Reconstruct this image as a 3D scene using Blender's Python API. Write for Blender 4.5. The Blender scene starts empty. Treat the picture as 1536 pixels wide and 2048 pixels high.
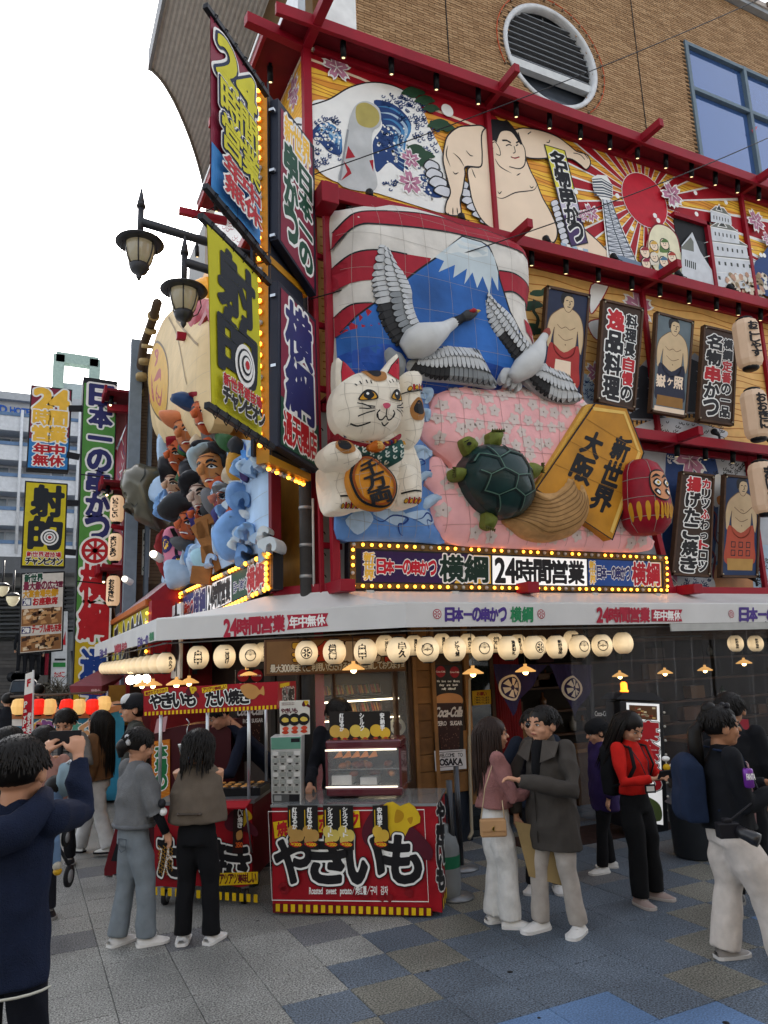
import bpy,bmesh,math,random
import numpy as np
from mathutils import Vector,Matrix,noise as mnoise
from mathutils.geometry import delaunay_2d_cdt
random.seed(7)
sc=bpy.context.scene
COL=sc.collection
# ------------------------------------------------------------------ camera
FPX=1480.0;CP,CY_,CR=map(math.radians,(11.45,26.0,2.18))
EYE=Vector((0,0,2.05))
_F=Vector((math.sin(CY_)*math.cos(CP),math.cos(CY_)*math.cos(CP),math.sin(CP)))
_R0=Vector((math.cos(CY_),-math.sin(CY_),0));_U0=_R0.cross(_F)
_R=_R0*math.cos(CR) - _U0*math.sin(CR);_U=_U0*math.cos(CR) + _R0*math.sin(CR)
cd=bpy.data.cameras.new('camera');cam=bpy.data.objects.new('camera',cd);COL.objects.link(cam)
cam.matrix_world=Matrix(((_R.x,_U.x,-_F.x,EYE.x),(_R.y,_U.y,-_F.y,EYE.y),(_R.z,_U.z,-_F.z,EYE.z),(0,0,0,1)))
cd.sensor_fit='VERTICAL';cd.sensor_height=36;cd.lens=36*FPX/2048;cd.clip_end=2000;cd.clip_start=.05
sc.camera=cam
# ------------------------------------------------------------------ sky, sun, exposure
SUN=Vector((math.sin(.42)*.84,math.cos(.42)*.84,.545)).normalized()
w=bpy.data.worlds.new('World');sc.world=w;w.use_nodes=True
nt=w.node_tree;bg=nt.nodes['Background'];sky=nt.nodes.new('ShaderNodeTexSky')
sky.sky_type='NISHITA';sky.sun_disc=False;sky.sun_elevation=math.asin(SUN.z);sky.sun_rotation=math.atan2(SUN.x,SUN.y)
sky.air_density=1.0;sky.dust_density=4.0;sky.ozone_density=1.0
hs=nt.nodes.new('ShaderNodeHueSaturation');hs.inputs['Saturation'].default_value=.32;nt.links.new(sky.outputs[0],hs.inputs['Color']);nt.links.new(hs.outputs[0],bg.inputs[0]);bg.inputs[1].default_value=0.13
sd=bpy.data.lights.new('sun','SUN');sd.energy=3.0;sd.angle=math.radians(.55);sd.color=(1,.93,.82)
so=bpy.data.objects.new('sun',sd);COL.objects.link(so);so.rotation_euler=SUN.to_track_quat('Z','Y').to_euler()
sc.view_settings.view_transform='Standard';sc.view_settings.look='None';sc.view_settings.gamma=1
sc.view_settings.use_curve_mapping=False;sc.view_settings.exposure=1.95
# ------------------------------------------------------------------ materials
def lin(h):
 v=[int(h[i:i+2],16)/255 for i in (0,2,4)]
 return tuple(c/12.92 if c<=.04045 else ((c+.055)/1.055)**2.4 for c in v)
_mats={}
def M(h,rough=.6,metal=0,emis=0,var=.10,ns=6,bump=0,bs=60,eh=None,alpha=1,trans=0,coat=0,name=None):
 """procedural material: base colour with soft mottling, optional grain relief"""
 key=(h,rough,metal,emis,var,ns,bump,bs,eh,alpha,trans,coat)
 if key in _mats:return _mats[key]
 m=bpy.data.materials.new(name or 'finish_'+h);m.use_nodes=True;n=m.node_tree.nodes;L=m.node_tree.links
 b=n['Principled BSDF'];c=lin(h)
 b.inputs['Roughness'].default_value=rough;b.inputs['Metallic'].default_value=metal
 b.inputs['Base Color'].default_value=(*c,1)
 if rough>.35 and not metal:b.inputs['Specular IOR Level'].default_value=.22
 if var:
  tc=n.new('ShaderNodeTexCoord');no=n.new('ShaderNodeTexNoise');no.inputs['Scale'].default_value=ns;no.inputs['Detail'].default_value=5
  L.new(tc.outputs['Object'],no.inputs['Vector'])
  mr=n.new('ShaderNodeMapRange');mr.inputs[1].default_value=.3;mr.inputs[2].default_value=.7;mr.inputs[3].default_value=1-var;mr.inputs[4].default_value=1+var
  L.new(no.outputs[0],mr.inputs[0])
  mx=n.new('ShaderNodeMix');mx.data_type='RGBA';mx.blend_type='MULTIPLY';mx.inputs[0].default_value=1
  mx.inputs[6].default_value=(*c,1);L.new(mr.outputs[0],mx.inputs[7]);L.new(mx.outputs[2],b.inputs['Base Color'])
 if bump:
  tc=n.new('ShaderNodeTexCoord');n2=n.new('ShaderNodeTexNoise');n2.inputs['Scale'].default_value=bs;n2.inputs['Detail'].default_value=4
  L.new(tc.outputs['Object'],n2.inputs['Vector'])
  bu=n.new('ShaderNodeBump');bu.inputs['Strength'].default_value=bump;bu.inputs['Distance'].default_value=.02
  L.new(n2.outputs[0],bu.inputs['Height']);L.new(bu.outputs[0],b.inputs['Normal'])
 if emis:
  b.inputs['Emission Color'].default_value=(*lin(eh or h),1);b.inputs['Emission Strength'].default_value=emis
 if alpha<1:b.inputs['Alpha'].default_value=alpha
 if trans:b.inputs['Transmission Weight'].default_value=trans
 if coat:b.inputs['Coat Weight'].default_value=coat
 _mats[key]=m;return m
def matof(c):
 return M(c) if isinstance(c,str) else c
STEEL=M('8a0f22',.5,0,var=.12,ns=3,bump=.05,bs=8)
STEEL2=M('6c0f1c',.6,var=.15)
BLK=M('14161a',.45)
CHROME=M('b8bcc0',.25,1,var=.05)
GREYM=M('7a7d80',.4,.6)
# ------------------------------------------------------------------ objects
ROOTM={}
def tag(o,label=None,cat=None,group=None,kind=None):
 if label:o['label']=label
 if cat:o['category']=cat
 if group:o['group']=group
 if kind:o['kind']=kind
 return o
def root(name,loc,rz=0,label=None,cat=None,group=None):
 o=bpy.data.objects.new(name,None);COL.objects.link(o);o.empty_display_size=.1
 o.location=loc;o.rotation_euler=(0,0,rz)
 ROOTM[o.name]=Matrix.Translation(Vector(loc))@Matrix.Rotation(rz,4,'Z')
 return tag(o,label,cat,group)
def dup(o,loc,rz=None,label=None):
 c=o.copy();COL.objects.link(c);c.location=loc
 if rz is not None:c.rotation_euler=(0,0,rz)
 if label:c['label']=label
 for ch in o.children:
  k=ch.copy();COL.objects.link(k);k.parent=c
  for g in ch.children:
   q=g.copy();COL.objects.link(q);q.parent=k
 return c
class MB:
 def __init__(s):s.v=[];s.f=[];s.m=[];s.sm=[];s.mats=[]
 def mi(s,mat):
  mat=matof(mat)
  if mat not in s.mats:s.mats.append(mat)
  return s.mats.index(mat)
 def add(s,vs,fs,mat,smooth=False):
  o=len(s.v);k=s.mi(mat);s.v+=[tuple(v) for v in vs]
  for f in fs:s.f.append(tuple(i+o for i in f));s.m.append(k);s.sm.append(smooth)
  return s
 def box(s,c,d,mat,rz=0,R=None):
  c=Vector(c);x,y,z=d[0]/2,d[1]/2,d[2]/2
  R=R or Matrix.Rotation(rz,3,'Z')
  vs=[c + R@Vector((a*x,b*y,e*z)) for a in (-1,1) for b in (-1,1) for e in (-1,1)]
  return s.add(vs,[(0,1,3,2),(4,6,7,5),(0,4,5,1),(2,3,7,6),(0,2,6,4),(1,5,7,3)],mat)
 def bb(s,a,b,mat):
  return s.box([(a[i]+b[i])/2 for i in range(3)],[abs(b[i]-a[i]) for i in range(3)],mat)
 def beam(s,a,b,w,h,mat,up=(0,0,1)):
  a,b=Vector(a),Vector(b);d=(b-a);L=d.length;d.normalize();u=Vector(up)
  if abs(d.dot(u))>.98:u=Vector((0,1,0))
  r=d.cross(u).normalized();u=r.cross(d)
  R=Matrix((d,r,u)).transposed()
  return s.box((a+b)/2,(L,w,h),mat,R=R)
 def tube(s,pts,r,mat,seg=8,caps=True,smooth=True,ell=None):
  pts=[Vector(p) for p in pts];n=len(pts);rs=r if isinstance(r,(list,tuple)) else [r]*n
  vs=[];pu=None
  for i,p in enumerate(pts):
   t=(pts[min(i+1,n-1)] - pts[max(i-1,0)]).normalized()
   if pu is None:
    pu=Vector((0,0,1)) if abs(t.z)<.9 else Vector((0,1,0))
   r_=t.cross(pu).normalized();pu=r_.cross(t).normalized()
   for k in range(seg):
    a=2*math.pi*k/seg;vs.append(p + (r_*math.cos(a) + pu*math.sin(a)*(ell or 1))*rs[i])
  fs=[(i*seg+k,i*seg+(k+1)%seg,(i+1)*seg+(k+1)%seg,(i+1)*seg+k) for i in range(n-1) for k in range(seg)]
  if caps:fs+=[tuple(range(seg))[::-1],tuple((n-1)*seg+k for k in range(seg))]
  return s.add(vs,fs,mat,smooth)
 def lathe(s,c,prof,mat,seg=20,sx=1,sy=1,smooth=True,R=None,caps=True):
  c=Vector(c);vs=[];n=len(prof)
  for r,z in prof:
   for k in range(seg):
    a=2*math.pi*k/seg;q=Vector((r*math.cos(a)*sx,r*math.sin(a)*sy,z))
    vs.append(c + (R@q if R else q))
  fs=[(i*seg+k,i*seg+(k+1)%seg,(i+1)*seg+(k+1)%seg,(i+1)*seg+k) for i in range(n-1) for k in range(seg)]
  if caps and prof[0][0]>1e-4:fs.append(tuple(range(seg))[::-1])
  if caps and prof[-1][0]>1e-4:fs.append(tuple((n-1)*seg+k for k in range(seg)))
  return s.add(vs,fs,mat,smooth)
 def sph(s,c,r,mat,seg=12,rings=8,R=None):
  r=(r,r,r) if isinstance(r,(int,float)) else r
  prof=[(max(math.sin(math.pi*i/rings),1e-5),-math.cos(math.pi*i/rings)) for i in range(rings+1)]
  c=Vector(c);vs=[]
  for a_,z in prof:
   for k in range(seg):
    a=2*math.pi*k/seg;q=Vector((a_*math.cos(a)*r[0],a_*math.sin(a)*r[1],z*r[2]));vs.append(c+(R@q if R else q))
  fs=[(i*seg+k,i*seg+(k+1)%seg,(i+1)*seg+(k+1)%seg,(i+1)*seg+k) for i in range(rings) for k in range(seg)]
  return s.add(vs,fs,mat,True)
 def ext(s,pts,n,d,mat):
  """polygon (3-D points) pushed along n by d"""
  n=Vector(n);pts=[Vector(p) for p in pts];k=len(pts)
  return s.add(pts + [p+n*d for p in pts],[tuple(range(k))[::-1],tuple(range(k,2*k))] + [(i,(i+1)%k,k+(i+1)%k,k+i) for i in range(k)],mat)
 def build(s,name,parent=None,world=True,bev=0):
  me=bpy.data.meshes.new(name);vs=s.v
  if parent is not None and world:
   inv=ROOTM[parent.name].inverted();A=np.array(inv)
   if len(vs):
    V=np.array(vs);V=V@A[:3,:3].T + A[:3,3];vs=V.tolist()
  me.from_pydata(vs,[],s.f)
  for m in s.mats:me.materials.append(m)
  me.polygons.foreach_set('material_index',s.m);me.polygons.foreach_set('use_smooth',s.sm);me.update()
  o=bpy.data.objects.new(name,me);COL.objects.link(o)
  if parent is not None:
   o.parent=parent;ROOTM[o.name]=ROOTM[parent.name]
  if bev:
   b=o.modifiers.new('bevel','BEVEL');b.width=bev;b.segments=2;b.limit_method='ANGLE';b.angle_limit=.6
  return o
def own(mesh_mb,name,label,cat,group=None,kind=None,bev=0):
 o=mesh_mb.build(name,None,bev=bev);ROOTM[o.name]=Matrix();return tag(o,label,cat,group,kind)
# ------------------------------------------------------------------ glyphs: outline taken from the font, thickened through a distance field
_gl={}
def contours(ch):
 if ch in _gl:return _gl[ch]
 c=bpy.data.curves.new('t','FONT');c.body=ch;c.size=1;c.resolution_u=3;c.fill_mode='NONE'
 o=bpy.data.objects.new('t',c);COL.objects.link(o);bpy.context.view_layer.update()
 me=bpy.data.meshes.new_from_object(o.evaluated_get(bpy.context.evaluated_depsgraph_get()))
 V=np.array([v.co[:2] for v in me.vertices]) if len(me.vertices) else np.zeros((0,2))
 E=np.array([e.vertices[:] for e in me.edges]) if len(me.edges) else np.zeros((0,2),int)
 bpy.data.objects.remove(o);bpy.data.curves.remove(c);bpy.data.meshes.remove(me)
 if len(V)==0:_gl[ch]=None;return None
 A,B=V[E[:,0]],V[E[:,1]];_gl[ch]=(A,B,V.min(0),V.max(0));return _gl[ch]
def sdf(P,A,B):
 d=B-A;L=np.maximum((d*d).sum(1),1e-12);ap=P[:,None]-A[None]
 t=np.clip((ap*d).sum(2)/L,0,1);q=ap - t[...,None]*d;dist=np.sqrt((q*q).sum(2)).min(1)
 y=P[:,1][:,None];c=(A[:,1]>y)!=(B[:,1]>y)
 xi=A[:,0]+(y-A[:,1])/np.where(np.abs(d[:,1])<1e-9,1e-9,d[:,1])*d[:,0]
 ins=((c & (P[:,0][:,None]<xi)).sum(1)%2)==1
 return np.where(ins,dist,-dist)
_gm={}
MSQ={1:(0,'a','d'),2:(1,'b','a'),3:(0,1,'b','d'),4:(2,'c','b'),5:(0,'a','b',2,'c','d'),6:(1,2,'c','a'),7:(0,1,2,'c','d'),
       8:(3,'d','c'),9:(0,'a','c',3),10:(1,'b','c',3,'d','a'),11:(0,1,'b','c',3),12:(2,3,'d','b'),13:(0,'a','b',2,3),14:(1,2,3,'d','a')}
def fieldmesh(F,xs,ys):
 """filled marching squares of F > 0 with interior runs merged"""
 ny,nx=F.shape;S=F>0;vs=[];fs=[]
 code=S[:-1,:-1]*1+S[:-1,1:]*2+S[1:,1:]*4+S[1:,:-1]*8
 for j in range(ny-1):
  i=0;row=code[j]
  while i<nx-1:
   c=row[i]
   if c==0:i+=1;continue
   if c==15:
    k=i
    while k<nx-1 and row[k]==15:k+=1
    o=len(vs);vs+=[(xs[i],ys[j]),(xs[k],ys[j]),(xs[k],ys[j+1]),(xs[i],ys[j+1])];fs.append((o,o+1,o+2,o+3));i=k;continue
   P={0:(xs[i],ys[j]),1:(xs[i+1],ys[j]),2:(xs[i+1],ys[j+1]),3:(xs[i],ys[j+1])}
   v={0:F[j,i],1:F[j,i+1],2:F[j+1,i+1],3:F[j+1,i]}
   out=[]
   for q in MSQ[c]:
    if isinstance(q,int):out.append(P[q])
    else:
     a,b={'a':(0,1),'b':(1,2),'c':(2,3),'d':(3,0)}[q];t=v[a]/(v[a]-v[b])
     out.append((P[a][0]+(P[b][0]-P[a][0])*t,P[a][1]+(P[b][1]-P[a][1])*t))
   o=len(vs);vs+=out;fs.append(tuple(range(o,o+len(out))));i+=1
 return np.array(vs) if vs else np.zeros((0,2)),fs
def glyph(ch,wgt,res):
 k=(ch,round(wgt,3),res)
 if k in _gm:return _gm[k]
 c=contours(ch)
 if c is None:_gm[k]=None;return None
 A,B,lo,hi=c;pad=max(wgt,0)+.03;n=res
 xs=np.linspace(lo[0]-pad,hi[0]+pad,n);ys=np.linspace(lo[1]-pad,hi[1]+pad,n)
 X,Y=np.meshgrid(xs,ys);F=(sdf(np.stack([X.ravel(),Y.ravel()],1),A,B)+wgt).reshape(n,n)
 V,fs=fieldmesh(F,xs,ys);_gm[k]=(V,fs,lo,hi);return _gm[k]
# ------------------------------------------------------------------ planes and flat or puffed artwork on them
class Plane:
 """a real plane in the place: origin O, horizontal direction u, vertical z (or v); n faces the street"""
 def __init__(s,O,u,v=(0,0,1),flip=False):
  s.O=Vector(O);s.u=Vector(u).normalized();s.v=Vector(v).normalized();s.n=s.u.cross(s.v).normalized()
  if flip:s.n=-s.n
 def at(s,x,y):
  d=_F + _R*((x-768)/FPX) - _U*((y-1024)/FPX);t=(s.O-EYE).dot(s.n)/d.dot(s.n);p=EYE+d*t-s.O
  return (p.dot(s.u),p.dot(s.v))
 def pt(s,a,b,h=0):return s.O + s.u*a + s.v*b + s.n*h
 def px(s,x,y,h=0):a,b=s.at(x,y);return s.pt(a,b,h)
def spl(pts,k=6,closed=True):
 """Catmull-Rom through pts"""
 n=len(pts);P=np.array(pts,float);out=[]
 for i in range(n if closed else n-1):
  g=(lambda j:P[j%n]) if closed else (lambda j:P[min(max(j,0),n-1)])
  a,b,c,d=g(i-1),g(i),g(i+1),g(i+2)
  for t in np.arange(k)/k:out.append(tuple(.5*(2*b+(c-a)*t+(2*a-5*b+4*c-d)*t*t+(3*b-a-3*c+d)*t**3)))
 if not closed:out.append(tuple(P[-1]))
 return out
def resample(pts,s,closed=True):
 P=np.array(pts,float);out=[]
 n=len(P)
 for i in range(n if closed else n-1):
  a,b=P[i],P[(i+1)%n];k=max(1,int(math.ceil(np.linalg.norm(b-a)/s)))
  for t in range(k):out.append(tuple(a+(b-a)*t/k))
 if not closed:out.append(tuple(P[-1]))
 return out
def fieldpts(pts):A=np.array(pts,float);return A,np.roll(A,-1,0)
def fillpoly(pts,s=None):
 """triangulate an outline, with interior points every s if given"""
 if s:pts=resample(pts,s)
 P=[Vector(p) for p in pts];n=len(P);extra=[]
 if s:
  A,B=fieldpts(pts);lo,hi=A.min(0),A.max(0)
  X,Y=np.meshgrid(np.arange(lo[0]+s/2,hi[0],s),np.arange(lo[1]+s/2,hi[1],s));Q=np.stack([X.ravel(),Y.ravel()],1)
  if len(Q):Q=Q[sdf(Q,A,B)>s*.45];extra=[Vector(q) for q in Q]
 r=delaunay_2d_cdt(P+extra,[],[list(range(n))],1,1e-6)
 return np.array([v[:] for v in r[0]]),[tuple(f) for f in r[2]]
def clip(poly,box):
 """Sutherland-Hodgman against a convex counter-clockwise polygon"""
 out=list(poly)
 for i in range(len(box)):
  a,b=box[i],box[(i+1)%len(box)];src=out;out=[]
  side=lambda p:(b[0]-a[0])*(p[1]-a[1])-(b[1]-a[1])*(p[0]-a[0])
  for k in range(len(src)):
   p,q=src[k],src[(k+1)%len(src)];sp,sq=side(p),side(q)
   if sp>=0:out.append(p)
   if (sp>=0)!=(sq>=0):t=sp/(sp-sq);out.append((p[0]+(q[0]-p[0])*t,p[1]+(q[1]-p[1])*t))
  if not out:return []
 return out
class Art:
 """paint, lettering and relief laid on a plane; coordinates are handed over in photo pixels and cast onto the plane"""
 def __init__(s,pl,base=.003,step=.00025,surf=None,sub=None,metric=False):
  s.pl=pl;s.h=base;s.step=step;s.mb=MB();s.surf=surf;s.sub=sub;s.metric=metric
  s.Q=None
 def within(s,quad):
  """draw in unit coordinates (x right, y down) inside a quad given in the outer coordinates"""
  s.Q=None
  if quad is None:return s
  if not isinstance(quad[0],(tuple,list)):x0,y0,x1,y1=quad;quad=[(x0,y0),(x1,y0),(x1,y1),(x0,y1)]
  q=np.array(s.c(quad));s.Q=q;return s
 def c(s,pts):
  if s.Q is not None:
   q=s.Q;return [tuple((1-x)*(1-y)*q[0]+x*(1-y)*q[1]+x*y*q[2]+(1-x)*y*q[3]) for x,y in pts]
  return [tuple(p) for p in pts] if s.metric else [s.pl.at(*p) for p in pts]
 def lay(s,V,fs,mat,smooth=False):
  V=np.array(V)
  if len(V)==0:return
  hh=s.surf(V) if s.surf is not None else np.zeros(len(V))
  s.mb.add([s.pl.pt(a,b,s.h+float(q)) for (a,b),q in zip(V,hh)],fs,mat,smooth)
 def up(s,k=1):s.h+=s.step*k
 def poly(s,pts,mat,up=True,raw=False):
  p=pts if raw else s.c(pts)
  if s.surf is not None:V,fs=fillpoly(p,s.sub or .06)
  else:V,fs=fillpoly(p)
  s.lay(V,fs,mat)
  if up:s.up()
 def blob(s,pts,mat,k=5,**kw):s.poly(spl(pts,k),mat,**kw)
 def line(s,pts,wd,mat,k=0,closed=False,taper=False,up=True,raw=False):
  """ribbon of width wd (metres)"""
  if k:pts=spl(pts,k,closed)
  p=pts if raw else s.c(pts)
  if s.surf is not None:p=resample(p,s.sub or .05,closed)
  P=np.array(p);n=len(P)
  if n<2:return
  T=(np.roll(P,-1,0)-np.roll(P,1,0)) if closed else np.gradient(P,axis=0)
  T /=np.maximum(np.linalg.norm(T,axis=1,keepdims=True),1e-9);N=np.stack([-T[:,1],T[:,0]],1)
  W=np.full(n,wd/2.)
  if taper:W=wd/2*np.maximum(np.sin(np.linspace(.12,math.pi-.12,n)),.15)
  V=np.empty((2*n,2));V[0::2]=P+N*W[:,None];V[1::2]=P-N*W[:,None]
  m=n if closed else n-1
  s.lay(V,[(2*i,2*i+1,(2*i+3)%(2*n),(2*i+2)%(2*n)) for i in range(m)],mat)
  if up:s.up()
 def dot(s,x,y,r,mat,n=14,sq=1,up=True):
  a,b=s.c([(x,y)])[0]
  s.poly([(a+r*math.cos(2*math.pi*i/n),b+r*sq*math.sin(2*math.pi*i/n)) for i in range(n)],mat,up=up,raw=True)
 def text(s,t,quad,mat,w=.03,out=(),vert=False,res=30,gap=.06,shear=0,uniform=False):
  """glyphs of t set in a quad (tl, tr, br, bl) or box (x0, y0, x1, y1)"""
  if not isinstance(quad[0],(tuple,list)):x0,y0,x1,y1=quad;quad=[(x0,y0),(x1,y0),(x1,y1),(x0,y1)]
  Q=np.array(s.c(quad));n=len(t)
  wd=[]
  for ch in t:
   g=contours(ch);wd.append(1. if vert or g is None else (max(.3,min(1.,(g[3][0]-g[2][0])+.12)) if uniform or ord(ch)<0x2000 else 1.))
  tot=sum(wd);layers=[(ww,m) for ww,m in out]+[(w,mat)]
  for ww,m in layers:
   x=0
   for i,ch in enumerate(t):
    cw=wd[i]/tot;g=glyph(ch,ww,res)
    if g is None or len(g[0])==0:x+=cw;continue
    V,fs,lo,hi=g;a0,a1=x+gap*cw/2,x+cw-gap*cw/2;x+=cw
    size=hi-lo
    if uniform or ord(ch)<0x2000 and not ch.isdigit() and not ch.isupper():
     ux=(V[:,0]-lo[0])/max(size[0],.05);uy=(V[:,1]+.22)/1.0
    elif ch in 'ーっゃュャァョゅょ・ィ/／・一':
     ux=(V[:,0]-lo[0]+.04)/(size[0]+.08);uy=(V[:,1]+.05)/.86
     if vert:ux=(V[:,0]-.04)/.92
    else:ux=(V[:,0]-lo[0])/size[0];uy=(V[:,1]-lo[1])/max(size[1],.3)
    if ch in 'ー' and vert:ux,uy=1-(V[:,1]-.25)/.3*.5-.25,.08+.84*(V[:,0]-lo[0])/size[0]
    if vert:U=.02+ux*.96;W=1-(a1-(a1-a0)*0-(a1-a0)*uy) if False else (1-a1)+(a1-a0)*uy
    else:U=a0+(a1-a0)*ux;W=uy
    U=U + shear*(W-.5)
    P=((1-U)*W)[:,None]*Q[0]+(U*W)[:,None]*Q[1]+(U*(1-W))[:,None]*Q[2]+((1-U)*(1-W))[:,None]*Q[3]
    s.lay(P,fs,m)
   s.up()
 def build(s,name,parent):return s.mb.build(name,parent)
def puff(mb,pl,outline,depth,mat,base=.02,s=.08,rim=.35,back=-.06,raw=False,wob=0,colf=None):
 """inflated panel over a plane region; returns its height function"""
 p=list(outline) if raw else [pl.at(*q) for q in outline]
 A,B=fieldpts(resample(p,s));
 def hf(V):
  V=np.asarray(V,float);d=np.maximum(sdf(V,A,B),0);t=np.clip(d/rim,0,1);h=base+depth*np.sqrt(np.maximum(1-(1-t)**2,0))
  if wob:h=h+wob*np.sin(V[:,0]*9)*np.cos(V[:,1]*7)*t
  return h
 V,fs=fillpoly([tuple(a) for a in A],s);H=hf(V)
 mb.add([pl.pt(a,b,h) for (a,b),h in zip(V,H)],fs,mat,True)
 n=len(A);mb.add([pl.pt(a,b,base) for a,b in A]+[pl.pt(a,b,back) for a,b in A],[(i,(i+1)%n,n+(i+1)%n,n+i) for i in range(n)],mat)
 return hf
# ================================================================== SETTING
def granite(h,sp=.68,sc_=260,rough=.62):
 m=bpy.data.materials.new('granite_'+h);m.use_nodes=True;n=m.node_tree.nodes;L=m.node_tree.links;b=n['Principled BSDF']
 geo=n.new('ShaderNodeNewGeometry');n1=n.new('ShaderNodeTexNoise');n1.inputs['Scale'].default_value=sc_/3;n1.inputs['Detail'].default_value=3
 n2=n.new('ShaderNodeTexNoise');n2.inputs['Scale'].default_value=1.3;n2.inputs['Detail'].default_value=6
 oi=n.new('ShaderNodeObjectInfo')
 L.new(geo.outputs['Position'],n1.inputs['Vector']);L.new(geo.outputs['Position'],n2.inputs['Vector'])
 cr=n.new('ShaderNodeValToRGB');e=cr.color_ramp.elements;c=lin(h)
 e[0].position=.36;e[0].color=(*[x*(1-sp) for x in c],1);e[1].position=.66;e[1].color=(*[min(1,x*(1+sp*1.5)) for x in c],1)
 L.new(n1.outputs[0],cr.inputs[0])
 mr=n.new('ShaderNodeMapRange');mr.inputs[1].default_value=.3;mr.inputs[2].default_value=.7;mr.inputs[3].default_value=.7;mr.inputs[4].default_value=1.2
 L.new(n2.outputs[0],mr.inputs[0])
 m2=n.new('ShaderNodeMapRange');m2.inputs[3].default_value=.88;m2.inputs[4].default_value=1.1;L.new(oi.outputs['Random'],m2.inputs[0])
 mu=n.new('ShaderNodeMath');mu.operation='MULTIPLY';L.new(mr.outputs[0],mu.inputs[0]);L.new(m2.outputs[0],mu.inputs[1])
 mx=n.new('ShaderNodeMix');mx.data_type='RGBA';mx.blend_type='MULTIPLY';mx.inputs[0].default_value=1
 L.new(cr.outputs[0],mx.inputs[6]);L.new(mu.outputs[0],mx.inputs[7]);L.new(mx.outputs[2],b.inputs['Base Color'])
 b.inputs['Roughness'].default_value=rough;b.inputs['Specular IOR Level'].default_value=.3
 bu=n.new('ShaderNodeBump');bu.inputs['Strength'].default_value=.35;bu.inputs['Distance'].default_value=.004;L.new(n1.outputs[0],bu.inputs['Height']);L.new(bu.outputs[0],b.inputs['Normal'])
 return m
G_GREY,G_BLUE,G_BEIGE,G_SKY,G_DARK=granite('787874'),granite('4f5862'),granite('68675f'),granite('587396',.25),granite('5c5d5f')
def tilemat(i,j):
 d=i-j
 if j<=0 and (i,j) in ((3,0),(2,0),(3,-1),(4,-1),(2,-1),(1,-1)):return G_SKY
 if d==-1 and i>=-1:return G_BEIGE
 if d==-2 and i>=-1:return G_BLUE
 if d<-2:return G_GREY if (i*7+j*3)%11 else G_DARK
 if d==5:return G_BEIGE
 if d in (6,7):return G_BLUE if d==6 else (G_SKY if (i+j)%3==0 else G_BEIGE)
 if d>7:return G_GREY if (i+2*j)%5 else G_BEIGE
 return G_BLUE if not (j>4 and (i+j)%4==0) else G_DARK
g=MB();g.add([(-300,-60,-.014),(500,-60,-.014),(500,600,-.014),(-300,600,-.014)],[(0,1,2,3)],G_DARK)
ground=g.build('ground');tag(ground,kind='structure');ROOTM['ground']=Matrix()
TX,TY,X0,Y0=.457,.427,1.55,3.60
def tile_mb(mat,x=0,y=0,mb=None):
 mb=mb or MB();j=.0022;ch=.003;a,b,c_,d=x+j,x+TX-j,y+j,y+TY-j
 v=[(a,c_,-.014),(b,c_,-.014),(b,d,-.014),(a,d,-.014),(a,c_,-ch),(b,c_,-ch),(b,d,-ch),(a,d,-ch),
         (a+ch,c_+ch,0),(b-ch,c_+ch,0),(b-ch,d-ch,0),(a+ch,d-ch,0)]
 return mb.add(v,[(k,(k+1)%4,4+(k+1)%4,4+k) for k in range(4)]+[(4+k,4+(k+1)%4,8+(k+1)%4,8+k) for k in range(4)]+[(8,9,10,11)],mat)
_tm={};cells=[]
for i in range(-14,30):
 for j in range(-6,45):
  x,y=X0+i*TX,Y0+j*TY
  a=math.atan2(x,y)-CY_
  if y>1.5 and abs(a)<.75:cells.append((math.hypot(x,y),i,j))
cells.sort();far_=MB()
for k,(d_,i,j) in enumerate(cells):
 mat=tilemat(i,j)
 if k<298:
  if mat not in _tm:
   o=tile_mb(mat).build('paving_tile',None);_tm[mat]=o.data;bpy.data.objects.remove(o)
  o=bpy.data.objects.new('paving_tile',_tm[mat]);COL.objects.link(o);o.parent=ground;o.location=(X0+i*TX,Y0+j*TY,random.uniform(-.0015,.001))
 else:tile_mb(mat,X0+i*TX,Y0+j*TY,far_)
o=far_.build('paving',ground);o['kind']='stuff'
o=None
# dark gum spots and a drain lid are part of the plaza's wear
s_=MB()
for (px,py,r) in ((1078,2036,.011),(855,1942,.012),(1452,2046,.02),(700,1850,.012),(515,1842,.012),(1020,1944,.02),(640,1990,.008)):
 P_=Plane((0,0,0),(1,0,0),(0,1,0));a,b=P_.at(px,py);s_.lathe((a,b,.001),[(r,0),(r*.9,.002)],M('1a1a1c'),10)
s_.build('gum_spot',ground)['kind']='stuff'

YM,YF,XM=7.9,7.5,2.96           # mural plane, front steel plane, left mural plane
XF=2.5
PM=Plane((0,YM,0),(1,0,0));PF=Plane((0,YF,0),(1,0,0));PLM=Plane((XM,0,0),(0,-1,0));PLF=Plane((XF,0,0),(0,-1,0))
ZT,Z2,Z1,ZB=10.1,7.7,5.1,2.86
rest=root('restaurant_building',(XM,YM,0),0,'corner restaurant clad in printed panels with red steel frames on three floors','restaurant')
XR=15.0;YL=14.6
b=MB()
b.bb((XM+.02,YM+.02,2.5),(XR,9.3,ZT-.05),M('3a3a3d'));b.bb((XM+.02,YM+.02,2.5),(XM+1.5,YL,ZT-.05),M('3a3a3d'))
b.build('core_wall',rest)
def panel(pts,name='mural_panel',mat=M('c8872f'),pl=PM):
 m=MB();m.ext([pl.pt(a,z,0) for a,z in pts],pl.n,-.015,mat);return m.build(name,rest)
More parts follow.
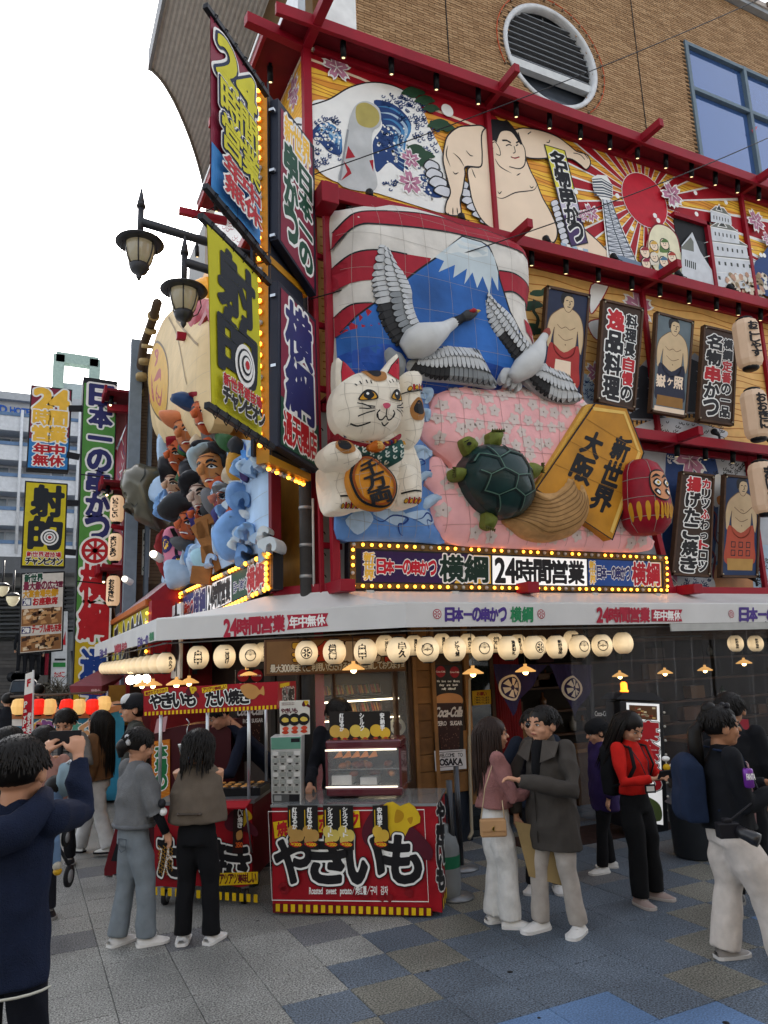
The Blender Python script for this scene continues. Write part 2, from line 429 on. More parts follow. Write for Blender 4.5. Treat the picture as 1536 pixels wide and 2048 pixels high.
for z0,z1 in ((ZB,Z1-.06),(Z1+.06,Z2-.06),(Z2+.06,ZT-.05)):
 x=XM+.03;step=[2.8,4.1,4.2,1.0] if z0>7 else [3.0,3,3,3]
 for d_ in step:
  panel([(x,z0),(min(x+d_-.01,XR),z0),(min(x+d_-.01,XR),z1),(x,z1)],mat=M('cf9440' if z0>5 else 'b9b2a2',.5));x+=d_
 panel([(-(YM+.03),z0),(-YL,z0),(-YL,z1),(-(YM+.03),z1)],pl=PLM,mat=M('cf9440',.5))
def part(name,fn,bev=0):
 m=MB();fn(m);return m.build(name,rest,bev=bev)
def bm(a,b_,w_=.12,h_=.16,name='steel_beam',mat=STEEL):return part(name,lambda m:m.beam(a,b_,w_,h_,mat),bev=.006)
# eaves, beams, outriggers on the right face
for z,fh in ((ZT,.17),(Z2,.17),(Z1,.15)):
 bm((XF-.08 if z==ZT else 3.1,YF,z),(XR,YF,z),.06,fh)
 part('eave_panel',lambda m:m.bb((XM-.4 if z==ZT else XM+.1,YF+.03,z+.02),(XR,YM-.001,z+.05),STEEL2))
 bm((XM+.1,YM-.04,z-.05),(XR,YM-.04,z-.05),.07,.1)
 for x in (5.78,8.5,11.2):
  if z==Z1 and x<7:continue
  bm((x,YM-.03,z),(x,YF-.42,z),.09,.13,'outrigger')
bm((3.05,YF,ZB),(XR,YF,ZB),.1,.12)
for x in (3.05,5.45,8.15,10.6):bm((x,YF+.1,ZB),(x,YF-.32 if x<8 else YF-.35,ZB-.0),.17,.13,'outrigger')
# columns
for x,z0,z1 in ((5.78,Z2,ZT),(11.2,Z2,ZT),(8.5,Z1,Z2),(11.2,Z1,Z2),(10.4,ZB,Z1)):
 bm((x,YM-.05,z0),(x,YM-.05,z1),.07,.07,'steel_column')
bm((XM,YM,0),(XM,YM,ZT),.11,.11,'steel_column')
bm((3.04,YF,ZB-.05),(3.04,YF,7.75),.09,.09,'steel_column');bm((2.93,YF+.14,ZB-.05),(2.93,YF+.14,7.75),.05,.05,'steel_column')
bm((8.0,YF,ZB),(7.62,YF+.02,5.1),.09,.09,'steel_column')
bm((7.35,YF+.1,4.05),(8.3,YF+.1,4.05),.06,.08)
for z in (3.35,4.2,5.2,6.0,6.9):bm((2.93,YF+.14,z),(3.2,YF+.2,z),.05,.07,'steel_brace')
bm((2.56,8.15,ZB),(3.1,7.52,ZB),.1,.13);bm((2.56,8.15,4.35),(2.95,7.7,4.35),.05,.07)
bm((2.56,8.15,ZB),(2.56,8.15,5.2),.12,.12,'steel_column',STEEL2)
bm((2.97,YM-.3,7.6),(2.97,YF-.25,7.6),.09,.13,'outrigger');bm((XM,YM,ZT),(2.12,YM-.1,ZT),.12,.15,'outrigger');bm((XM,YM,ZT),(XM,YF-.75,ZT+.02),.12,.15,'outrigger')
part('junction_box',lambda m:m.bb((2.86,7.2,7.35),(3.08,7.5,7.62),STEEL),bev=.01)
# left face eaves
for z in (ZT,Z2):
 yl=12.0 if z==ZT else YL;bm((2.4,YM-.02,z),(2.4,yl,z),.05,.12,mat=STEEL)
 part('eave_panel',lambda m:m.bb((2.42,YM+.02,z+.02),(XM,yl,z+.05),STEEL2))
 for y in (9.8,12.2):bm((XM,y,z),(2.1,y,z),.1,.13,'outrigger')
part('gutter',lambda m:m.bb((2.36,YM,ZT+.06),(2.41,12,ZT+.13),M('d8d8d6')))
part('parapet',lambda m:m.bb((2.75,YM-.3,ZT+.12),(2.85,12,ZT+.75),M('a9b0b6',.3)))
part('parapet',lambda m:m.bb((3.15,7.66,ZT+.1),(3.6,7.72,ZT+1.3),M('dadbd9',.4)))
# spotlights hanging from the eaves
def spot(p,up=False,mat=BLK):
 m=MB();p=Vector(p)
 if not up:
  m.bb(p+Vector((-.02,-.03,0)),p+Vector((.02,.03,-.035)),mat);a=p+Vector((0,0,-.04));d_=Vector((.12,.28,-1)).normalized()
  m.tube([a,a+d_*.2],.04,mat,12);m.tube([a+d_*.199,a+d_*.204],.022,M('ffe2a8',emis=.45),10)
 else:
  m.tube([p,p+Vector((0,0,.06))],.018,mat,8);a=p+Vector((0,0,.07));d_=Vector((.1,.75,.75)).normalized()
  m.tube([a,a+d_*.07,a+d_*.13,a+d_*.15],[.02,.035,.055,.05],mat,12);m.sph(a+d_*.16,.045,M('d9d6cc',.25),10,6)
  m.tube([a-d_*.01,p+Vector((.05,-.04,.03)),p+Vector((.02,-.06,-.04)),p+Vector((.08,.03,-.02))],.006,mat,5)
 return m.build('spotlight',rest)
P_=Plane((0,7.62,0),(1,0,0))
for x,y in ((685,50),(781,88),(871,125),(955,160),(1031,190),(1098,218),(1160,243),(1219,265),(1275,290),(1332,312),(1384,333),(1432,353),(1477,372),(1520,390)):
 a,z=P_.at(x,y);spot((a,7.62,ZT+.02))
for x in (700,1063,1130,1193,1258,1312,1368,1420,1462,1504):a,z=P_.at(x,500);spot((a,7.62,Z2+.02))
for x in (1356,1412,1466,1518):a,z=P_.at(x,900);spot((a,7.62,Z1+.02))
P_=Plane((0,7.55,0),(1,0,0))
for x,z in ((744,Z2),(926,Z2),(1092,Z2),(1222,Z2),(1345,Z2),(1443,Z2),(1376,Z1),(1478,Z1),(1408,ZB),(1520,ZB)):
 a,_=P_.at(x,400);spot((a,7.55,z+.09),True)
for y in (8.4,10.0,11.6,13.2):spot((2.62,y,ZT+.02))
for y in (9.2,10.9,12.6):spot((2.62,y,Z2+.02))

# ---- brick building rising behind, with porthole and curtain wall
YB=10.0;PB=Plane((0,YB,0),(1,0,0));BM_=M('8a6a45',.8,var=0)
brick=root('brick_building',(4.0,YB,0),0,'tan thin-brick building with round porthole window rising behind the restaurant roof','building')
m=MB();cx,cz=PB.at(1102,115);RW=1.13
x0b,x1b,z0b,z1b=4.0,30.0,9.4,17.75
ZR=z1b
wx0,wx1,wz0,wz1=13.1,24.0,9.4,15.85
# backing wall with a real round opening
ring=[(cx+RW*math.cos(t),cz+RW*math.sin(t)) for t in np.linspace(0,2*math.pi,49)[:-1]]
def hole_wall(m,pl,x0,x1,z0,z1,ring,mat,th=.25):
 pts=[Vector(p) for p in [(x0,z0),(x1,z0),(x1,z1),(x0,z1)]]+[Vector(p) for p in ring];n=len(ring)
 r=delaunay_2d_cdt(pts,[(0,1),(1,2),(2,3),(3,0)]+[(4+i,4+(i+1)%n) for i in range(n)],[],1,1e-6)
 A,B=fieldpts(ring);fs=[]
 for f in r[2]:
  c=sum((r[0][i] for i in f),Vector((0,0)))/len(f)
  if sdf(np.array([[c.x,c.y]]),A,B)[0]<0:fs.append(tuple(f))
 m.add([pl.pt(v.x,v.y,0) for v in r[0]],fs,mat)
 m.add([pl.pt(a,b,0) for a,b in ring]+[pl.pt(a,b,-th) for a,b in ring],[(i,(i+1)%n,n+(i+1)%n,n+i) for i in range(n)],M('4a4c4e'))
hole_wall(m,PB,x0b,wx0,z0b,z1b,ring,M('4a3826',.9));m.bb((wx0,YB,wz1),(x1b,YB+.2,z1b),M('4a3826'));m.bb((x0b,YB+.3,z0b),(x0b+.2,YB+9,z1b),M('6d5437'))
m.build('wall',brick)
m=MB();rnd=random.Random(3);bmats=[M(h,.8,var=.15,ns=20) for h in ('a4835f','9c7b58','967553','a98864','8f6f4e')]
bz=z0b;r_=0
while bz<z1b-.05:
 x=x0b-(.12 if r_%2 else 0)+.0
 while x<x1b:
  x2=x+.245;c=(x+.1225,bz+.026)
  if math.hypot(c[0]-cx,c[1]-cz)>RW+.02 and not (x2>wx0-.02 and bz<wz1) and bz>9.9+(0):
   h=rnd.uniform(.008,.014);a_,b_=max(x,x0b),min(x+.235,x1b);k=rnd.choice(bmats)
   if b_-a_>.03:
    v=[(a_,YB-h,bz),(b_,YB-h,bz),(b_,YB-h*.7,bz+.046),(a_,YB-h*.7,bz+.046),(a_,YB,bz),(b_,YB,bz),(b_,YB,bz+.046),(a_,YB,bz+.046)]
    m.add(v,[(0,1,2,3),(0,4,5,1),(1,5,6,2),(0,3,7,4)],k)
  x=x2
 bz+=.054;r_+=1
m.build('brick',brick)['kind']='stuff'
for (pxa,pxb) in (((1262,20),(1298,285)),((893,60),(900,130))):
 a=PB.at(*pxa)[0];m=MB();m.bb((a,YB-.021,9.9),(a+.018,YB-.001,z1b),M('1c1712'));m.build('expansion_joint',brick)
# porthole
m=MB();m2=MB()
prof=[(RW+.00,.0),(RW+.05,.0),(RW+.05,.04),(RW+.0,.06),(RW-.05,.03),(RW-.06,-.1)]
RY=Matrix.Rotation(math.pi/2,3,'X')
port=MB();port.lathe((cx,YB,cz),prof,M('c9cbcc',.35),64,R=RY,caps=False);port.build('window_frame',brick)
m=MB();m.tube([(cx+(RW+.22)*math.cos(t),YB-.05,cz+(RW+.22)*math.sin(t)) for t in np.linspace(-.9,3.6,60)],.012,M('b5502c'),6);m.build('cable',brick)
m=MB()
for t in np.linspace(-.9,3.6,26):m.bb((cx+(RW+.2)*math.cos(t)-.015,YB-.06,cz+(RW+.2)*math.sin(t)-.02),(cx+(RW+.2)*math.cos(t)+.015,YB,cz+(RW+.2)*math.sin(t)+.02),M('7a6a58'))
m.build('cable_clip',brick)['kind']='stuff'
m=MB();m.lathe((cx,YB+.24,cz),[(.001,0),(RW,0)],M('3a4048',.12),48,R=RY,caps=False);m.build('window_glass',brick)
for k,dz in enumerate(list(np.arange(-.25,1.0,.14))):
 hw=math.sqrt(max(RW**2-dz*dz,0))-.08
 m=MB();m.bb((cx-hw,YB+.05,cz+dz),(cx+hw,YB+.14,cz+dz+.022),M('6d7073',.4));m.build('louvre_slat',brick)
for dx in (-.75,-.4,0,.42,.8):
 hh=math.sqrt(RW**2-dx*dx)-.05;m=MB();m.bb((cx+dx-.015,YB+.14,cz-.35),(cx+dx+.015,YB+.17,cz+hh),M('6b6e72'));m.build('louvre_post',brick)
m=MB();hw=math.sqrt(RW**2-.38**2)-.03;m.bb((cx-hw,YB+.02,cz-.48),(cx+hw,YB+.16,cz-.3),M('c5c7c6',.4));m.build('window_ledge',brick)
m=MB();m.beam((cx-.15,YB+.2,cz+.1),(cx+.4,YB+.2,cz+.85),.04,.09,M('5a5d61'));m.beam((cx+.4,YB+.2,cz-.1),(cx+.9,YB+.2,cz+.6),.04,.09,M('5a5d61'));m.build('brace_bar',brick)
# curtain wall
glass=M('3f5f95',.06,var=.04,ns=.6,coat=1,metal=.35)
xs=[wx0,15.05,16.85,18.65,20.45,22.2,24.0];zs=[9.4,12.0,14.65,15.85]
for i in range(len(xs)-1):
 for j in range(3):
  m=MB();m.bb((xs[i]+.03,YB+.05,zs[j]+.03),(xs[i+1]-.03,YB+.08,zs[j+1]-.03),glass);m.build('window_pane',brick)
for x in xs:m=MB();m.bb((x-.05,YB-.05,zs[0]),(x+.05,YB+.06,zs[-1]+.05),M('5c6d78',.4));m.build('mullion',brick)
for z in zs:m=MB();m.bb((wx0-.05,YB-.045,z-.045),(24,YB+.055,z+.045),M('5c6d78',.4));m.build('transom',brick)
m=MB();m.bb((x0b,YB-.16,z1b-.02),(x1b,YB+.3,z1b+.1),M('8b8f92',.4));m.bb((x0b,YB-.2,z1b+.1),(x1b,YB-.12,z1b+.24),M('b0a59a'));m.build('coping',brick)
m=MB()
for x in np.arange(12.6,22,.5):m.box((x,YB-.22,z1b+.2),(.08,.08,.13),M('6b5a4c'),rz=.3)
m.build('coping_clamp',brick)['kind']='stuff'
m=MB();m.ext([PB.px(1500,262,.03),PB.px(1512,254,.03),PB.px(1506,272,.03)],PB.n,.01,M('b8505a'));m.build('red_triangle_mark',brick)

# ---- unseen houses added behind the viewer to shade the street from low sky
rn=random.Random(4)
for k in range(5):
 x=-34+k*14;h_=(11,14,9.5,13,12)[k];ob=root('shade_building',(x+6,-13,0),0,('grey','cream','tan','pale','brown')[k]+' unseen building added behind the viewer to shade the street, '+('first','second','third','fourth','fifth')[k]+' in its row','building','added buildings behind the viewer')
 m=MB();m.bb((x,-22,0),(x+13.4,-13,h_),M(('77777a','8a8474','7c6a54','8d8f90','6a5648')[k],.8));m.build('wall',ob)
 for i in range(4):
  for j in range(int(h_//3.2)):m=MB();m.bb((x+1+i*3.1,-12.98,1+j*3.1),(x+3.2+i*3.1,-12.9,2.6+j*3.1),M('2c343c',.15));m.build('window',ob)
# ---- grey ribbed soffit of the tower behind
ZS=16.0;PS=Plane((0,0,ZS),(1,0,0),(0,1,0),flip=True)
tow=root('metal_clad_canopy',(5,20,0),0,'huge grey ribbed metal canopy with curved edge jutting out above the sign tower','canopy')
out=[PS.at(*p) for p in spl([(300,135),(322,158),(345,195),(366,240),(385,290),(400,340),(414,400),(424,450)],4,False)]
xe=PS.at(585,20)[0];poly_=out+[(xe,out[-1][1]),(xe,6),(out[0][0],6)]
m=MB();m.ext([PS.pt(a,b,0) for a,b in poly_],(0,0,1),.5,M('c4c4c0',.5));m.build('deck',tow)
m=MB();A,B=fieldpts(poly_);xx=out[0][0]+.02
while xx<xe:
 ys=np.arange(6,40,.1);q=np.stack([np.full(len(ys),xx),ys],1);ins=sdf(q,A,B)>0
 if ins.any():m.bb((xx,6.0,ZS-.01),(xx+.05,ys[ins].max(),ZS-.001),M('dddcd6',.5))
 xx+=.105
m.build('rib',tow)['kind']='stuff'
m=MB();m.tube([PS.pt(a,b,0.02) for a,b in out],.04,M('a5a7a6'),6)
m.bb((out[0][0]-.05,6,ZS-.1),(out[0][0]+.02,out[0][1],ZS+.45),M('8e9092'));m.build('edge_trim',tow)
m=MB()
for k in range(2):
 m.tube([PS.pt(a+1.6*(k+1),b-.6*(k+1),.07) for a,b in out],.02,M('4a4c4e'),4)
m.bb((4.5,19,0),(9,24,ZS+.1),M('7c7d7c'));m.build('support_wall',tow)
# ================================================================== PRINTED MURALS on the restaurant's panels
INK=M('17161a',.5,var=0);WHT=M('e4e4e0',.5,var=.04);CREAM=M('e6d0b6',.5,var=.06,ns=2)
ORG,ORG2,YEL,RED=M('dc9638',.5,var=.12,ns=1.5),M('a9651f',.5),M('e8b840',.5),M('9c1222',.5,var=.06)
BLU,BLU2,BLU3,GRN,PNK,PUR=M('1d3a6e',.5),M('3d78a8',.5),M('9db4c6',.5),M('27452f',.5),M('b0768f',.5),M('43305c',.5)
def c4(z,k=3.072,ox=600,oy=60):return [(ox+a/k,oy+b/k) for a,b in z]
def c5(z):return c4(z,3.072,1036,0)
def sakura(A,x,y,r,rot=0):
 a0,b0=A.c([(x,y)])[0]
 for col,rr in ((WHT,r*1.12),(PNK,r*.92)):
  for k in range(5):
   t=rot+k*2*math.pi/5;pts=[(0,0),(.5,.3),(.55,.75),(.34,1),(.2,.86),(0,0.84),(-.2,.86),(-.34,1),(-.55,.75),(-.5,.3)]
   q=[(a0+rr*(p*.62*math.cos(t)-q_*math.sin(t)),b0+rr*(p*.62*math.sin(t)+q_*math.cos(t))) for p,q_ in [(p*.85,q_) for p,q_ in pts]]
   A.poly(q,col,raw=True,up=False)
  A.up()
 for k in range(5):
  t=rot+k*2*math.pi/5;A.line([(a0,b0),(a0-r*.5*math.sin(t),b0+r*.5*math.cos(t))],.012,WHT,raw=True,up=False)
 A.up()
def grainlines(A,pts_box,n,mat,seed=1,wd=.02,amp=.03):
 """wavy print lines across a convex region (px corners, ccw in plane)"""
 B=A.c(pts_box);xs=[p[0] for p in B];zs=[p[1] for p in B];rn=random.Random(seed)
 for k in range(n):
  z=min(zs)+(max(zs)-min(zs))*(k+.5)/n+rn.uniform(-.03,.03);x=min(xs)+rn.uniform(-.3,.2)
  while x<max(xs):
   L=rn.uniform(.5,1.6);p=[(x+L*t,z+amp*math.sin(7*(x+L*t)+k)) for t in np.linspace(0,1,7)]
   up_=[(a,b+wd*rn.uniform(.3,1)) for a,b in p[::-1]];q=clip(p+up_,B)
   if len(q)>3:A.poly(q,mat,raw=True,up=False)
   x+=L+rn.uniform(.1,.4)
 A.up()
A=Art(PM,.003)
def region(px):return [A.pl.at(*p) for p in px]
X0m,X1m=3.02,13.9
full=[(X0m,Z2+.03),(X1m,Z2+.03),(X1m,ZT-.06),(X0m,ZT-.06)]
A.Q=None
mt=Art(PM,.003,metric=True)
def M_(p):return p
class Px(Art):
 pass
A.poly(full,YEL,raw=True)
zz=Z2+.05;rn=random.Random(5)
while zz<ZT-.1:
 A.poly(clip([(X0m,zz),(X1m,zz+rn.uniform(-.1,.1)),(X1m,zz+.14),(X0m,zz+.1)],full),ORG,raw=True,up=False);zz+=.26
A.up()
for k in range(34):
 z=Z2+.07+k*.07;p=[(x,z+.025*math.sin(x*5+k)) for x in np.arange(X0m,X1m-.2,.25)];A.line(p,.014,ORG2,raw=True,up=False)
A.up()
# red corner band with cream edge
A.poly(clip(region([(618,95),(618,132),(745,183),(860,228),(960,262),(1040,290),(975,215),(760,130)]),full),RED,raw=True)
A.line(region([(618,118),(720,157),(835,207),(960,255)])[::-1],.04,CREAM,raw=True)
# rays
sx,sz=A.pl.at(1288,402)
rm=region([(1128,262),(1128,540),(1536,640),(1536,400)])
box=[(A.pl.at(1125,400)[0],Z2+.03),(X1m,Z2+.03),(X1m,ZT-.06),(A.pl.at(1125,400)[0],ZT-.06)]
for k in range(22):
 t=2*math.pi*k/22+.05;dt=.058 if k%2 else .066
 for col,e in ((WHT,.022),(RED,0)):
  q=[(sx,sz),(sx+9*math.cos(t-dt-e),sz+9*math.sin(t-dt-e)),(sx+9*math.cos(t+dt+e),sz+9*math.sin(t+dt+e))];q=clip(q,box)
  if len(q)>2:A.poly(q,col,raw=True,up=True)
 A.h+=.00025
A.poly([(sx+.5*math.cos(t),sz+.5*math.sin(t)) for t in np.linspace(0,2*math.pi,33)[:-1]],WHT,raw=True)
A.poly([(sx+.49*math.cos(t),sz+.49*math.sin(t)) for t in np.linspace(0,2*math.pi,33)[:-1]],M('b3162a',.5),raw=True)
# white swell with blue water and foam curls (a plain stylised sea)
A.blob(c4([(60,470),(180,430),(300,360),(430,328),(560,345),(680,400),(750,500),(800,620),(870,760),(890,900),(900,1080),(880,1130),(700,1080),(480,1010),(200,930),(75,800)]),WHT,k=4)
A.line(c4([(60,470),(180,430),(300,360),(430,328),(560,345),(680,400)]),.02,INK,k=5)
rn=random.Random(11)
for shp in ([(450,440),(540,450),(620,500),(680,590),(640,700),(650,800),(680,900),(600,860),(540,820),(470,880),(450,800),(445,690),(500,600),(480,520)],
   [(75,620),(150,570),(220,610),(250,680),(250,770),(180,760),(120,700),(80,680)],
   [(720,900),(800,900),(850,960),(870,1030),(800,1030),(740,980)]):
 A.blob(c4(shp),BLU,k=4)
 cx_,cy_=np.mean(shp,0);r_=(max(p[0] for p in shp)-min(p[0] for p in shp))/2
 for k in range(5):
  f=.85-.16*k;A.line(c4([(cx_+(x-cx_)*f+8,cy_+(y-cy_)*f) for x,y in shp[:len(shp)//2+1]]),.055,(BLU2,BLU3)[k%2],k=4,taper=True)
 for k in range(46):
  t,q=rn.uniform(0,6.28),rn.random()**.5;A.dot(*c4([(cx_+r_*.9*q*math.cos(t),cy_+r_*1.2*q*math.sin(t))])[0],rn.uniform(.012,.026),WHT,n=6,up=False)
 A.up()
def curls(A,box,n,s,col=BLU,seed=3,f=c4):
 rn=random.Random(seed)
 for k in range(n):
  x,y=rn.uniform(box[0],box[2]),rn.uniform(box[1],box[3]);a=rn.uniform(-.6,.6)
  A.line(f([(x+s*math.cos(t+a)*(1-.13*t),y+s*math.sin(t+a)*(1-.13*t)) for t in np.linspace(0,4.4,8)]),.013,col,up=False)
 A.up()
curls(A,(500,400,680,470),30,13);curls(A,(600,440,760,560),46,13,seed=5);curls(A,(90,540,270,640),26,12,seed=6);curls(A,(690,560,860,760),40,13,seed=7);curls(A,(480,640,620,720),24,12,seed=8);curls(A,(500,930,600,990),12,12,seed=9);curls(A,(720,850,850,960),26,11,seed=10);curls(A,(80,700,240,850),30,12,seed=12)
# plain pale tapering tower print
A.blob(c4([(330,480),(400,445),(480,490),(490,590),(440,640),(440,800),(470,960),(400,1000),(230,945),(280,760),(290,600)]),M('b4b6b6',.5,var=.2,ns=3),k=4)
A.blob(c4([(340,480),(400,455),(470,500),(480,570),(430,610),(350,580)]),M('a79a55',.5),k=5)
A.line(c4([(290,620),(262,790),(240,930)]),.03,M('8a8d90'),k=4)
for z in ([(290,720),(335,790),(275,800)],[(262,810),(300,860),(312,890),(245,935),(285,880)],[(420,810),(445,805),(445,880)]):A.poly(c4(z),RED)
# pines and blossoms
for x,y,s in ((690,390,70),(760,440,60),(800,490,50),(850,590,70),(900,610,45),(700,740,60),(760,780,60),(740,820,50)):
 A.blob(c4([(x+s*math.cos(t)*(1+.18*math.sin(5*t)),y+s*.45*math.sin(t)*(1+.2*math.cos(4*t))) for t in np.linspace(0,6.28,15)[:-1]]),GRN,k=3)
for x,y,r in ((220,240,.2),(672,800,.16),(672,945,.2)):sakura(A,*c4([(x,y)])[0],r,.2)
A.dot(*c4([(898,503)])[0],.1,WHT,20)
# the big wrestler
rope=M('c9cbd0',.5)
for (x,y,w_,h_) in ((800,850,50,60),(815,900,55,60),(840,950,60,60),(870,1000,60,50),(990,960,40,40),(1005,1010,42,40),(1025,1060,44,40),(1060,1100,50,40),(1100,1145,56,40),(1150,1185,60,40)):
 A.blob(c4([(x-w_,y),(x-w_*.3,y-h_*.8),(x+w_,y-h_*.2),(x+w_*.6,y+h_*.8)]),INK,k=4);A.blob(c4([(x-w_*.85,y),(x-w_*.25,y-h_*.65),(x+w_*.85,y-h_*.15),(x+w_*.5,y+h_*.65)]),rope,k=4)
def skin(A,pts,f=c4,wd=.022,col=CREAM):A.blob(f(pts),col,k=5);A.line(f(pts),wd,INK,k=5,closed=True)
skin(A,[(1110,600),(1030,600),(960,610),(900,660),(880,720),(870,800),(880,860),(900,940),(915,1010),(890,1070),(885,1130),(930,1150),(980,1140),(975,1060),(990,1000),(1005,900),(1010,850),(1100,850),(1135,800),(1135,650)])
body=[(1110,640),(1180,600),(1300,620),(1400,860),(1440,940),(1480,1040),(1530,1130),(1570,1240),(1540,1320),(1400,1330),(1240,1260),(1130,1200),(1060,1090),(1030,960),(1025,860),(1100,850),(1110,780)]
skin(A,body)
skin(A,[(270,1330),(270+60,1360),(470,1480),(540,1550),(590,1580),(560,1600),(500,1590),(430,1570),(380,1560),(300,1480)],f=c5)
skin(A,[(-60,830),(0,800),(60,800),(140,815),(230,850),(300,900),(350,940),(410,960),(435,1010),(410,1050),(370,1020),(310,985),(200,980),(110,985),(30,970),(-30,900)],f=c5)
for l in ([(330,950),(370,960),(400,990)],[(350,930),(390,950),(420,985)],[(50,835),(70,820)],[(165,885),(180,885),(185,870)]):A.line(c5(l),.016,INK,k=4,up=False)
for l in ([(1175,1020),(1230,1045),(1310,1010),(1380,1000),(1430,990),(1450,950)],[(1188,800),(1220,850),(1290,890)],[(1320,905),(1345,890)],[(1205,1000),(1215,1015),(1230,1000)],[(1400,965),(1412,980),(1425,970)],[(930,880),(945,895),(965,885)],
          [(1010,750),(1035,780),(1055,785)],[(930,765),(970,800),(1000,850)],[(1045,860),(1060,900),(1070,920)],[(900,720),(890,780),(915,850)],[(900,1130),(905,1150)],[(930,1100),(930,1150)],[(955,1100),(960,1145)]):
 A.line(c4(l),.018,INK,k=4,taper=True,up=False)
A.up()
# head
A.blob(c4([(1185,660),(1220,620),(1290,620),(1330,680),(1372,740),(1370,830),(1330,865),(1260,850),(1215,780),(1180,760)]),CREAM,k=5)
A.line(c4([(1330,640),(1350,700),(1372,750),(1372,830),(1340,862),(1275,850)]),.018,INK,k=5)
A.blob(c4([(1142,600),(1170,560),(1240,570),(1262,565),(1310,620),(1350,690),(1345,715),(1290,640),(1230,635),(1205,680),(1190,730),(1165,740),(1150,690)]),INK,k=4)
A.blob(c4([(1170,700),(1190,695),(1215,740),(1220,780),(1190,770)]),CREAM,k=4);A.line(c4([(1172,705),(1190,700),(1215,740),(1220,780),(1195,772)]),.014,INK,k=4)
for l,w_ in (([(1232,690),(1260,690),(1285,705)],.028),([(1318,705),(1335,695),(1348,700)],.026),([(1255,722),(1275,715),(1290,722)],.018),([(1316,722),(1330,715)],.018),([(1305,725),(1312,760),(1298,768)],.014),([(1285,790),(1310,798),(1338,790)],.02)):
 A.line(c4(l),w_,INK,k=4,up=False)
A.up();A.line(c4([(1290,790),(1310,800),(1336,792)]),.014,M('a8323a'),k=3)
# apron rope lines right of the body
for i in range(8):
 x,y=190+i*9,1250+i*34;A.blob(c5([(x,y),(x+36,y-16),(x+50,y+14),(x+12,y+34)]),INK,k=3);A.blob(c5([(x+4,y+1),(x+34,y-11),(x+45,y+12),(x+13,y+28)]),rope,k=3)
for i in range(5):A.poly(c5([(250+i*34,1500+i*9),(280+i*34,1506+i*9),(290+i*34,1560+i*8),(258+i*34,1550+i*8)]),(BLU3,WHT)[i%2])
# hanging name banner
q=c5([(155,905),(272,940),(412,1500),(315,1520)])
A.within(q);A.poly([(-.06,-.01),(1.06,-.01),(1.06,1.01),(-.06,1.01)],INK);A.poly([(0,0),(1,0),(1,.42),(0,.42)],M('d8cf4a'));A.poly([(0,.42),(1,.42),(1,.7),(0,.7)],M('b9b4c4'));A.poly([(0,.7),(1,.7),(1,1),(0,1)],PUR)
A.text('名物串かつ',(.1,.03,.92,.97),INK,w=.045,out=[(.1,WHT)],vert=True,res=26);A.within(None)
# lattice tower
tw=M('c6cbd2',.5);tl=M('4a525e',.5,var=0)
A.poly(c5([(440,1105),(475,1085),(530,1090),(568,1150),(570,1220),(530,1245),(500,1240),(450,1180)]),WHT)
A.poly(c5([(500,1230),(560,1235),(590,1330),(640,1440),(700,1580),(740,1650),(600,1625),(535,1590),(520,1430)]),WHT)
A.poly(c5([(505,1235),(555,1240),(585,1330),(630,1440),(690,1580),(725,1640),(610,1615),(545,1590),(528,1430)]),tw)
for k in range(7):A.line(c5([(442+k*2,1115+k*16),(500+k*3,1110+k*18),(566,1150+k*13)]),.035 if k%2 else .02,tl,up=False)
for k in range(12):
 y=1260+k*29;xa,xb=508+k*3.4,560+k*13.2;A.line(c5([(xa,y),(xb,y+8)]),.012,tl,up=False);A.line(c5([(xa,y),(xb+8,y+34)]),.01,tl,up=False);A.line(c5([(xb,y+8),(xa,y+26)]),.01,tl,up=False)
for e in ([(507,1235),(530,1430),(548,1590)],[(555,1240),(630,1440),(722,1640)],[(530,1240),(580,1430),(650,1620)]):A.line(c5(e),.022,tl,up=False)
A.up();A.line(c5([(600,1600),(750,1650)]),.14,M('6f8196'),up=True)
# seven lucky figures in front of a round pale sail (plain cheerful figures)
A.blob(c5([(780,1560),(790,1450),(830,1390),(900,1400),(960,1460),(985,1560),(990,1700),(860,1700)]),M('d9d3b4',.5),k=5);A.line(c5([(780,1560),(790,1450),(830,1390),(900,1400),(960,1460),(985,1560)]),.025,M('7b2030'),k=5)
for x,y,r,cl in ((765,1560,26,'8d2f37'),(820,1520,22,'c9a24a'),(885,1510,24,'55743f'),(930,1590,24,'a03c30'),(880,1620,24,'4a6f8a'),(820,1590,22,'d8d0c0'),(950,1650,22,'4d8a57'),(770,1630,24,'8c2942'),(905,1690,20,'c98a3a')):
 A.blob(c5([(x-r*1.2,y+r*2),(x-r,y),(x,y-r*.3),(x+r,y),(x+r*1.2,y+r*2)]),M(cl),k=3);A.dot(*c5([(x,y)])[0],r*.0045,INK,12);A.dot(*c5([(x,y)])[0],r*.0038,CREAM,12)
 A.blob(c5([(x-r,y-r*.5),(x,y-r*1.4),(x+r,y-r*.5)]),M(cl),k=3);A.line(c5([(x-8,y+6),(x,y+11),(x+8,y+6)]),.008,INK,up=False)
 A.dot(*c5([(x-7,y-3)])[0],.01,INK,6,up=False);A.dot(*c5([(x+7,y-3)])[0],.01,INK,6)
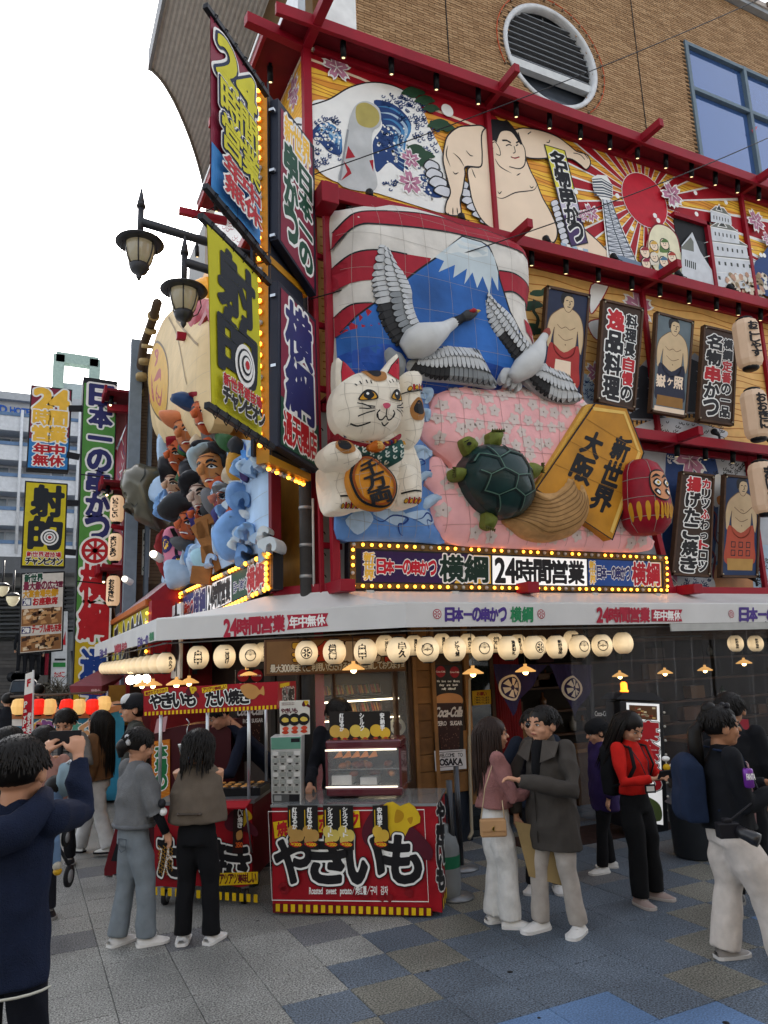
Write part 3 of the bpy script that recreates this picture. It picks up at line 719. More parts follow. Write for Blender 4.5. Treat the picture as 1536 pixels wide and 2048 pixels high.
# castle keep
cg,cd_,cw=M('6b6e66',.5),M('3c403c',.5),M('c4c8cc',.5)
tiers=[((1215,1290),60,70,45),((1235,1390),90,95,60),((1262,1480),130,120,60),((1285,1570),160,150,70),((1300,1660),210,180,70)]
for (x,y),rw,ww,hh in tiers[::-1]:
 A.poly(c5([(x-ww*.75,y+10),(x+ww,y+34),(x+ww*1.12,y+hh+60),(x-ww*.7,y+hh+40)]),cw)
 for k in range(6):A.poly(c5([(x-ww*.5+k*ww*.25,y+46+k*4),(x-ww*.42+k*ww*.25,y+48+k*4),(x-ww*.4+k*ww*.25,y+70+k*4),(x-ww*.48+k*ww*.25,y+68+k*4)]),cd_,up=False)
 A.up();A.poly(c5([(x-rw*1.1,y+28),(x-rw*.35,y-14),(x+rw*.5,y-2),(x+rw*1.3,y+66),(x+rw*.9,y+48),(x-rw*.8,y+18)]),WHT);A.poly(c5([(x-rw*1.02,y+24),(x-rw*.33,y-8),(x+rw*.48,y+4),(x+rw*1.2,y+58),(x+rw*.9,y+42),(x-rw*.8,y+14)]),cg)
 A.poly(c5([(x-rw*.35,y+14),(x,y-26),(x+rw*.35,y+24)]),WHT);A.poly(c5([(x-rw*.26,y+11),(x,y-17),(x+rw*.26,y+19)]),cd_)
A.poly(c5([(985,1520),(1050,1440),(1100,1560),(1200,1720),(1190,1790),(985,1730)]),cw);A.poly(c5([(975,1540),(1040,1470),(1058,1500),(1060,1560)]),cg)
for k in range(6):A.poly(c5([(1005+k*12,1605+k*4),(1012+k*12,1607+k*4),(1012+k*12,1650+k*4),(1005+k*12,1648+k*4)]),cd_,up=False)
A.up()
A.blob(c5([(1430,1640),(1470,1590),(1540,1500),(1620,1480),(1700,1560),(1700,1850),(1450,1800)]),BLU,k=4)
rn=random.Random(2)
for k in range(70):x,y=rn.uniform(1260,1500),rn.uniform(1700,1815);A.dot(*c5([(x,y)])[0],rn.uniform(.03,.07),M(rn.choice(('c9b9a4','b58f78','d6d2c6','8e7a5c'))),7,up=(k%10==9))
for x,y,r in ((925,1210,.24),(430,1325,.16),(1440,1370,.22),(1510,1480,.14),(380,1345,.1)):sakura(A,*c5([(x,y)])[0],r,.5)
for k,(x,y) in enumerate(((335,1195),(590,1220),(955,1275),(820,1340),(840,1370),(1068,1200),(1255,1258),(1075,1330),(680,1420),(1470,1580),(1490,1582))):A.dot(*c5([(x,y)])[0],.045,WHT,12,up=False)
A.up();A.build('printed_mural',rest)
# dark window slot in the upper panels
m=MB();f5=lambda p,h:PM.px(*c5([p])[0],h)
a=PM.at(*c5([(945,1320)])[0]);b_=PM.at(*c5([(1138,1380)])[0]);zb=Z2+.1
m.bb((a[0],YM-.03,zb),(b_[0],YM-.012,a[1]-.05),M('1b1c1f'));m.build('window_recess',rest)
m=MB();m.bb((b_[0]-.03,YM-.1,zb),(b_[0]+.04,YM-.02,a[1]),STEEL);m.bb((a[0]-.05,YM-.1,a[1]-.07),(b_[0]+.04,YM-.02,a[1]),STEEL);m.build('window_frame',rest)
m=MB();m.bb((a[0]+.42,YM-.06,zb),(b_[0]-.12,YM-.03,a[1]-.4),M('2c2e32'));m.build('window_shutter',rest)

# ---- middle and lower floors behind the hanging signs
A=Art(PM,.003)
fm=[(3.02,Z1+.03),(X1m,Z1+.03),(X1m,Z2-.08),(3.02,Z2-.08)]
A.poly(fm,M('dcae66',.5),raw=True)
for k in range(20):
 z=Z1+.1+k*.12;p=[(x,z+.03*math.sin(x*4+k)) for x in np.arange(3.1,X1m-.2,.25)];A.line(p,.016,ORG2,raw=True,up=False)
A.up()
d6=lambda z:[(1036+a/3.012,560+b/3.012) for a,b in z]
for x,y,s in ((120,80,50),(180,60,40),(60,170,45),(90,150,60),(70,280,50),(110,310,50)):
 A.blob(d6([(x+s*math.cos(t)*(1+.2*math.sin(5*t)),y+s*.4*math.sin(t)) for t in np.linspace(0,6.28,13)[:-1]]),GRN,k=3)
A.line(d6([(100,120),(90,180),(120,240),(90,330)]),.06,M('33402f'),k=4)
A.blob(d6([(390,570),(440,600),(480,680),(470,740),(400,735)]),BLU3,k=4);curls(A,(395,600,470,730),26,9,BLU,4,d6)
for pts in ([(420,260),(520,240),(560,330),(470,360)],[(440,30),(540,20),(520,90),(450,200),(430,170)]):
 A.blob(d6(pts),WHT,k=4);A.line(d6(pts),.02,RED,k=4,closed=True)
sakura(A,*d6([(725,160)])[0],.3);sakura(A,*d6([(465,560)])[0],.18,1)
for (x,y,w_) in ((770,540,110),(1060,500,120)):
 A.poly(d6([(x-w_,y+300),(x-w_*.8,y+40),(x,y-60),(x+w_,y+40),(x+w_*1.1,y+320)]),M('a7abb2',.5))
 for j in range(5):
  yy=y+j*62;A.poly(d6([(x-w_*1.1,yy+34),(x-w_*.2,yy-26),(x+w_*1.1,yy+44),(x+w_,yy+52),(x-w_,yy+46)]),M('3d4046'))
  for i in range(7):A.poly(d6([(x-w_*.8+i*w_*.24,yy+58),(x-w_*.7+i*w_*.24,yy+58),(x-w_*.7+i*w_*.24,yy+84),(x-w_*.8+i*w_*.24,yy+84)]),M('2a2d33'),up=False)
  A.up()
A.blob(d6([(790,850),(900,830),(1010,850),(1180,890),(1260,920),(1200,960),(900,930),(700,900)]),M('c9cdd0',.5),k=4);curls(A,(820,850,1240,920),40,10,INK,5,d6)
fl=[(3.02,ZB+.06),(X1m,ZB+.06),(X1m,Z1-.08),(3.02,Z1-.08)]
A.poly(fl,M('a9aeb4',.5),raw=True)
A.blob(d6([(900,1000),(1010,1000),(1180,1060),(1200,1400),(1140,1780),(880,1780),(880,1300)]),BLU,k=3)
curls(A,(1080,1020,1480,1300),150,11,INK,15,d6);curls(A,(900,1000,1150,1100),60,11,WHT,16,d6)
for x in range(9):A.blob(d6([(960+x*28,1600+x*14),(985+x*28,1570+x*14),(1000+x*28,1620+x*14)]),(BLU2,BLU3)[x%2],k=3)
sakura(A,*d6([(1030,1080)])[0],.34,.3);sakura(A,*d6([(1000,1840)])[0],.3,.8)
A.blob(d6([(1170,1200),(1215,1180),(1235,1300),(1225,1350),(1175,1360)]),M('d8d4cc'),k=4);A.blob(d6([(1192,1310),(1230,1300),(1228,1350),(1198,1352)]),M('c97a2a'),k=4)
for x,y in ((1190,1420),(1225,1560),(1180,1660)):A.line(d6([(x-30,y-40),(x,y+10),(x-10,y+120),(x+20,y+190)]),.05,M('6c2030'),k=4,taper=True)
A.blob(d6([(1190,1720),(1300,1700),(1420,1740),(1440,1860),(1240,1890),(1180,1840)]),M('b98458',.5),k=4)
A.blob(d6([(960,1760),(1060,1740),(1170,1800),(1160,1890),(980,1890)]),M('c4ccd4'),k=4);curls(A,(980,1790,1150,1870),40,10,BLU,18,d6)
A.blob(d6([(1420,1640),(1500,1600),(1560,1700),(1540,1890),(1420,1890)]),BLU3,k=4);curls(A,(1430,1680,1520,1880),40,10,INK,19,d6)
# strip visible beside the pole
A.poly([(3.02,2.9),(3.2,2.9),(3.2,5),(3.02,5)],M('8d8d8c'),raw=True)
for k in range(8):A.line([(3.05+.03*math.cos(t),3.0+k*.25+.05*math.sin(t)) for t in np.linspace(.4,4,7)],.015,INK,raw=True,up=False)
A.build('printed_mural',rest)
# ---- left face upper mural
A=Art(PLM,.003)
fl=[(-11.9,Z2+.05),(-(YM+.06),Z2+.05),(-(YM+.06),ZT-.06),(-11.9,ZT-.06)]
A.poly(fl,YEL,raw=True)
for k in range(26):A.line([(x,Z2+.1+k*.09+.03*math.sin(x*4+k)) for x in np.arange(-11.8,-8.0,.2)],.03,ORG,raw=True,up=False)
A.up();A.blob([(570,330),(578,270),(588,240),(600,235),(609,250),(609,330),(600,420),(575,420)],WHT,k=4);A.line([(578,290),(590,252),(604,250)],.025,INK,k=4)
curls(A,(585,300,607,400),30,4,BLU,3,lambda z:z)
for x,y,r in ((586,180,.22),(580,150,.12),(590,195,.18)):sakura(A,x,y,r)
A.blob([(430,420),(470,450),(500,500),(500,540),(440,520)],WHT,k=4);curls(A,(430,430,500,530),60,5,RED,4,lambda z:z)
A.build('printed_mural',rest)
# ================================================================== LANTERN-PAPER SCULPTURES on the right face
b3=lambda z:[(630+a/2.793,400+b/2.793) for a,b in z]       # enlargements used while tracing
b7=lambda z:[(630+a/2.793,700+b/2.793) for a,b in z]
PK=Plane((0,7.42,0),(1,0,0))
WASHI=M('cfcabd',.75,var=.14,ns=5,bump=.3,bs=14,emis=.03,eh='ffe6b0');WIRE=M('98928a',.7,var=0);BLK2=M('16181c',.6,var=.05)
def relief_root(name,px,label,cat,group=None,pl=PK):return root(name,pl.px(*px),0,label,cat,group)
def wires(A,outline,n_v,n_h,mat=WIRE,wd=.0035,sl=0):
 O=A.c(outline);F,B=fieldpts(O);lo,hi=F.min(0),F.max(0)
 for k in range(n_v+n_h):
  v=k<n_v;t=(k+.7)/(n_v+.4) if v else (k-n_v+.7)/(n_h+.4)
  q=[(lo[0]+(hi[0]-lo[0])*(t if v else u)+(sl*(u-.5) if v else 0)+.02*math.sin(9*u+k),lo[1]+(hi[1]-lo[1])*(u if v else t)+(0 if v else .03*math.sin(6*u+k))) for u in np.linspace(0,1,60)]
  ins=sdf(np.array(q),F,B)>.02;run=[]
  for p,i in list(zip(q,ins))+[(None,False)]:
   if i:run.append(p)
   else:
    if len(run)>3:A.line(run,wd,mat,raw=True,up=False)
    run=[]
 A.up()
# --- striped backdrop with the snow-capped mountain
r=relief_root('mountain_sculpture',(850,780),'bulging red-and-white striped paper relief with a blue snow-capped mountain behind the cat','sculpture')
OUT=spl(b3([(68,110),(150,60),(300,46),(480,52),(650,100),(760,150),(900,180),(1010,220),(1100,270),(1150,330),(1172,420),(1172,540),(1158,650),(1180,740),(1200,830),(1210,900),(1205,1060),(900,1100),(600,1110),(300,1110),(95,1100),(92,780),(80,400)]),5)
PJ=Plane((0,7.5,0),(1,0,0));m=MB();hj=puff(m,PJ,OUT,.34,M('cdc9c1',.75,var=.16,ns=3,bump=.3,bs=9),s=.12,rim=.55,back=-.0);m.build('paper_panel',r)
A=Art(PJ,.006,surf=hj,sub=.09)
RD=M('9a1a2c',.6,var=.14,ns=4)
def inside(pts,OUTl=None):  # keep a painted shape on the panel
 return pts
def band(top,bot,mat):A.poly(spl(b3(top),5,False)+spl(b3(bot[::-1]),5,False),mat,up=True)
band([(76,215),(170,145),(300,132),(560,148),(760,180),(960,240),(1090,285),(1140,345)],[(76,295),(170,222),(300,220),(560,245),(760,272),(960,320),(1090,358),(1150,385)],RD)
band([(82,402),(170,362),(320,365),(440,385),(570,405)],[(82,535),(170,520),(320,527),(420,540),(500,545)],RD)
band([(92,675),(150,640),(250,645),(330,660)],[(95,785),(150,775),(250,770),(330,760)],RD)
band([(940,468),(1020,480),(1100,510),(1165,540)],[(945,590),(1020,580),(1100,610),(1158,645)],RD)
band([(1090,720),(1130,740),(1165,770),(1185,800)],[(1100,790),(1140,830),(1160,850),(1190,860)],RD)
for l in ([(76,215),(170,145),(300,132),(560,148),(760,180),(960,240),(1090,285)],[(76,295),(170,222),(300,220),(560,245),(760,272),(960,320),(1090,358)],[(82,402),(170,362),(320,365),(440,385)],[(940,468),(1020,480),(1100,510),(1165,540)],[(945,590),(1020,580),(1100,610)],[(92,675),(150,640),(250,645)]):
 A.line(b3(l),.02,BLK2,k=5,up=False)
A.up()
FU=[(500,470),(600,400),(745,280),(850,310),(890,340),(930,450),(945,520),(1000,690),(1060,800),(1120,900),(1190,1010),(1195,1090),(800,1100),(400,1100),(100,1090),(98,790),(180,705),(320,610)]
A.poly(b3(FU),M('2a62ac',.55,var=.4,ns=1.2,bump=.2,bs=10))
A.poly(b3([(100,900),(300,870),(620,900),(1000,990),(1190,1020),(1195,1090),(600,1100),(100,1090)]),M('1d489a',.55,var=.3))
A.line(b3([(98,790),(180,705),(320,610),(500,470),(600,400),(745,280),(850,310),(890,340),(930,450),(945,520),(1000,690),(1060,800),(1130,910)]),.022,BLK2)
A.poly(b3([(745,285),(660,345),(590,400),(640,420),(610,480),(700,440),(690,510),(765,460),(750,545),(795,480),(820,565),(850,500),(888,600),(900,500),(935,580),(935,480),(915,400),(885,345),(850,315)]),M('b9c6cb',.6,var=.1,ns=3))
A.poly(b3([(745,285),(690,330),(640,385),(720,370),(800,400),(880,390),(880,345),(850,315)]),M('cdd3d2',.6))
wires(A,OUT,9,6);A.build('paper_paint',r)
# --- sea behind and below
r=relief_root('sea_sculpture',(760,1040),'pale blue paper sea with curling wave crests under the beckoning cat','sculpture')
OUT=spl(b7([(128,870),(250,860),(480,560),(520,380),(560,250),(600,215),(650,225),(660,260),(630,290),(640,360),(600,400),(560,470),(650,570),(640,620),(650,700),(600,760),(720,830),(700,860),(640,870),(660,970),(720,1080),(560,1075),(300,1068),(128,1055)]),3)
m=MB();hj=puff(m,PK,OUT,.1,M('5a86c2',.6,var=.35,ns=2.2,bump=.25,bs=10),s=.08,rim=.25,back=-.1);m.build('paper_panel',r)
A=Art(PK,.006,surf=hj,sub=.06);LB=M('a9c4dd',.6,var=.2,ns=4);DB=M('1e3f86',.6)
for p in ([(300,920),(420,900),(480,930),(440,990),(360,960)],[(470,930),(600,905),(650,960),(600,990),(540,960)],[(150,960),(250,900),(300,960),(220,1040)],[(560,580),(640,570),(600,620),(520,640)],[(600,700),(650,690),(600,740)],[(600,830),(700,815),(690,845),(620,870)],[(560,250),(620,225),(640,250),(590,290)]):A.blob(b7(p),LB,k=4)
for l in ([(300,950),(350,970),(410,935),(490,950),(470,980),(440,985),(450,1030),(470,1045)],[(520,960),(570,950),(600,920),(630,935),(630,965),(600,960),(610,1010)],[(540,630),(570,625),(590,645),(560,660)],[(600,690),(640,680)],[(700,1040),(760,1075)]):A.line(b7(l),.022,DB,k=4,taper=True,up=False)
A.up();wires(A,OUT,8,6);A.build('paper_paint',r)
for p in ([(590,215),(640,210),(660,240),(640,290),(610,300),(620,250),(590,240)],[(590,330),(640,335),(640,390),(620,400),(610,365)],[(540,545),(600,535),(650,575),(640,595),(600,570),(560,590),(530,640)],[(590,690),(640,680),(655,715),(630,710),(600,730),(570,770)],[(600,840),(660,805),(730,830),(735,860),(690,850),(640,880),(600,900)]):
 m=MB();puff(m,Plane((0,7.34,0),(1,0,0)),spl(b7(p),4),.06,LB,s=.04,rim=.08,back=-.08);m.build('wave_crest',r)
# --- pink blossom cloth
r=relief_root('blossom_relief',(950,950),'pink paper relief covered with white plum blossoms behind the turtle','sculpture')
PP=Plane((0,7.4,0),(1,0,0))
OUT=spl(b7([(650,600),(700,610),(730,660),(760,640),(600,500),(600,400),(640,330),(660,270),(720,220),(800,203),(900,215),(1000,225),(1130,210),(1250,235),(1400,270),(1500,290),(1620,500),(1850,780),(1870,860),(1840,1010),(1880,1070),(1860,1120),(1700,1130),(1400,1120),(1000,1105),(760,1085),(690,1020),(660,960),(640,880),(650,800),(610,740),(620,650)]),4)
m=MB();hj=puff(m,PP,OUT,.16,M('d6a3a8',.7,var=.13,ns=3,bump=.35,bs=9,emis=.03,eh='ffb0a0'),s=.1,rim=.3,back=-.08);m.build('paper_panel',r)
A=Art(PP,.006,surf=hj,sub=.08);rn=random.Random(21);FA,FB=fieldpts(A.c(OUT));BL=M('cfc2bc',.7,var=.06);BLD=M('8f8078',.7)
lo,hi=FA.min(0),FA.max(0);got=[]
while len(got)<150:
 p=(rn.uniform(lo[0],hi[0]),rn.uniform(lo[1],hi[1]))
 if sdf(np.array([p]),FA,FB)[0]>.09 and all(math.hypot(p[0]-q[0],p[1]-q[1])>.13 for q in got):got.append(p)
 elif rn.random()<.002:break
for x,z in got:
 r0=rn.uniform(.065,.085);a0=rn.uniform(0,6.28)
 A.poly([(x+r0*(1+.22*math.cos(5*t))*math.cos(t+a0),z+r0*(1+.22*math.cos(5*t))*math.sin(t+a0)) for t in np.linspace(0,2*math.pi,21)[:-1]],BL,raw=True,up=False)
A.up()
for x,z in got:A.poly([(x+.013*math.cos(t),z+.013*math.sin(t)) for t in np.linspace(0,6.28,6)[:-1]],BLD,raw=True,up=False)
A.up();wires(A,OUT,12,6,M('a88482',.7,var=0),.006);A.build('paper_paint',r)
# --- cranes
def wing(rt,pl,outline,fan,nf,dark,depth=.1,rows=3):
 """a wing: puffed base and rows of single overlapping feathers; fan = (roots polyline, tips polyline)"""
 base=spl(b3(outline),3);m=MB();h=puff(m,pl,base,depth,M('a9adaf',.7,var=.12,ns=4),s=.07,rim=.2,back=-.05);m.build('wing',rt)
 R_,T_=[spl([pl.at(*p) for p in b3(q)],8,False) for q in fan]
 def along(P,t):k=t*(len(P)-1);i=min(int(k),len(P)-2);f=k-i;return np.array(P[i])*(1-f)+np.array(P[i+1])*f
 A=Art(pl,.02,surf=h,sub=None)
 for row in range(rows):
  a,b_=1-(row)/rows*.95,1-(row+1)/rows*.95
  for k in range(nf):
   t=(k+.5*(row%2)*1+.3)/nf
   if t>1:continue
   r0,t0=along(R_,t),along(T_,t);p0,p1=r0+(t0-r0)*max(b_-.12,0),r0+(t0-r0)*a;d=p1-p0;L=np.linalg.norm(d);d=d/max(L,1e-6);nn=np.array([-d[1],d[0]]);w_=.5*np.linalg.norm(along(R_,min(t+1/nf,1))-along(R_,max(t-1/nf,0)))*.5*(1-a)+.5*np.linalg.norm(along(T_,min(t+.5/nf,1))-along(T_,max(t-.5/nf,0)))*a
   w_=max(w_,.02)*1.05;shp=[(0,-1),(.75,-1),(.93,-.7),(1,0),(.93,.7),(.75,1),(0,1)]
   for e,col,up_ in ((1.0,BLK2,0),(.80,(dark(t,row)),.004)):
    q=[p0+d*L*(x if e==1 else x*.985)+nn*w_*y*e for x,y in shp];V=np.array(q);hh=h(V)
    A.mb.add([pl.pt(x_,y_,A.h+float(z_)+up_+.012*(rows-row)*0+i_*.0) for i_,((x_,y_),z_) in enumerate(zip(V,hh))],[tuple(range(7))],col)
  A.h+=.009
 A.build('feather',rt)['kind']='stuff'
FW,FG,FK=M('b9bcbd',.65,var=.1),M('83888b',.65,var=.15),M('2e2f31',.6,var=.1)
def body(rt,pl,pts,rad,mat,seg=12,name='body',fl=.8):
 m=MB();q=[pl.px(x,y,h) for (x,y),h in pts];m.tube([Vector(v) for v in spl([tuple(v) for v in q],4,False)],list(np.interp(np.linspace(0,len(rad)-1,(len(rad)-1)*4+1),range(len(rad)),rad)),mat,seg);m.build(name,rt)
PC=Plane((0,7.2,0),(1,0,0))
r=relief_root('crane_sculpture',(850,690),'large paper crane with raised wings flying across the blue mountain above the cat','sculpture','paper cranes',PC)
wing(r,PC,[(355,260),(390,275),(440,370),(490,440),(525,520),(530,600),(560,690),(600,745),(530,790),(470,840),(430,835),(400,790),(350,700),(320,600),(308,500),(315,380),(335,290)],
     ([(400,300),(470,430),(520,540),(535,650),(580,745)],[(345,265),(305,430),(315,560),(360,730),(440,840)]),17,lambda t,r_:FK if (t>.55 and r_==0) else (FG if r_==1 and t>.5 else FW))
wing(r,PC,[(500,900),(620,870),(700,825),(800,840),(880,840),(920,900),(960,970),(1008,1050),(900,1035),(740,1015),(600,1000),(520,960)],
     ([(560,890),(640,860),(740,830),(840,835),(900,850)],[(520,965),(640,1010),(760,1020),(880,1035),(1008,1052)]),18,lambda t,r_:FK if t<.45 and r_==0 else (FG if r_==0 else FW))
body(r,PC,[((800,709),.1),((815,700),.16),((835,690),.18),((862,676),.16),((880,665),.13),((900,652),.12)],[.1,.19,.2,.13,.085,.06],M('c3c5c4',.65,var=.1,ns=4))
body(r,PC,[((898,653),.12),((908,648),.12),((916,644),.13)],[.065,.055,.05],BLK2,name='neck')
body(r,PC,[((914,645),.13),((925,640),.14),((938,634),.14)],[.05,.07,.045],M('3a3c3e',.6),name='head')
body(r,PC,[((922,637),.2),((930,635),.2),((936,634),.19)],[.012,.03,.012],M('9a2028',.6),name='crown_patch');body(r,PC,[((936,635),.14),((943,632),.14),((950,630),.13)],[.035,.022,.004],M('b89a3a',.5),name='beak')
m=MB();puff(m,PC,spl(b3([(375,830),(430,835),(490,880),(500,950),(470,1000),(420,960),(375,900)]),3),.1,FG,s=.06,rim=.1);m.build('tail',r)
r=relief_root('crane_sculpture',(1060,720),'smaller paper crane at the right of the mountain, diving above the pink blossoms','sculpture','paper cranes',PC)
wing(r,PC,[(940,525),(1000,590),(1080,660),(1130,760),(1190,830),(1170,890),(1110,920),(1080,880),(1010,790),(950,700),(935,600)],
     ([(945,535),(1040,640),(1110,730),(1185,840)],[(935,600),(960,720),(1040,840),(1120,930)]),15,lambda t,r_:FK if (t>.55 and r_==0) else FW)
wing(r,PC,[(1160,1000),(1230,910),(1300,950),(1390,980),(1430,1050),(1480,1120),(1400,1140),(1300,1115),(1220,1060)],
     ([(1200,950),(1260,930),(1330,960),(1400,990)],[(1165,1005),(1250,1090),(1350,1140),(1480,1130)]),13,lambda t,r_:FK if t<.42 and r_==0 else FW)
body(r,PC,[((1017,762),.08),((1034,745),.13),((1050,730),.14),((1063,710),.13),((1072,690),.12),((1080,676),.12)],[.08,.15,.16,.11,.06,.045],M('c3c5c4',.65,var=.1,ns=4));body(r,PC,[((1079,678),.12),((1083,671),.12),((1086,664),.12)],[.05,.05,.012],M('8d4238',.6),name='head')
for k in range(4):
 m=MB();x,y=1040+k*26,1000+k*14;puff(m,PC,spl(b3([(1120,960),(x+10,y-60+k*8),(x-10+k*6,y),(x+10,y+30),(x+35,y)]),3),.05,FW,s=.05,rim=.08);m.build('tail_feather',r)
# --- lucky cat
r=relief_root('lucky_cat',(755,1015),'big white paper beckoning cat with red ears holding an orange gold coin','sculpture')
PX=Plane((0,7.1,0),(1,0,0));FUR=M('cbc6ba',.75,var=.12,ns=4,bump=.25,bs=10,emis=.03,eh='ffeccc')
def lump(pl,pts,dep,mat,name,rt,f=b7,s=.05,rim=.3,back=-.25,wn=None,paint=None,k=5,sub=.03):
 o=spl(f(pts),k);m=MB();h=puff(m,pl,o,dep,mat,s=s,rim=rim,back=back);ob=m.build(name,rt);A=Art(pl,.012,surf=h,sub=sub,step=.0018)
 if wn:wires(A,o,*wn)
 if paint:paint(A)
 if A.mb.v:A.build(name+'_paint',rt)['kind']='stuff'
 return h
OR,ORD=M('9c6a35',.6),M('c8821f',.6,var=.1)
def toes(A,x,y,n,dx,dy=0):
 for i in range(n):
  A.blob(b7([(x+i*dx,y-14),(x+i*dx+11,y-4),(x+i*dx+8,y+12),(x+i*dx-6,y+12),(x+i*dx-9,y-2)]),BLK2,k=3);A.blob(b7([(x+i*dx,y-10),(x+i*dx+8,y-3),(x+i*dx+6,y+9),(x+i*dx-4,y+9),(x+i*dx-6,y-2)]),M('cc9a2c'),k=3)
  if i:A.line(b7([(x+i*dx-dx*.5,y-18),(x+i*dx-dx*.5+3,y+14)]),.02,RED,up=False)
lump(Plane((0,7.25,0),(1,0,0)),[(120,500),(300,470),(480,480),(560,600),(580,700),(575,860),(460,880),(300,890),(110,905),(60,800),(50,640),(80,540)],.22,FUR,'torso',r,wn=(5,5))
lump(PX,[(450,630),(530,640),(575,700),(580,780),(575,860),(470,880),(450,800),(425,720)],.16,FUR,'leg',r,wn=(2,4),paint=lambda A:(A.line(b7([(460,812),(520,803),(575,800)]),.02,BLK2),toes(A,480,855,4,27)))
lump(PX,[(60,640),(150,630),(190,700),(215,800),(240,890),(110,905),(85,860),(90,780),(55,700)],.16,FUR,'leg',r,wn=(2,4),paint=lambda A:(A.line(b7([(115,830),(160,833),(210,830)]),.02,BLK2),toes(A,130,883,4,29)))
PA=Plane((0,7.05,0),(1,0,0))
def armp(A):
 A.blob(b7([(495,350),(530,295),(575,310),(587,360),(560,415),(510,415)]),OR);A.blob(b7([(512,345),(535,310),(565,325),(572,370),(545,390),(515,375)]),BLK2)
 toes(A,496,240,4,27);A.line(b7([(470,255),(520,262),(580,245)]),.015,BLK2)
lump(PA,[(475,150),(520,122),(570,135),(588,180),(580,250),(590,330),(600,400),(580,500),(520,560),(480,540),(465,400),(475,260),(465,200)],.2,FUR,'raised_arm',r,wn=(2,7),paint=armp)
def collar(A):
 for k in range(14):
  x=140+k*26;A.poly(b7([(x,478+min(k,8)*4),(x+14,480+min(k,8)*4),(x+24,502+min(k,8)*4),(x+8,500+min(k,8)*4)]),(M('2b2a5e'),M('c08a2c'))[k%2],up=False)
PN=Plane((0,6.86,0),(1,0,0))
lump(PN,[(120,470),(200,505),(300,525),(400,510),(470,470),(470,500),(400,540),(300,550),(200,535),(140,500)],.07,M('8a2230',.6),'collar',r,rim=.08,paint=collar)
def bib(A):
 rn=random.Random(3)
 for k in range(26):
  x,y=215+(k%7)*42,545+(k//7)*27+(k%2)*8
  if y<640:A.line(b7([(x+12*math.cos(t)*(1-.14*t),y+12*math.sin(t)*(1-.14*t)) for t in np.linspace(0,5,9)]),.016,M('b9c4ba'),up=False)
 A.up()
lump(PN,[(190,530),(300,550),(400,540),(480,505),(490,600),(440,640),(400,650),(300,620),(230,590),(195,570)],.06,M('1f4a44',.6),'bib',r,rim=.1,paint=bib)
lump(Plane((0,6.76,0),(1,0,0)),[(300,530),(340,508),(380,530),(385,555),(340,572),(302,560)],.07,M('b8621c',.5),'bell',r,rim=.08,paint=lambda A:A.text('福',(325,515,362,565) and [b7([(325,518)])[0],b7([(362,518)])[0],b7([(362,562)])[0],b7([(325,562)])[0]],M('d6b060'),w=.01,res=18))
def coin(A):
 A.line(spl(b7([(190,700),(230,610),(300,600),(370,650),(430,720),(440,800),(400,870),(330,880),(250,850),(205,780)]),5),.022,BLK2,closed=True)
 A.line(spl(b7([(202,700),(238,622),(298,614),(362,662),(418,724),(427,798),(392,856),(330,866),(258,838),(216,776)]),5),.02,M('8a3f10'),closed=True)
 A.text('千万両',[b7([(225,650)])[0],b7([(330,600)])[0],b7([(425,850)])[0],b7([(300,880)])[0]],BLK2,w=.035,vert=True,res=26)
lump(Plane((0,6.78,0),(1,0,0)),[(185,700),(225,605),(300,592),(380,645),(440,715),(452,800),(410,880),(330,892),(245,860),(198,785)],.05,ORD,'gold_coin',r,rim=.12,back=-.1,wn=(3,4),paint=coin)
lump(Plane((0,6.82,0),(1,0,0)),[(60,540),(100,515),(170,515),(230,560),(260,610),(240,650),(200,675),(140,660),(80,640),(45,590)],.2,FUR,'holding_arm',r,wn=(3,3),paint=lambda A:(A.blob(b7([(85,570),(100,525),(160,520),(190,560),(180,595),(125,605)]),OR),A.blob(b7([(98,560),(110,522),(150,524),(167,560),(150,582),(118,582)]),BLK2)))
PH=Plane((0,6.78,0),(1,0,0))
for e,inn in (([(118,50),(150,70),(205,130),(240,170),(180,230),(120,240),(110,140)],[(135,75),(165,95),(210,150),(150,200),(130,215),(126,140)]),([(452,25),(462,100),(462,230),(400,220),(330,160),(390,95)],[(450,55),(455,110),(450,190),(425,180),(380,150),(405,105)])):
 lump(Plane((0,6.95,0),(1,0,0)),e,.08,FUR,'ear',r,rim=.1,k=3,back=-.12,paint=lambda A:(A.poly(b7([(c_[0]*1.0,c_[1]-3) for c_ in inn]),BLK2),A.poly(b7([((c_[0]-np.mean([q[0] for q in inn]))*.9+np.mean([q[0] for q in inn]),(c_[1]-np.mean([q[1] for q in inn]))*.92+np.mean([q[1] for q in inn])) for c_ in inn]),M('a8182c',.5))))
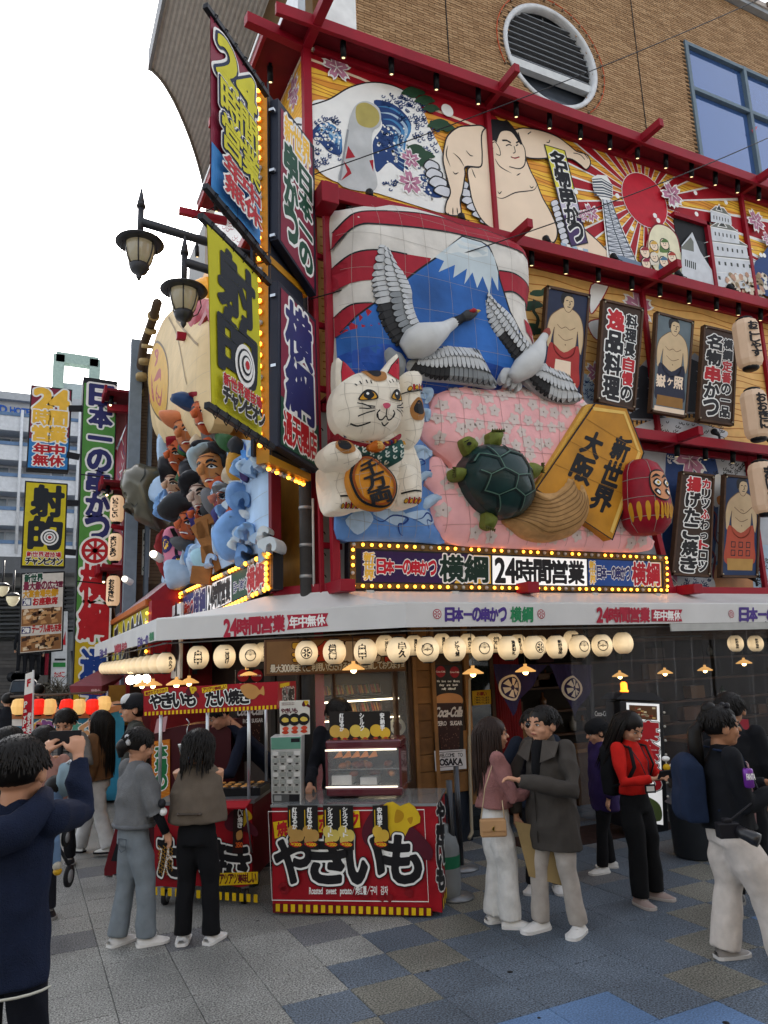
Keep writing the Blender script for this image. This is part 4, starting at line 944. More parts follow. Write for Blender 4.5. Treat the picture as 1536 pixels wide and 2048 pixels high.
def face(A):
 A.blob(b7([(240,130),(350,130),(357,180),(340,210),(300,218),(265,200)]),OR);A.blob(b7([(262,128),(325,128),(330,165),(305,188),(275,175)]),BLK2)
 for ex,ey,s in ((240,300,1),(408,292,.85)):
  A.blob(b7([(ex-52*s,ey+22),(ex-30*s,ey-18),(ex,ey-34),(ex+34*s,ey-18),(ex+48*s,ey+20),(ex,ey+30)]),BLK2,k=4);A.blob(b7([(ex-44*s,ey+20),(ex-24*s,ey-10),(ex,ey-26),(ex+28*s,ey-10),(ex+38*s,ey+17),(ex,ey+24)]),M('c08a1e'),k=4)
  A.blob(b7([(ex-28*s,ey),(ex,ey-28),(ex+28*s,ey),(ex,ey+26)]),BLK2,k=4);A.blob(b7([(ex-14,ey-8),(ex-6,ey-16),(ex+2,ey-8),(ex-6,ey+1)]),WHT,k=3)
  for l in ([(-52,-60),(-62,-74)],[(-30,-66),(-36,-88)],[(0,-70),(-4,-92)],[(20,-66),(18,-86)]):A.line(b7([(ex+l[0][0]*s,ey+l[0][1]),(ex+l[1][0]*s,ey+l[1][1])]),.014,BLK2,up=False)
 A.up();A.blob(b7([(312,352),(340,345),(358,355),(345,372),(325,373)]),M('c0506a'),k=4)
 for l in ([(337,374),(338,408)],[(290,400),(300,425),(320,428),(338,410),(355,428),(375,420),(385,395)],[(320,440),(340,455),(360,438)],[(160,440),(200,455),(260,440)],[(300,380),(286,400),(292,420)],[(375,380),(388,395),(382,415)]):A.line(b7(l),.014,BLK2,k=4,up=False)
 for l in ([(180,340),(230,360),(270,365)],[(190,370),(230,375),(270,372)],[(188,410),(230,395),(272,385)],[(200,345),(250,370)],[(455,320),(430,345),(400,355)],[(460,345),(430,358),(400,362)],[(455,395),(430,380),(400,372)],[(465,370),(430,368)]):A.line(b7(l),.012,BLK2,up=False)
 A.up()
lump(PH,[(115,220),(150,180),(230,135),(330,125),(400,150),(455,200),(470,290),(470,390),(445,450),(380,490),(290,503),(200,490),(140,455),(100,390),(92,290)],.27,FUR,'head',r,s=.045,rim=.5,back=-.14,wn=(5,5),paint=face)
# --- turtle
r=relief_root('turtle_sculpture',(990,990),'dark green paper turtle with straw-like tail crawling over the pink blossoms','sculpture')
PT=Plane((0,7.12,0),(1,0,0));TG=M('66702f',.6,var=.25,ns=8);SH=M('14302f',.4,var=.25,ns=4,coat=.2)
for nm,p in (('head',[(820,500),(850,484),(880,495),(905,540),(880,570),(855,585),(830,545)]),('flipper',[(975,460),(1045,460),(1040,500),(1030,535),(975,530),(970,495)]),('flipper',[(1150,660),(1200,630),(1255,650),(1250,700),(1190,735),(1165,700)]),('flipper',[(765,665),(835,665),(838,720),(800,730),(765,715)]),('flipper',[(955,905),(1015,940),(1000,990),(985,1005),(945,985),(945,940)])):
 lump(PT,p,.1,TG,nm,r,rim=.12,back=-.1,k=4,paint=(lambda A:(A.dot(*b7([(838,535)])[0],.022,BLK2,8),A.line(b7([(822,520),(835,515)]),.01,BLK2))) if nm=='head' else None)
m=MB()
for (x,y),(dx,dy) in [((978+i*12,462),(-2+i,-16)) for i in range(6)]+[((1252,645+i*10),(16,-8+4*i)) for i in range(5)]+[((768,668+i*11),(-16,-6+3*i)) for i in range(5)]+[((945+i*10,988+i*4),(-4+i*2,18)) for i in range(5)]:
 a=PT.px(*b7([(x,y)])[0],.06);b_=PT.px(*b7([(x+dx,y+dy)])[0],.06);m.tube([a,b_],[.022,.003],M('4a4a1e'),6)
m.build('claw',r)
def shell(A):
 L=[[(870,600),(940,640),(1010,600),(1090,620),(1120,690),(1180,700)],[(940,640),(960,700),(1030,740),(1110,730),(1120,690)],[(960,700),(900,730),(860,700)],[(1030,740),(1020,810),(1080,850),(1150,810),(1110,730)],[(1020,810),(950,840),(890,810),(900,730)],[(1080,850),(1090,920)],[(950,840),(990,920)],[(1010,600),(1000,550)],[(1090,620),(1110,570)],[(1150,810),(1200,830)],[(870,600),(848,640)],[(940,640),(910,560)]]
 for l in L:A.line(b7(l),.03,M('0c1d1d',.5),up=False)
 A.up()
 for l in L:A.line(b7([(x+6,y-4) for x,y in l]),.012,M('4c6a5e',.5),up=False)
lump(Plane((0,7.08,0),(1,0,0)),[(850,620),(880,560),(940,530),(1020,535),(1100,570),(1160,640),(1190,720),(1200,820),(1170,900),(1100,938),(1020,930),(940,890),(870,810),(832,720),(835,660)],.34,SH,'shell',r,s=.06,rim=.45,paint=shell)
ST=M('b08a5a',.7,var=.2,ns=10);STL=M('7f6038',.7);TP=[(1190,780),(1260,800),(1320,790),(1370,750),(1405,675),(1420,740),(1445,790),(1460,745),(1490,800),(1505,860),(1500,940),(1450,1020),(1370,1060),(1280,1070),(1180,1050),(1100,1000),(1050,950),(1150,920),(1195,860)]
def straw(A):
 for k in range(17):
  f=k/16;A.line(b7([(1192-f*140,800+f*150),(1240-f*80,850+f*150),(1300-f*30,830+f*215),(1370+f*60,780+f*200),(1410+f*70,720+f*130)]),.012,STL if k%2 else M('b08a58',.7),k=5,up=False)
lump(Plane((0,7.18,0),(1,0,0)),TP,.2,ST,'tail',r,rim=.25,k=3,paint=straw)
# --- shogi piece
r=relief_root('shogi_piece',(1190,940),'giant tilted golden shogi piece with black lettering leaning over the pink cloth','sculpture')
d6=lambda z:[(1036+a/3.012,560+b/3.012) for a,b in z]
PS2=Plane((0,7.1,0),(1,0,0));GO=M('b98020',.5,var=.22,ns=2.5,bump=.15,bs=9);fr=d6([(470,742),(650,770),(755,1040),(570,1565),(270,1300),(160,1240)])
fr=d6([(465,742),(655,772),(757,1040),(568,1565),(110,1260)]);m=MB();m.ext([PS2.px(*p) for p in fr],PS2.n,-.28,GO);m.ext([PS2.px(*p,-.02) for p in d6([(465,742),(420,745),(104,1255),(110,1262)])],PS2.n,-.1,M('c99a3c',.5));m.build('wooden_block',r,bev=.01)
A=Art(PS2,.003);A.line(fr,.022,BLK2,closed=True);A.line(d6([(452,775),(640,800),(730,1040),(562,1520)]),.05,M('d9b45c',.5),up=True)
A.text('新世界',[d6([(600,930)])[0],d6([(695,960)])[0],d6([(540,1420)])[0],d6([(415,1370)])[0]],BLK2,w=.04,vert=True,res=30,gap=.1)
A.text('大阪',[d6([(425,895)])[0],d6([(530,935)])[0],d6([(420,1250)])[0],d6([(300,1180)])[0]],BLK2,w=.045,vert=True,res=30,gap=.1)
for k in range(3):A.line([(p[0],p[1]) for p in d6([(400-k*90,830+k*140),(740-k*40,1040+k*130)])],.006,M('8a5f1c'),up=False)
A.build('lettering',r)
m=MB();m.add([PS2.px(*p,-.28) for p in fr]+[PS2.px(*(p[0]+.0,p[1]),-.28) for p in fr],[],GO)
# --- daruma doll at the edge
r=relief_root('daruma_doll',(1325,1000),'round red daruma doll with big eye and gold stripes hanging at the right edge','sculpture')
PD=Plane((0,6.75,0),(1,0,0));c0=PD.px(1322,985,-.3);RDm=M('8c1024',.45,var=.15,bump=.15,bs=9)
DS=.62
prof=[(a*DS*1.05,b_*DS) for a,b_ in [(.01,-.82),(.3,-.78),(.46,-.6),(.52,-.3),(.5,0),(.47,.25),(.43,.5),(.33,.7),(.18,.8),(.01,.83)]]
m=MB();m.lathe(c0,prof,RDm,28);m.build('body',r)
# face and stripes wrapped on the body
fa=math.radians(-112)
def wrap(u,v,off=.012):
 z=v*DS;rr=np.interp(z,[p[1] for p in prof],[p[0] for p in prof])+off;a=fa+u/.5
 return c0+Vector((rr*math.cos(a),rr*math.sin(a),z))
def wpoly(m,pts,mat,off):
 V,fs=fillpoly(spl(pts,5),.05);m.add([wrap(a,b_,off) for a,b_ in V],fs,mat,True)
m=MB();wpoly(m,[(-.02,.42),(.2,.5),(.42,.42),(.48,.1),(.36,-.12),(.2,-.18),(.02,-.1),(-.07,.12)],BLK2,.008);wpoly(m,[(0,.4),(.2,.46),(.4,.4),(.45,.1),(.34,-.1),(.2,-.15),(.04,-.08),(-.04,.12)],M('c9895f',.5),.014)
for e in (.1,.34):
 wpoly(m,[(e-.1,.2),(e,.3),(e+.09,.2),(e,.1)],BLK2,.02);wpoly(m,[(e-.07,.2),(e,.26),(e+.07,.2),(e,.14)],WHT,.026);wpoly(m,[(e-.03,.2),(e,.235),(e+.03,.2),(e,.165)],M('c09a20'),.032);wpoly(m,[(e-.12,.3),(e,.4),(e+.1,.34),(e,.34)],BLK2,.02)
 wpoly(m,[(e-.1,.02),(e-.04,.08),(e+.03,.02),(e,-.08)],BLK2,.02);wpoly(m,[(e-.06,.01),(e-.03,.04),(e+.01,0),(e-.01,-.05)],WHT,.026)
m.build('face_paint',r)
m=MB()
for x in (-.5,-.34,-.18,-.02):wpoly(m,[(x,-.22),(x+.05,-.18),(x+.08,-.3),(x+.07,-.5),(x+.02,-.58),(x-.01,-.4)],M('c08a20'),.012)
for k in range(6):wpoly(m,[(.1+.07*k,-.25-.03*(k%2)),(.13+.07*k,-.23),(.16+.07*k,-.5),(.1+.07*k,-.52+.1*(k%2))],M('c08a20'),.012)
m.build('gold_stripe',r)
m=MB()
for k in range(6):a=fa+k*1.05;m.tube([c0+Vector(((rr+.004)*math.cos(a),(rr+.004)*math.sin(a),z)) for rr,z in prof[1:-1]],.004,WIRE,4)
for z in (-.3,-.05,.2):rr=np.interp(z,[p[1] for p in prof],[p[0] for p in prof])+.004;m.tube([c0+Vector((rr*math.cos(t),rr*math.sin(t),z)) for t in np.linspace(0,6.28,25)],.004,WIRE,4)
m.build('wire',r);m=MB();m.tube([c0+Vector((0,.3,0)),c0+Vector((0,.7,.1))],.03,STEEL,6);m.build('bracket',r)
# ================================================================== SIGNS
def light_bulbs(rt,pts,n_off=4,r=.02,seed=1,axis=(0,-1,0)):
 """round marquee bulbs; some are out"""
 rn=random.Random(seed);mesh={}
 ax=Vector(axis);R=ax.to_track_quat('Z','Y').to_matrix()
 for key,mat in (('on',M('ffb648',.3,emis=2.6,eh='ff9c28',var=0)),('off',M('b9b4a8',.25,var=0))):
  m=MB();m.lathe((0,0,0),[(r*.75,0),(r*1.25,.004),(r*1.25,.012),(r*.9,.014)],M('8d8a84',.4) if key=='off' else M('d8a24a',.4),8,R=R);m.sph(R@Vector((0,0,.018)),r*.95,mat,8,5)
  o=m.build('bulb');mesh[key]=o.data;bpy.data.objects.remove(o)
 inv=ROOTM[rt.name].inverted()
 for i,p in enumerate(pts):
  o=bpy.data.objects.new('bulb',mesh['off' if rn.random()<1/n_off else 'on']);COL.objects.link(o);o.parent=rt;o.matrix_parent_inverse=Matrix();q=inv@Vector(p);o.location=q
  if inv.to_3x3()!=Matrix.Identity(3):o.rotation_euler=inv.to_3x3().to_euler()
DARK=M('14141a',.5);DG=M('1c4a38',.5);NAVY=M('2b2d63',.5);REDL=M('b01a24',.5);KG=M('0d2a1e',.5)
def board(name,pl,c,th,label,cat,group=None,frame=DARK,bulbs=None,fw=.035):
 """box sign whose face corners are photo pixels tl, tr, br, bl on plane pl"""
 q=[pl.at(*p) for p in c];ctr=pl.pt(sum(p[0] for p in q)/4,min(p[1] for p in q),0)
 r=root(name,ctr,0,label,cat,group);m=MB();m.ext([pl.pt(*p) for p in q],pl.n,-th,frame);m.build('frame',r,bev=.004)
 return r,q
# lower right marquee sign
PSG=Plane((0,7.42,0),(1,0,0));dsg=lambda z:z
r,q=board('marquee_sign',PSG,[(697,1080),(1335,1110),(1337,1187),(697,1180)],.12,'long horizontal bulb-lined sign in purple, white and blue above the right awning','sign','bulb-lined shop signs')
A=Art(PSG,.004);A.within([(697,1080),(1335,1110),(1337,1187),(697,1180)])
A.poly([(0.004,.03),(.996,.03),(.996,.97),(.004,.97)],M('6a4e1c',.45));A.poly([(.018,.16),(.982,.17),(.982,.86),(.018,.86)],DARK)
def brand(A,x0,x1,bg,ink1,ink2,ink3,tri,y0=.2,y1=.83,o=WHT):
 w_=x1-x0;A.poly([(x0,y0),(x1,y0),(x1,y1),(x0,y1)],bg)
 if tri:A.poly([(x0+w_*.86,y0),(x1,y0),(x1,y1),(x0+w_*.7,y1)],tri)
 A.text('新世界',(x0+w_*.015,y0+.03,x0+w_*.095,y1-.03),ink3,w=.03,out=[(.07,INK),(.1,o)],vert=True,res=18)
 A.text('日本一の串かつ',(x0+w_*.11,y0+.17,x0+w_*.56,y1-.17),ink1,w=.045,out=[(.1,o)],res=24)
 A.text('横綱',(x0+w_*.58,y0+.03,x0+w_*.98,y1-.03),ink2,w=.03,out=[(.075,o)],res=34)
brand(A,.032,.39,M('2c1248',.5),M('c2182a',.5),KG,YEL,YEL)
A.poly([(.395,.2),(.7,.2),(.7,.84),(.395,.84)],M('dfe0de',.4,emis=.12,eh='ffffff',var=.02));A.text('24時間営業',(.403,.26,.692,.79),INK,w=.035,res=34)
brand(A,.705,.972,M('1d4a96',.5),NAVY,M('b01628',.5),YEL,YEL)
A.build('lettering',r)
q=A.Q;U=lambda x,y:PSG.pt(*((1-x)*(1-y)*q[0]+x*(1-y)*q[1]+x*y*q[2]+(1-x)*y*q[3]),.01)
light_bulbs(r,[U((i+.5)/44,y) for y in (.09,.92) for i in range(44)]+[U(x,.2+.62*i/4) for x in (.009,.991) for i in range(5)],4,.019)
m=MB()
for x in (.05,.28,.5,.72,.95):p=U(x,1.0);m.box((p.x,p.y-.02,p.z-.03),(.09,.05,.05),M('b9b9b4',.4))
m.build('bracket',r)['kind']='stuff'
# lower left marquee on the left face
PSL=Plane((XF-.05,0,0),(0,-1,0));cl=[(362,1183),(546,1100),(546,1178),(362,1262)]
r,q=board('marquee_sign',PSL,cl,.12,'bulb-lined sign in blue, white and green seen edge-on left of the corner post','sign','bulb-lined shop signs')
A=Art(PSL,.004);A.within(cl);A.poly([(.01,.02),(.99,.02),(.99,.98),(.01,.98)],M('6a4e1c',.45));A.poly([(.03,.13),(.95,.13),(.95,.87),(.03,.87)],DARK)
A.poly([(.04,.16),(.38,.16),(.38,.84),(.04,.84)],M('1d3f7a',.5));A.text('串かつ',(.06,.35,.2,.75),REDL,w=.04,out=[(.09,WHT)],res=18);A.text('横綱',(.2,.18,.37,.82),NAVY,w=.03,out=[(.08,WHT)],res=22)
A.poly([(.39,.16),(.66,.16),(.66,.84),(.39,.84)],M('dfe0de',.4,emis=.1,eh='ffffff'));A.text('24時間営業',(.4,.22,.65,.8),INK,w=.05,res=26)
A.poly([(.67,.16),(.945,.16),(.945,.84),(.67,.84)],DG);A.text('日本一の串かつ',(.68,.4,.8,.66),NAVY,w=.03,out=[(.09,WHT)],res=16);A.text('横綱',(.8,.18,.94,.82),REDL,w=.03,out=[(.08,WHT)],res=24)
A.build('lettering',r);q=A.Q;UL=lambda x,y:PSL.pt(*((1-x)*(1-y)*q[0]+x*(1-y)*q[1]+x*y*q[2]+(1-x)*y*q[3]),.01)
light_bulbs(r,[UL((i+.5)/34,y) for y in (.07,.95) for i in range(34)]+[UL(.97,.15+.7*i/5) for i in range(6)]+[UL(.015,.15+.7*i/4) for i in range(5)],4,.028,2,(-1,0,0))
# framed wooden panels hanging on the mid and low floors
PFR=Plane((0,7.56,0),(1,0,0));WOODF=M('4a3424',.6,var=.2,ns=9,bump=.2,bs=30);WB=M('3a2a20',.6,var=.2,ns=9)
def framed(c,bg,label,group,fn):
 r,q=board('framed_panel',PFR,c,.06,label,'framed panel',group,WOODF);A=Art(PFR,.002);A.within(c)
 A.poly([(.05,.025),(.95,.025),(.95,.975),(.05,.975)],bg);fn(A);A.build('artwork',r)
 m=MB()
 for (x0,y0,x1,y1) in ((0,0,1,.022),(0,.978,1,1),(0,0,.045,1),(.955,0,1,1)):
  m.ext([PFR.px(*p) for p in [(c[0][0]+(c[1][0]-c[0][0])*x+(c[3][0]-c[0][0])*y+(c[0][0]-c[1][0]+c[2][0]-c[3][0])*x*y,c[0][1]+(c[1][1]-c[0][1])*x+(c[3][1]-c[0][1])*y+(c[0][1]-c[1][1]+c[2][1]-c[3][1])*x*y) for x,y in ((x0,y0),(x1,y0),(x1,y1),(x0,y1))]],PFR.n,.02,WOODF)
 m.build('moulding',r);m=MB()
 for x,y in ((.05,.03),(.95,.03),(.95,.97),(.05,.97)):a,b_=A.c([(x,y)])[0];m.sph(PFR.pt(a,b_,.022),.014,M('b0a890',.3,.8),6,4)
 m.build('screw',r)['kind']='stuff';return r
SK=M('c3ab86',.55,var=.07);SKL=M('6b5238',.55,var=0)
def wrestler(A,lower,lmat,y0=0,arms=0,hair=1,dy=0):
 def B(p,m_,k=4):A.blob(p,m_,k=k)
 def L(p,w_=.01,k=4):A.line(p,w_,SKL,k=k,up=False)
 B([(.1,.52),(.08,.38),(.14,.27),(.3,.2),(.42,.17),(.62,.17),(.8,.22),(.9,.32),(.93,.45),(.9,.56),(.84,.5),(.78,.36),(.76,.5),(.7,.58),(.5,.62),(.3,.57),(.24,.48),(.24,.36),(.2,.44),(.16,.54)],SK)
 L([(.1,.52),(.08,.38),(.14,.27),(.3,.2),(.42,.17),(.62,.17),(.8,.22),(.9,.32),(.93,.45),(.9,.56)],.012)
 L([(.24,.36),(.24,.48),(.3,.57),(.5,.62),(.7,.58),(.76,.5),(.78,.36)],.012);L([(.3,.33),(.4,.36),(.5,.34),(.6,.36),(.72,.33)]);L([(.34,.42),(.5,.46),(.68,.43)]);A.dot(.52,.5,.012,SKL,6,up=False)
 if lower=='skirt':B([(.18,.5),(.5,.57),(.82,.49),(.88,.68),(.9,.85),(.5,.9),(.1,.85),(.12,.66)],lmat)
 A.up()
 hy=.1+dy;B([(.4,hy-.035),(.5,hy-.06),(.62,hy-.03),(.64,hy+.04),(.56,hy+.1),(.46,hy+.09),(.4,hy+.03)],SK);L([(.4,hy-.03),(.4,hy+.03),(.46,hy+.09),(.56,hy+.1),(.64,hy+.04)])
 B([(.36,hy+.03),(.34,hy-.04),(.42,hy-.075),(.56,hy-.075),(.62,hy-.04),(.5,hy-.045),(.43,hy-.02),(.41,hy+.03)],INK);A.poly([(.43,hy-.07),(.48,hy-.1),(.56,hy-.095),(.53,hy-.07)],INK)
 for l in ([(.46,hy),(.51,hy-.004)],[(.56,hy-.004),(.61,hy)],[(.54,hy),(.56,hy+.03),(.53,hy+.035)],[(.5,hy+.055),(.57,hy+.055)]):A.line(l,.013,INK,k=3,up=False)
 A.up()
fr_=[(1093,571),(1178,590),(1166,808),(1080,795)]
def a1(A):
 wrestler(A,'skirt',M('a02c28',.55));A.poly([(.32,.64),(.68,.64),(.7,.8),(.3,.8)],CREAM);A.poly([(.18,.82),(.83,.82),(.83,.845),(.18,.845)],CREAM);A.poly([(.17,.86),(.84,.86),(.84,.885),(.17,.885)],CREAM);A.blob([(.4,.9),(.84,.9),(.9,.97),(.45,.97)],BLK2,k=3)
framed([(1093,571),(1180,590),(1161,812),(1077,795)],M('232b42',.6),'framed print of a wrestler in a red skirt on navy, leftmost of the upper row','framed panels hung on the upper right face',a1)
def a3(A):wrestler(A,'skirt',M('23283a',.55));A.text('嶽',(.1,.62,.36,.74),CREAM,w=.03,res=20);A.text('ヶ',(.4,.64,.56,.71),CREAM,w=.03,res=16);A.text('照',(.58,.61,.84,.73),CREAM,w=.03,res=20);A.poly([(.16,.82),(.86,.82),(.88,.92),(.14,.92)],M('8a6330',.6));A.poly([(.1,.93),(.93,.93),(.93,.975),(.1,.975)],CREAM)
framed([(1312,623),(1387,643),(1372,836),(1300,824)],M('5d6a70',.6),'framed print of a wrestler in a dark navy skirt on grey, between two lettered boards','framed panels hung on the upper right face',a3)
def tboard(c,cols,label,grp):
 def f(A):
  for s_,bx in cols:
   n=len(s_);
   for i,(ch,col) in enumerate(s_):
    y0,y1=bx[1]+(bx[3]-bx[1])*i/n,bx[1]+(bx[3]-bx[1])*(i+1)/n
    A.text(ch,(bx[0],y0,bx[2],y1),col,w=.045,out=[(.1,WHT)],vert=True,res=24,gap=.1)
 return framed(c,WB,label,grp,f)
K,RR=INK,REDL
tboard([(1205,598),(1287,617),(1269,822),(1192,803)],[([('料',K),('理',K),('長',K),('自',RR),('慢',RR),('の',K)],(.6,.09,.88,.93)),([('逸',RR),('品',K),('料',K),('理',K)],(.14,.07,.56,.95))],'brown wooden board lettered in black and red, first lettered board from the striped relief','framed panels hung on the upper right face')
tboard([(1407,650),(1475,666),(1466,852),(1395,842)],[([('横',K),('綱',K),('定',RR),('番',RR),('の',K),('一',K),('品',K)],(.6,.09,.88,.93)),([('名',K),('物',K),('串',RR),('か',K),('つ',K)],(.12,.07,.55,.93))],'brown wooden board lettered in black and red beside the topmost paper lantern','framed panels hung on the upper right face')
tboard([(1362,942),(1428,950),(1420,1155),(1342,1150)],[([('カ',RR),('リ',K),('ッ',K),('ふ',RR),('わ',K),('っ',K),('ト',RR),('ロ',K),('ッ',K)],(.66,.05,.9,.95)),([('揚',RR),('げ',K),('た',K),('こ',K),('焼',K),('き',K)],(.2,.04,.62,.97))],'lower brown lettered board partly hidden behind the red daruma doll','framed panels hung on the lower right face')
def a5(A):
 wrestler(A,'skirt',M('a8452c',.55))
 for i in range(3):
  for j in range(2):A.line([(.26+i*.2,.66+j*.08),(.36+i*.2,.66+j*.08),(.36+i*.2,.71+j*.08),(.26+i*.2,.71+j*.08)],.02,INK,closed=True,up=False)
 A.up();A.poly([(.16,.82),(.86,.82),(.84,.93),(.18,.93)],M('a98345',.6));A.blob([(.3,.3),(.55,.36),(.75,.3),(.8,.36),(.55,.42),(.28,.38)],SK,k=4);A.line([(.3,.32),(.55,.38),(.78,.31)],.012,SKL,k=4)
framed([(1448,948),(1521,956),(1515,1156),(1440,1155)],M('1f3355',.6),'framed print of a wrestler with folded arms in a patterned orange apron','framed panels hung on the lower right face',a5)
# ---- the pole-mounted sign tower at the corner
DT=Vector((.735,.678,0)).normalized();PT_=Plane((2.74,7.32,0),DT);PB2=Plane(PT_.O-PT_.n*.1,DT)   # face plane and back plane
r=root('projecting_sign',(2.6,7.3,4.0),0,'tall two-box vertical sign with bulb-lined yellow rim projecting from the corner pole','sign')
def tbox(c,th=.1):
 m=MB();m.ext([PT_.px(*p) for p in c],PT_.n,-th,M('1b2130',.45));m.build('light_box',r,bev=.006)
tbox([(556,196),(629,293),(633,592),(556,478)]);tbox([(556,560),(632,640),(641,945),(556,892)])
MAR=M('7c2138',.5,var=.06)
A=Art(PT_,.004)
c1=[(561,215),(624,297),(628,580),(561,480)];A.within(c1);A.poly([(0,0),(1,0),(1,1),(0,1)],MAR)
A.text('新世界',(.1,.0,.93,.2),YEL,w=.03,out=[(.07,M('2a4a8c')),(.11,WHT)],res=24)
A.text('日本一の',(.54,.23,.95,.95),DG,w=.05,out=[(.12,WHT)],vert=True,res=30);A.text('串かつ',(.1,.2,.5,.9),DG,w=.055,out=[(.12,WHT)],vert=True,res=30)
c2=[(561,575),(628,645),(637,935),(561,888)];A.within(c2);A.poly([(0,0),(1,0),(1,.72),(0,.7)],MAR);A.poly([(0,.7),(1,.72),(1,1),(0,1)],DG)
A.text('横綱',(.12,.02,.9,.76),NAVY,w=.035,out=[(.085,WHT)],vert=True,res=40,gap=.03);A.text('通天閣店',(.06,.78,.96,.97),REDL,w=.035,out=[(.09,WHT)],res=26)
A.build('lettering',r)
# yellow rim behind the boxes with bulbs on its edge
YR_=M('b07a12',.45,var=.1)
def dpt(x,y,h):a,b_=PT_.at(x,y);return PT_.pt(a,b_,h)
aL=PT_.at(556,500)[0];aR=PT_.at(640,900)[0]-.02;zt=PT_.at(556,180)[1];zb=PT_.at(556,905)[1]
zt2,zb2=PT_.at(556,500)[1],PT_.at(556,540)[1]
m=MB()
def slab(a0,a1,z0,z1,h0,h1,mat):m.ext([PT_.pt(a0,z0,h0),PT_.pt(a1,z0,h0),PT_.pt(a1,z1,h0),PT_.pt(a0,z1,h0)],PT_.n,h1-h0,mat)
slab(aL-.02,aR,zb-.08,zb,-.26,-.11,YR_);slab(aL-.02,aL+.03,zb,zt2-.12,-.26,-.11,YR_);slab(aL-.02,aL+.03,zt2,zt,-.26,-.11,YR_);slab(aL-.02,aR,zt2-.1,zt2-.02,-.26,-.11,YR_)
m.build('yellow_rim',r)
m=MB();slab(aL-.02,aL+.01,zb,zt+.1,-.11,-.1,DARK);slab(aL+.02,aR-.1,zb+.05,zt,-.2,-.12,M('1a1e2a'));slab(aL-.06,aL,zb,zt,-.3,-.27,M('1d2433'));m.build('back_frame',r)
bp=[PT_.pt(aL-.03,zb+.1+(zt-zb-.1)*k/34,-.2) for k in range(35)];light_bulbs(r,bp,5,.026,5,-DT)
bp=[PT_.pt(aL+.02+(aR-aL-.05)*k/10,zb-.09,-.19) for k in range(11)];light_bulbs(r,bp,4,.026,8,(0,0,-1))
bp=[PT_.pt(aL+.06+(aR-aL-.1)*k/9,zt2-.105,-.19) for k in range(10)];light_bulbs(r,bp,6,.024,9,(0,0,-1))
m=MB()
for y in (215,335,465,585,725,870):p=PT_.at(550,y);m.box(PT_.pt(aL-.01,p[1],-.05),(.05,.06,.03),CHROME,rz=.75)
m.build('latch',r)['kind']='stuff'
# fabric banners on rods
def cloth(name,c,label,group,fn,amp=.01,seed=0,nx=10,ny=26,mat=None):
 q=np.array([PT_.at(*p) for p in c]);rt=root(name,PT_.pt(*((q[2]+q[3])/2)),0,label,'banner',group)
 f=lambda V:amp*(np.sin((V[:,0]-q[0][0])*3.5+seed+V[:,1]*.9)+.6*np.sin((V[:,1])*2.1+(V[:,0]-q[0][0])*2+seed))
 A=Art(PT_,.004,surf=f,sub=.12);A.within(c);A.poly([(0,0),(1,0),(1,1),(0,1)],mat);A.h+=.008;A.step=.005;fn(A);A.mb.build('banner_cloth',rt)
 A2=Art(PT_,-.002,surf=f,sub=.12);A2.within(c);A2.poly([(0,0),(1,0),(1,1),(0,1)],mat);A2.mb.build('cloth_back',rt)
 for (p0,p1,dy) in ((c[0],c[1],-.04),(c[3],c[2],.04)):
  m=MB();a,b_=PT_.px(*p0),PT_.px(*p1);d_=(b_-a).normalized();a=a-d_*.08+Vector((0,0,dy*-1));b_=b_+d_*.22+Vector((0,0,-dy));m.beam(a,b_,.055,.06,M('15181f',.45));m.build('rod',rt,bev=.005)
  m=MB()
  for k in range(6):p=a+(b_-a)*(.12+.15*k);m.tube([p+Vector((0,0,.05)),p+PT_.n*.05,p+Vector((0,0,-.07)),p-PT_.n*.04,p+Vector((0,0,.05))],.007,BLK,5)
  m.build('cord_loop',rt)['kind']='stuff'
 return rt
def b24(A):
 A.poly([(0,.74),(.5,.745),(.5,1),(0,1)],M('3a7cb8',.6));A.poly([(.5,.745),(1,.66),(1,1),(.5,1)],M('3a7cb8',.6));ol=[(.11,WHT),(.075,M('1b2a4a'))];YY=M('c9c22e',.6)
 A.text('24',(.1,.05,.93,.3),YY,w=.035,out=ol,res=36,gap=.0,shear=.04);A.text('時間',(.12,.31,.93,.51),YY,w=.025,out=ol,res=34,gap=.02);A.text('営業',(.12,.52,.93,.72),YY,w=.025,out=ol,res=34,gap=.02)
 A.text('年中',(.14,.745,.9,.855),RR,w=.03,out=[(.09,WHT)],res=28,gap=.02);A.text('無休',(.14,.86,.9,.97),RR,w=.025,out=[(.09,WHT)],res=28,gap=.02)
cloth('fabric_banner',[(420,32),(513,166),(516,492),(420,376)],'maroon and blue cloth banner with yellow numerals 24, above the yellow banner','cloth banners on rods at the corner',b24,mat=MAR)
YB_=M('b9b422',.65,var=.05);INB=M('20252c',.6)
def bsh(A):
 A.text('射',(.14,.05,.9,.4),INB,w=.045,res=44);A.text('的',(.12,.41,.9,.76),INB,w=.045,res=44)
 for rr,mt_ in ((.19,WHT),(.15,INB),(.13,WHT),(.09,INB),(.07,WHT),(.04,RR)):A.dot(.62,.66,rr*.9,mt_,20,sq=1.2)
 A.text('新世界遊技場',(.13,.8,.9,.87),RR,w=.03,out=[(.08,WHT)],res=22);A.text('チャンピオン',(.1,.88,.95,.97),INK,w=.05,out=[(.1,WHT)],res=22)
cloth('fabric_banner',[(411,450),(517,552),(522,872),(424,808)],'yellow cloth banner with big black characters and a target, below the maroon banner','cloth banners on rods at the corner',bsh,seed=2,mat=YB_)
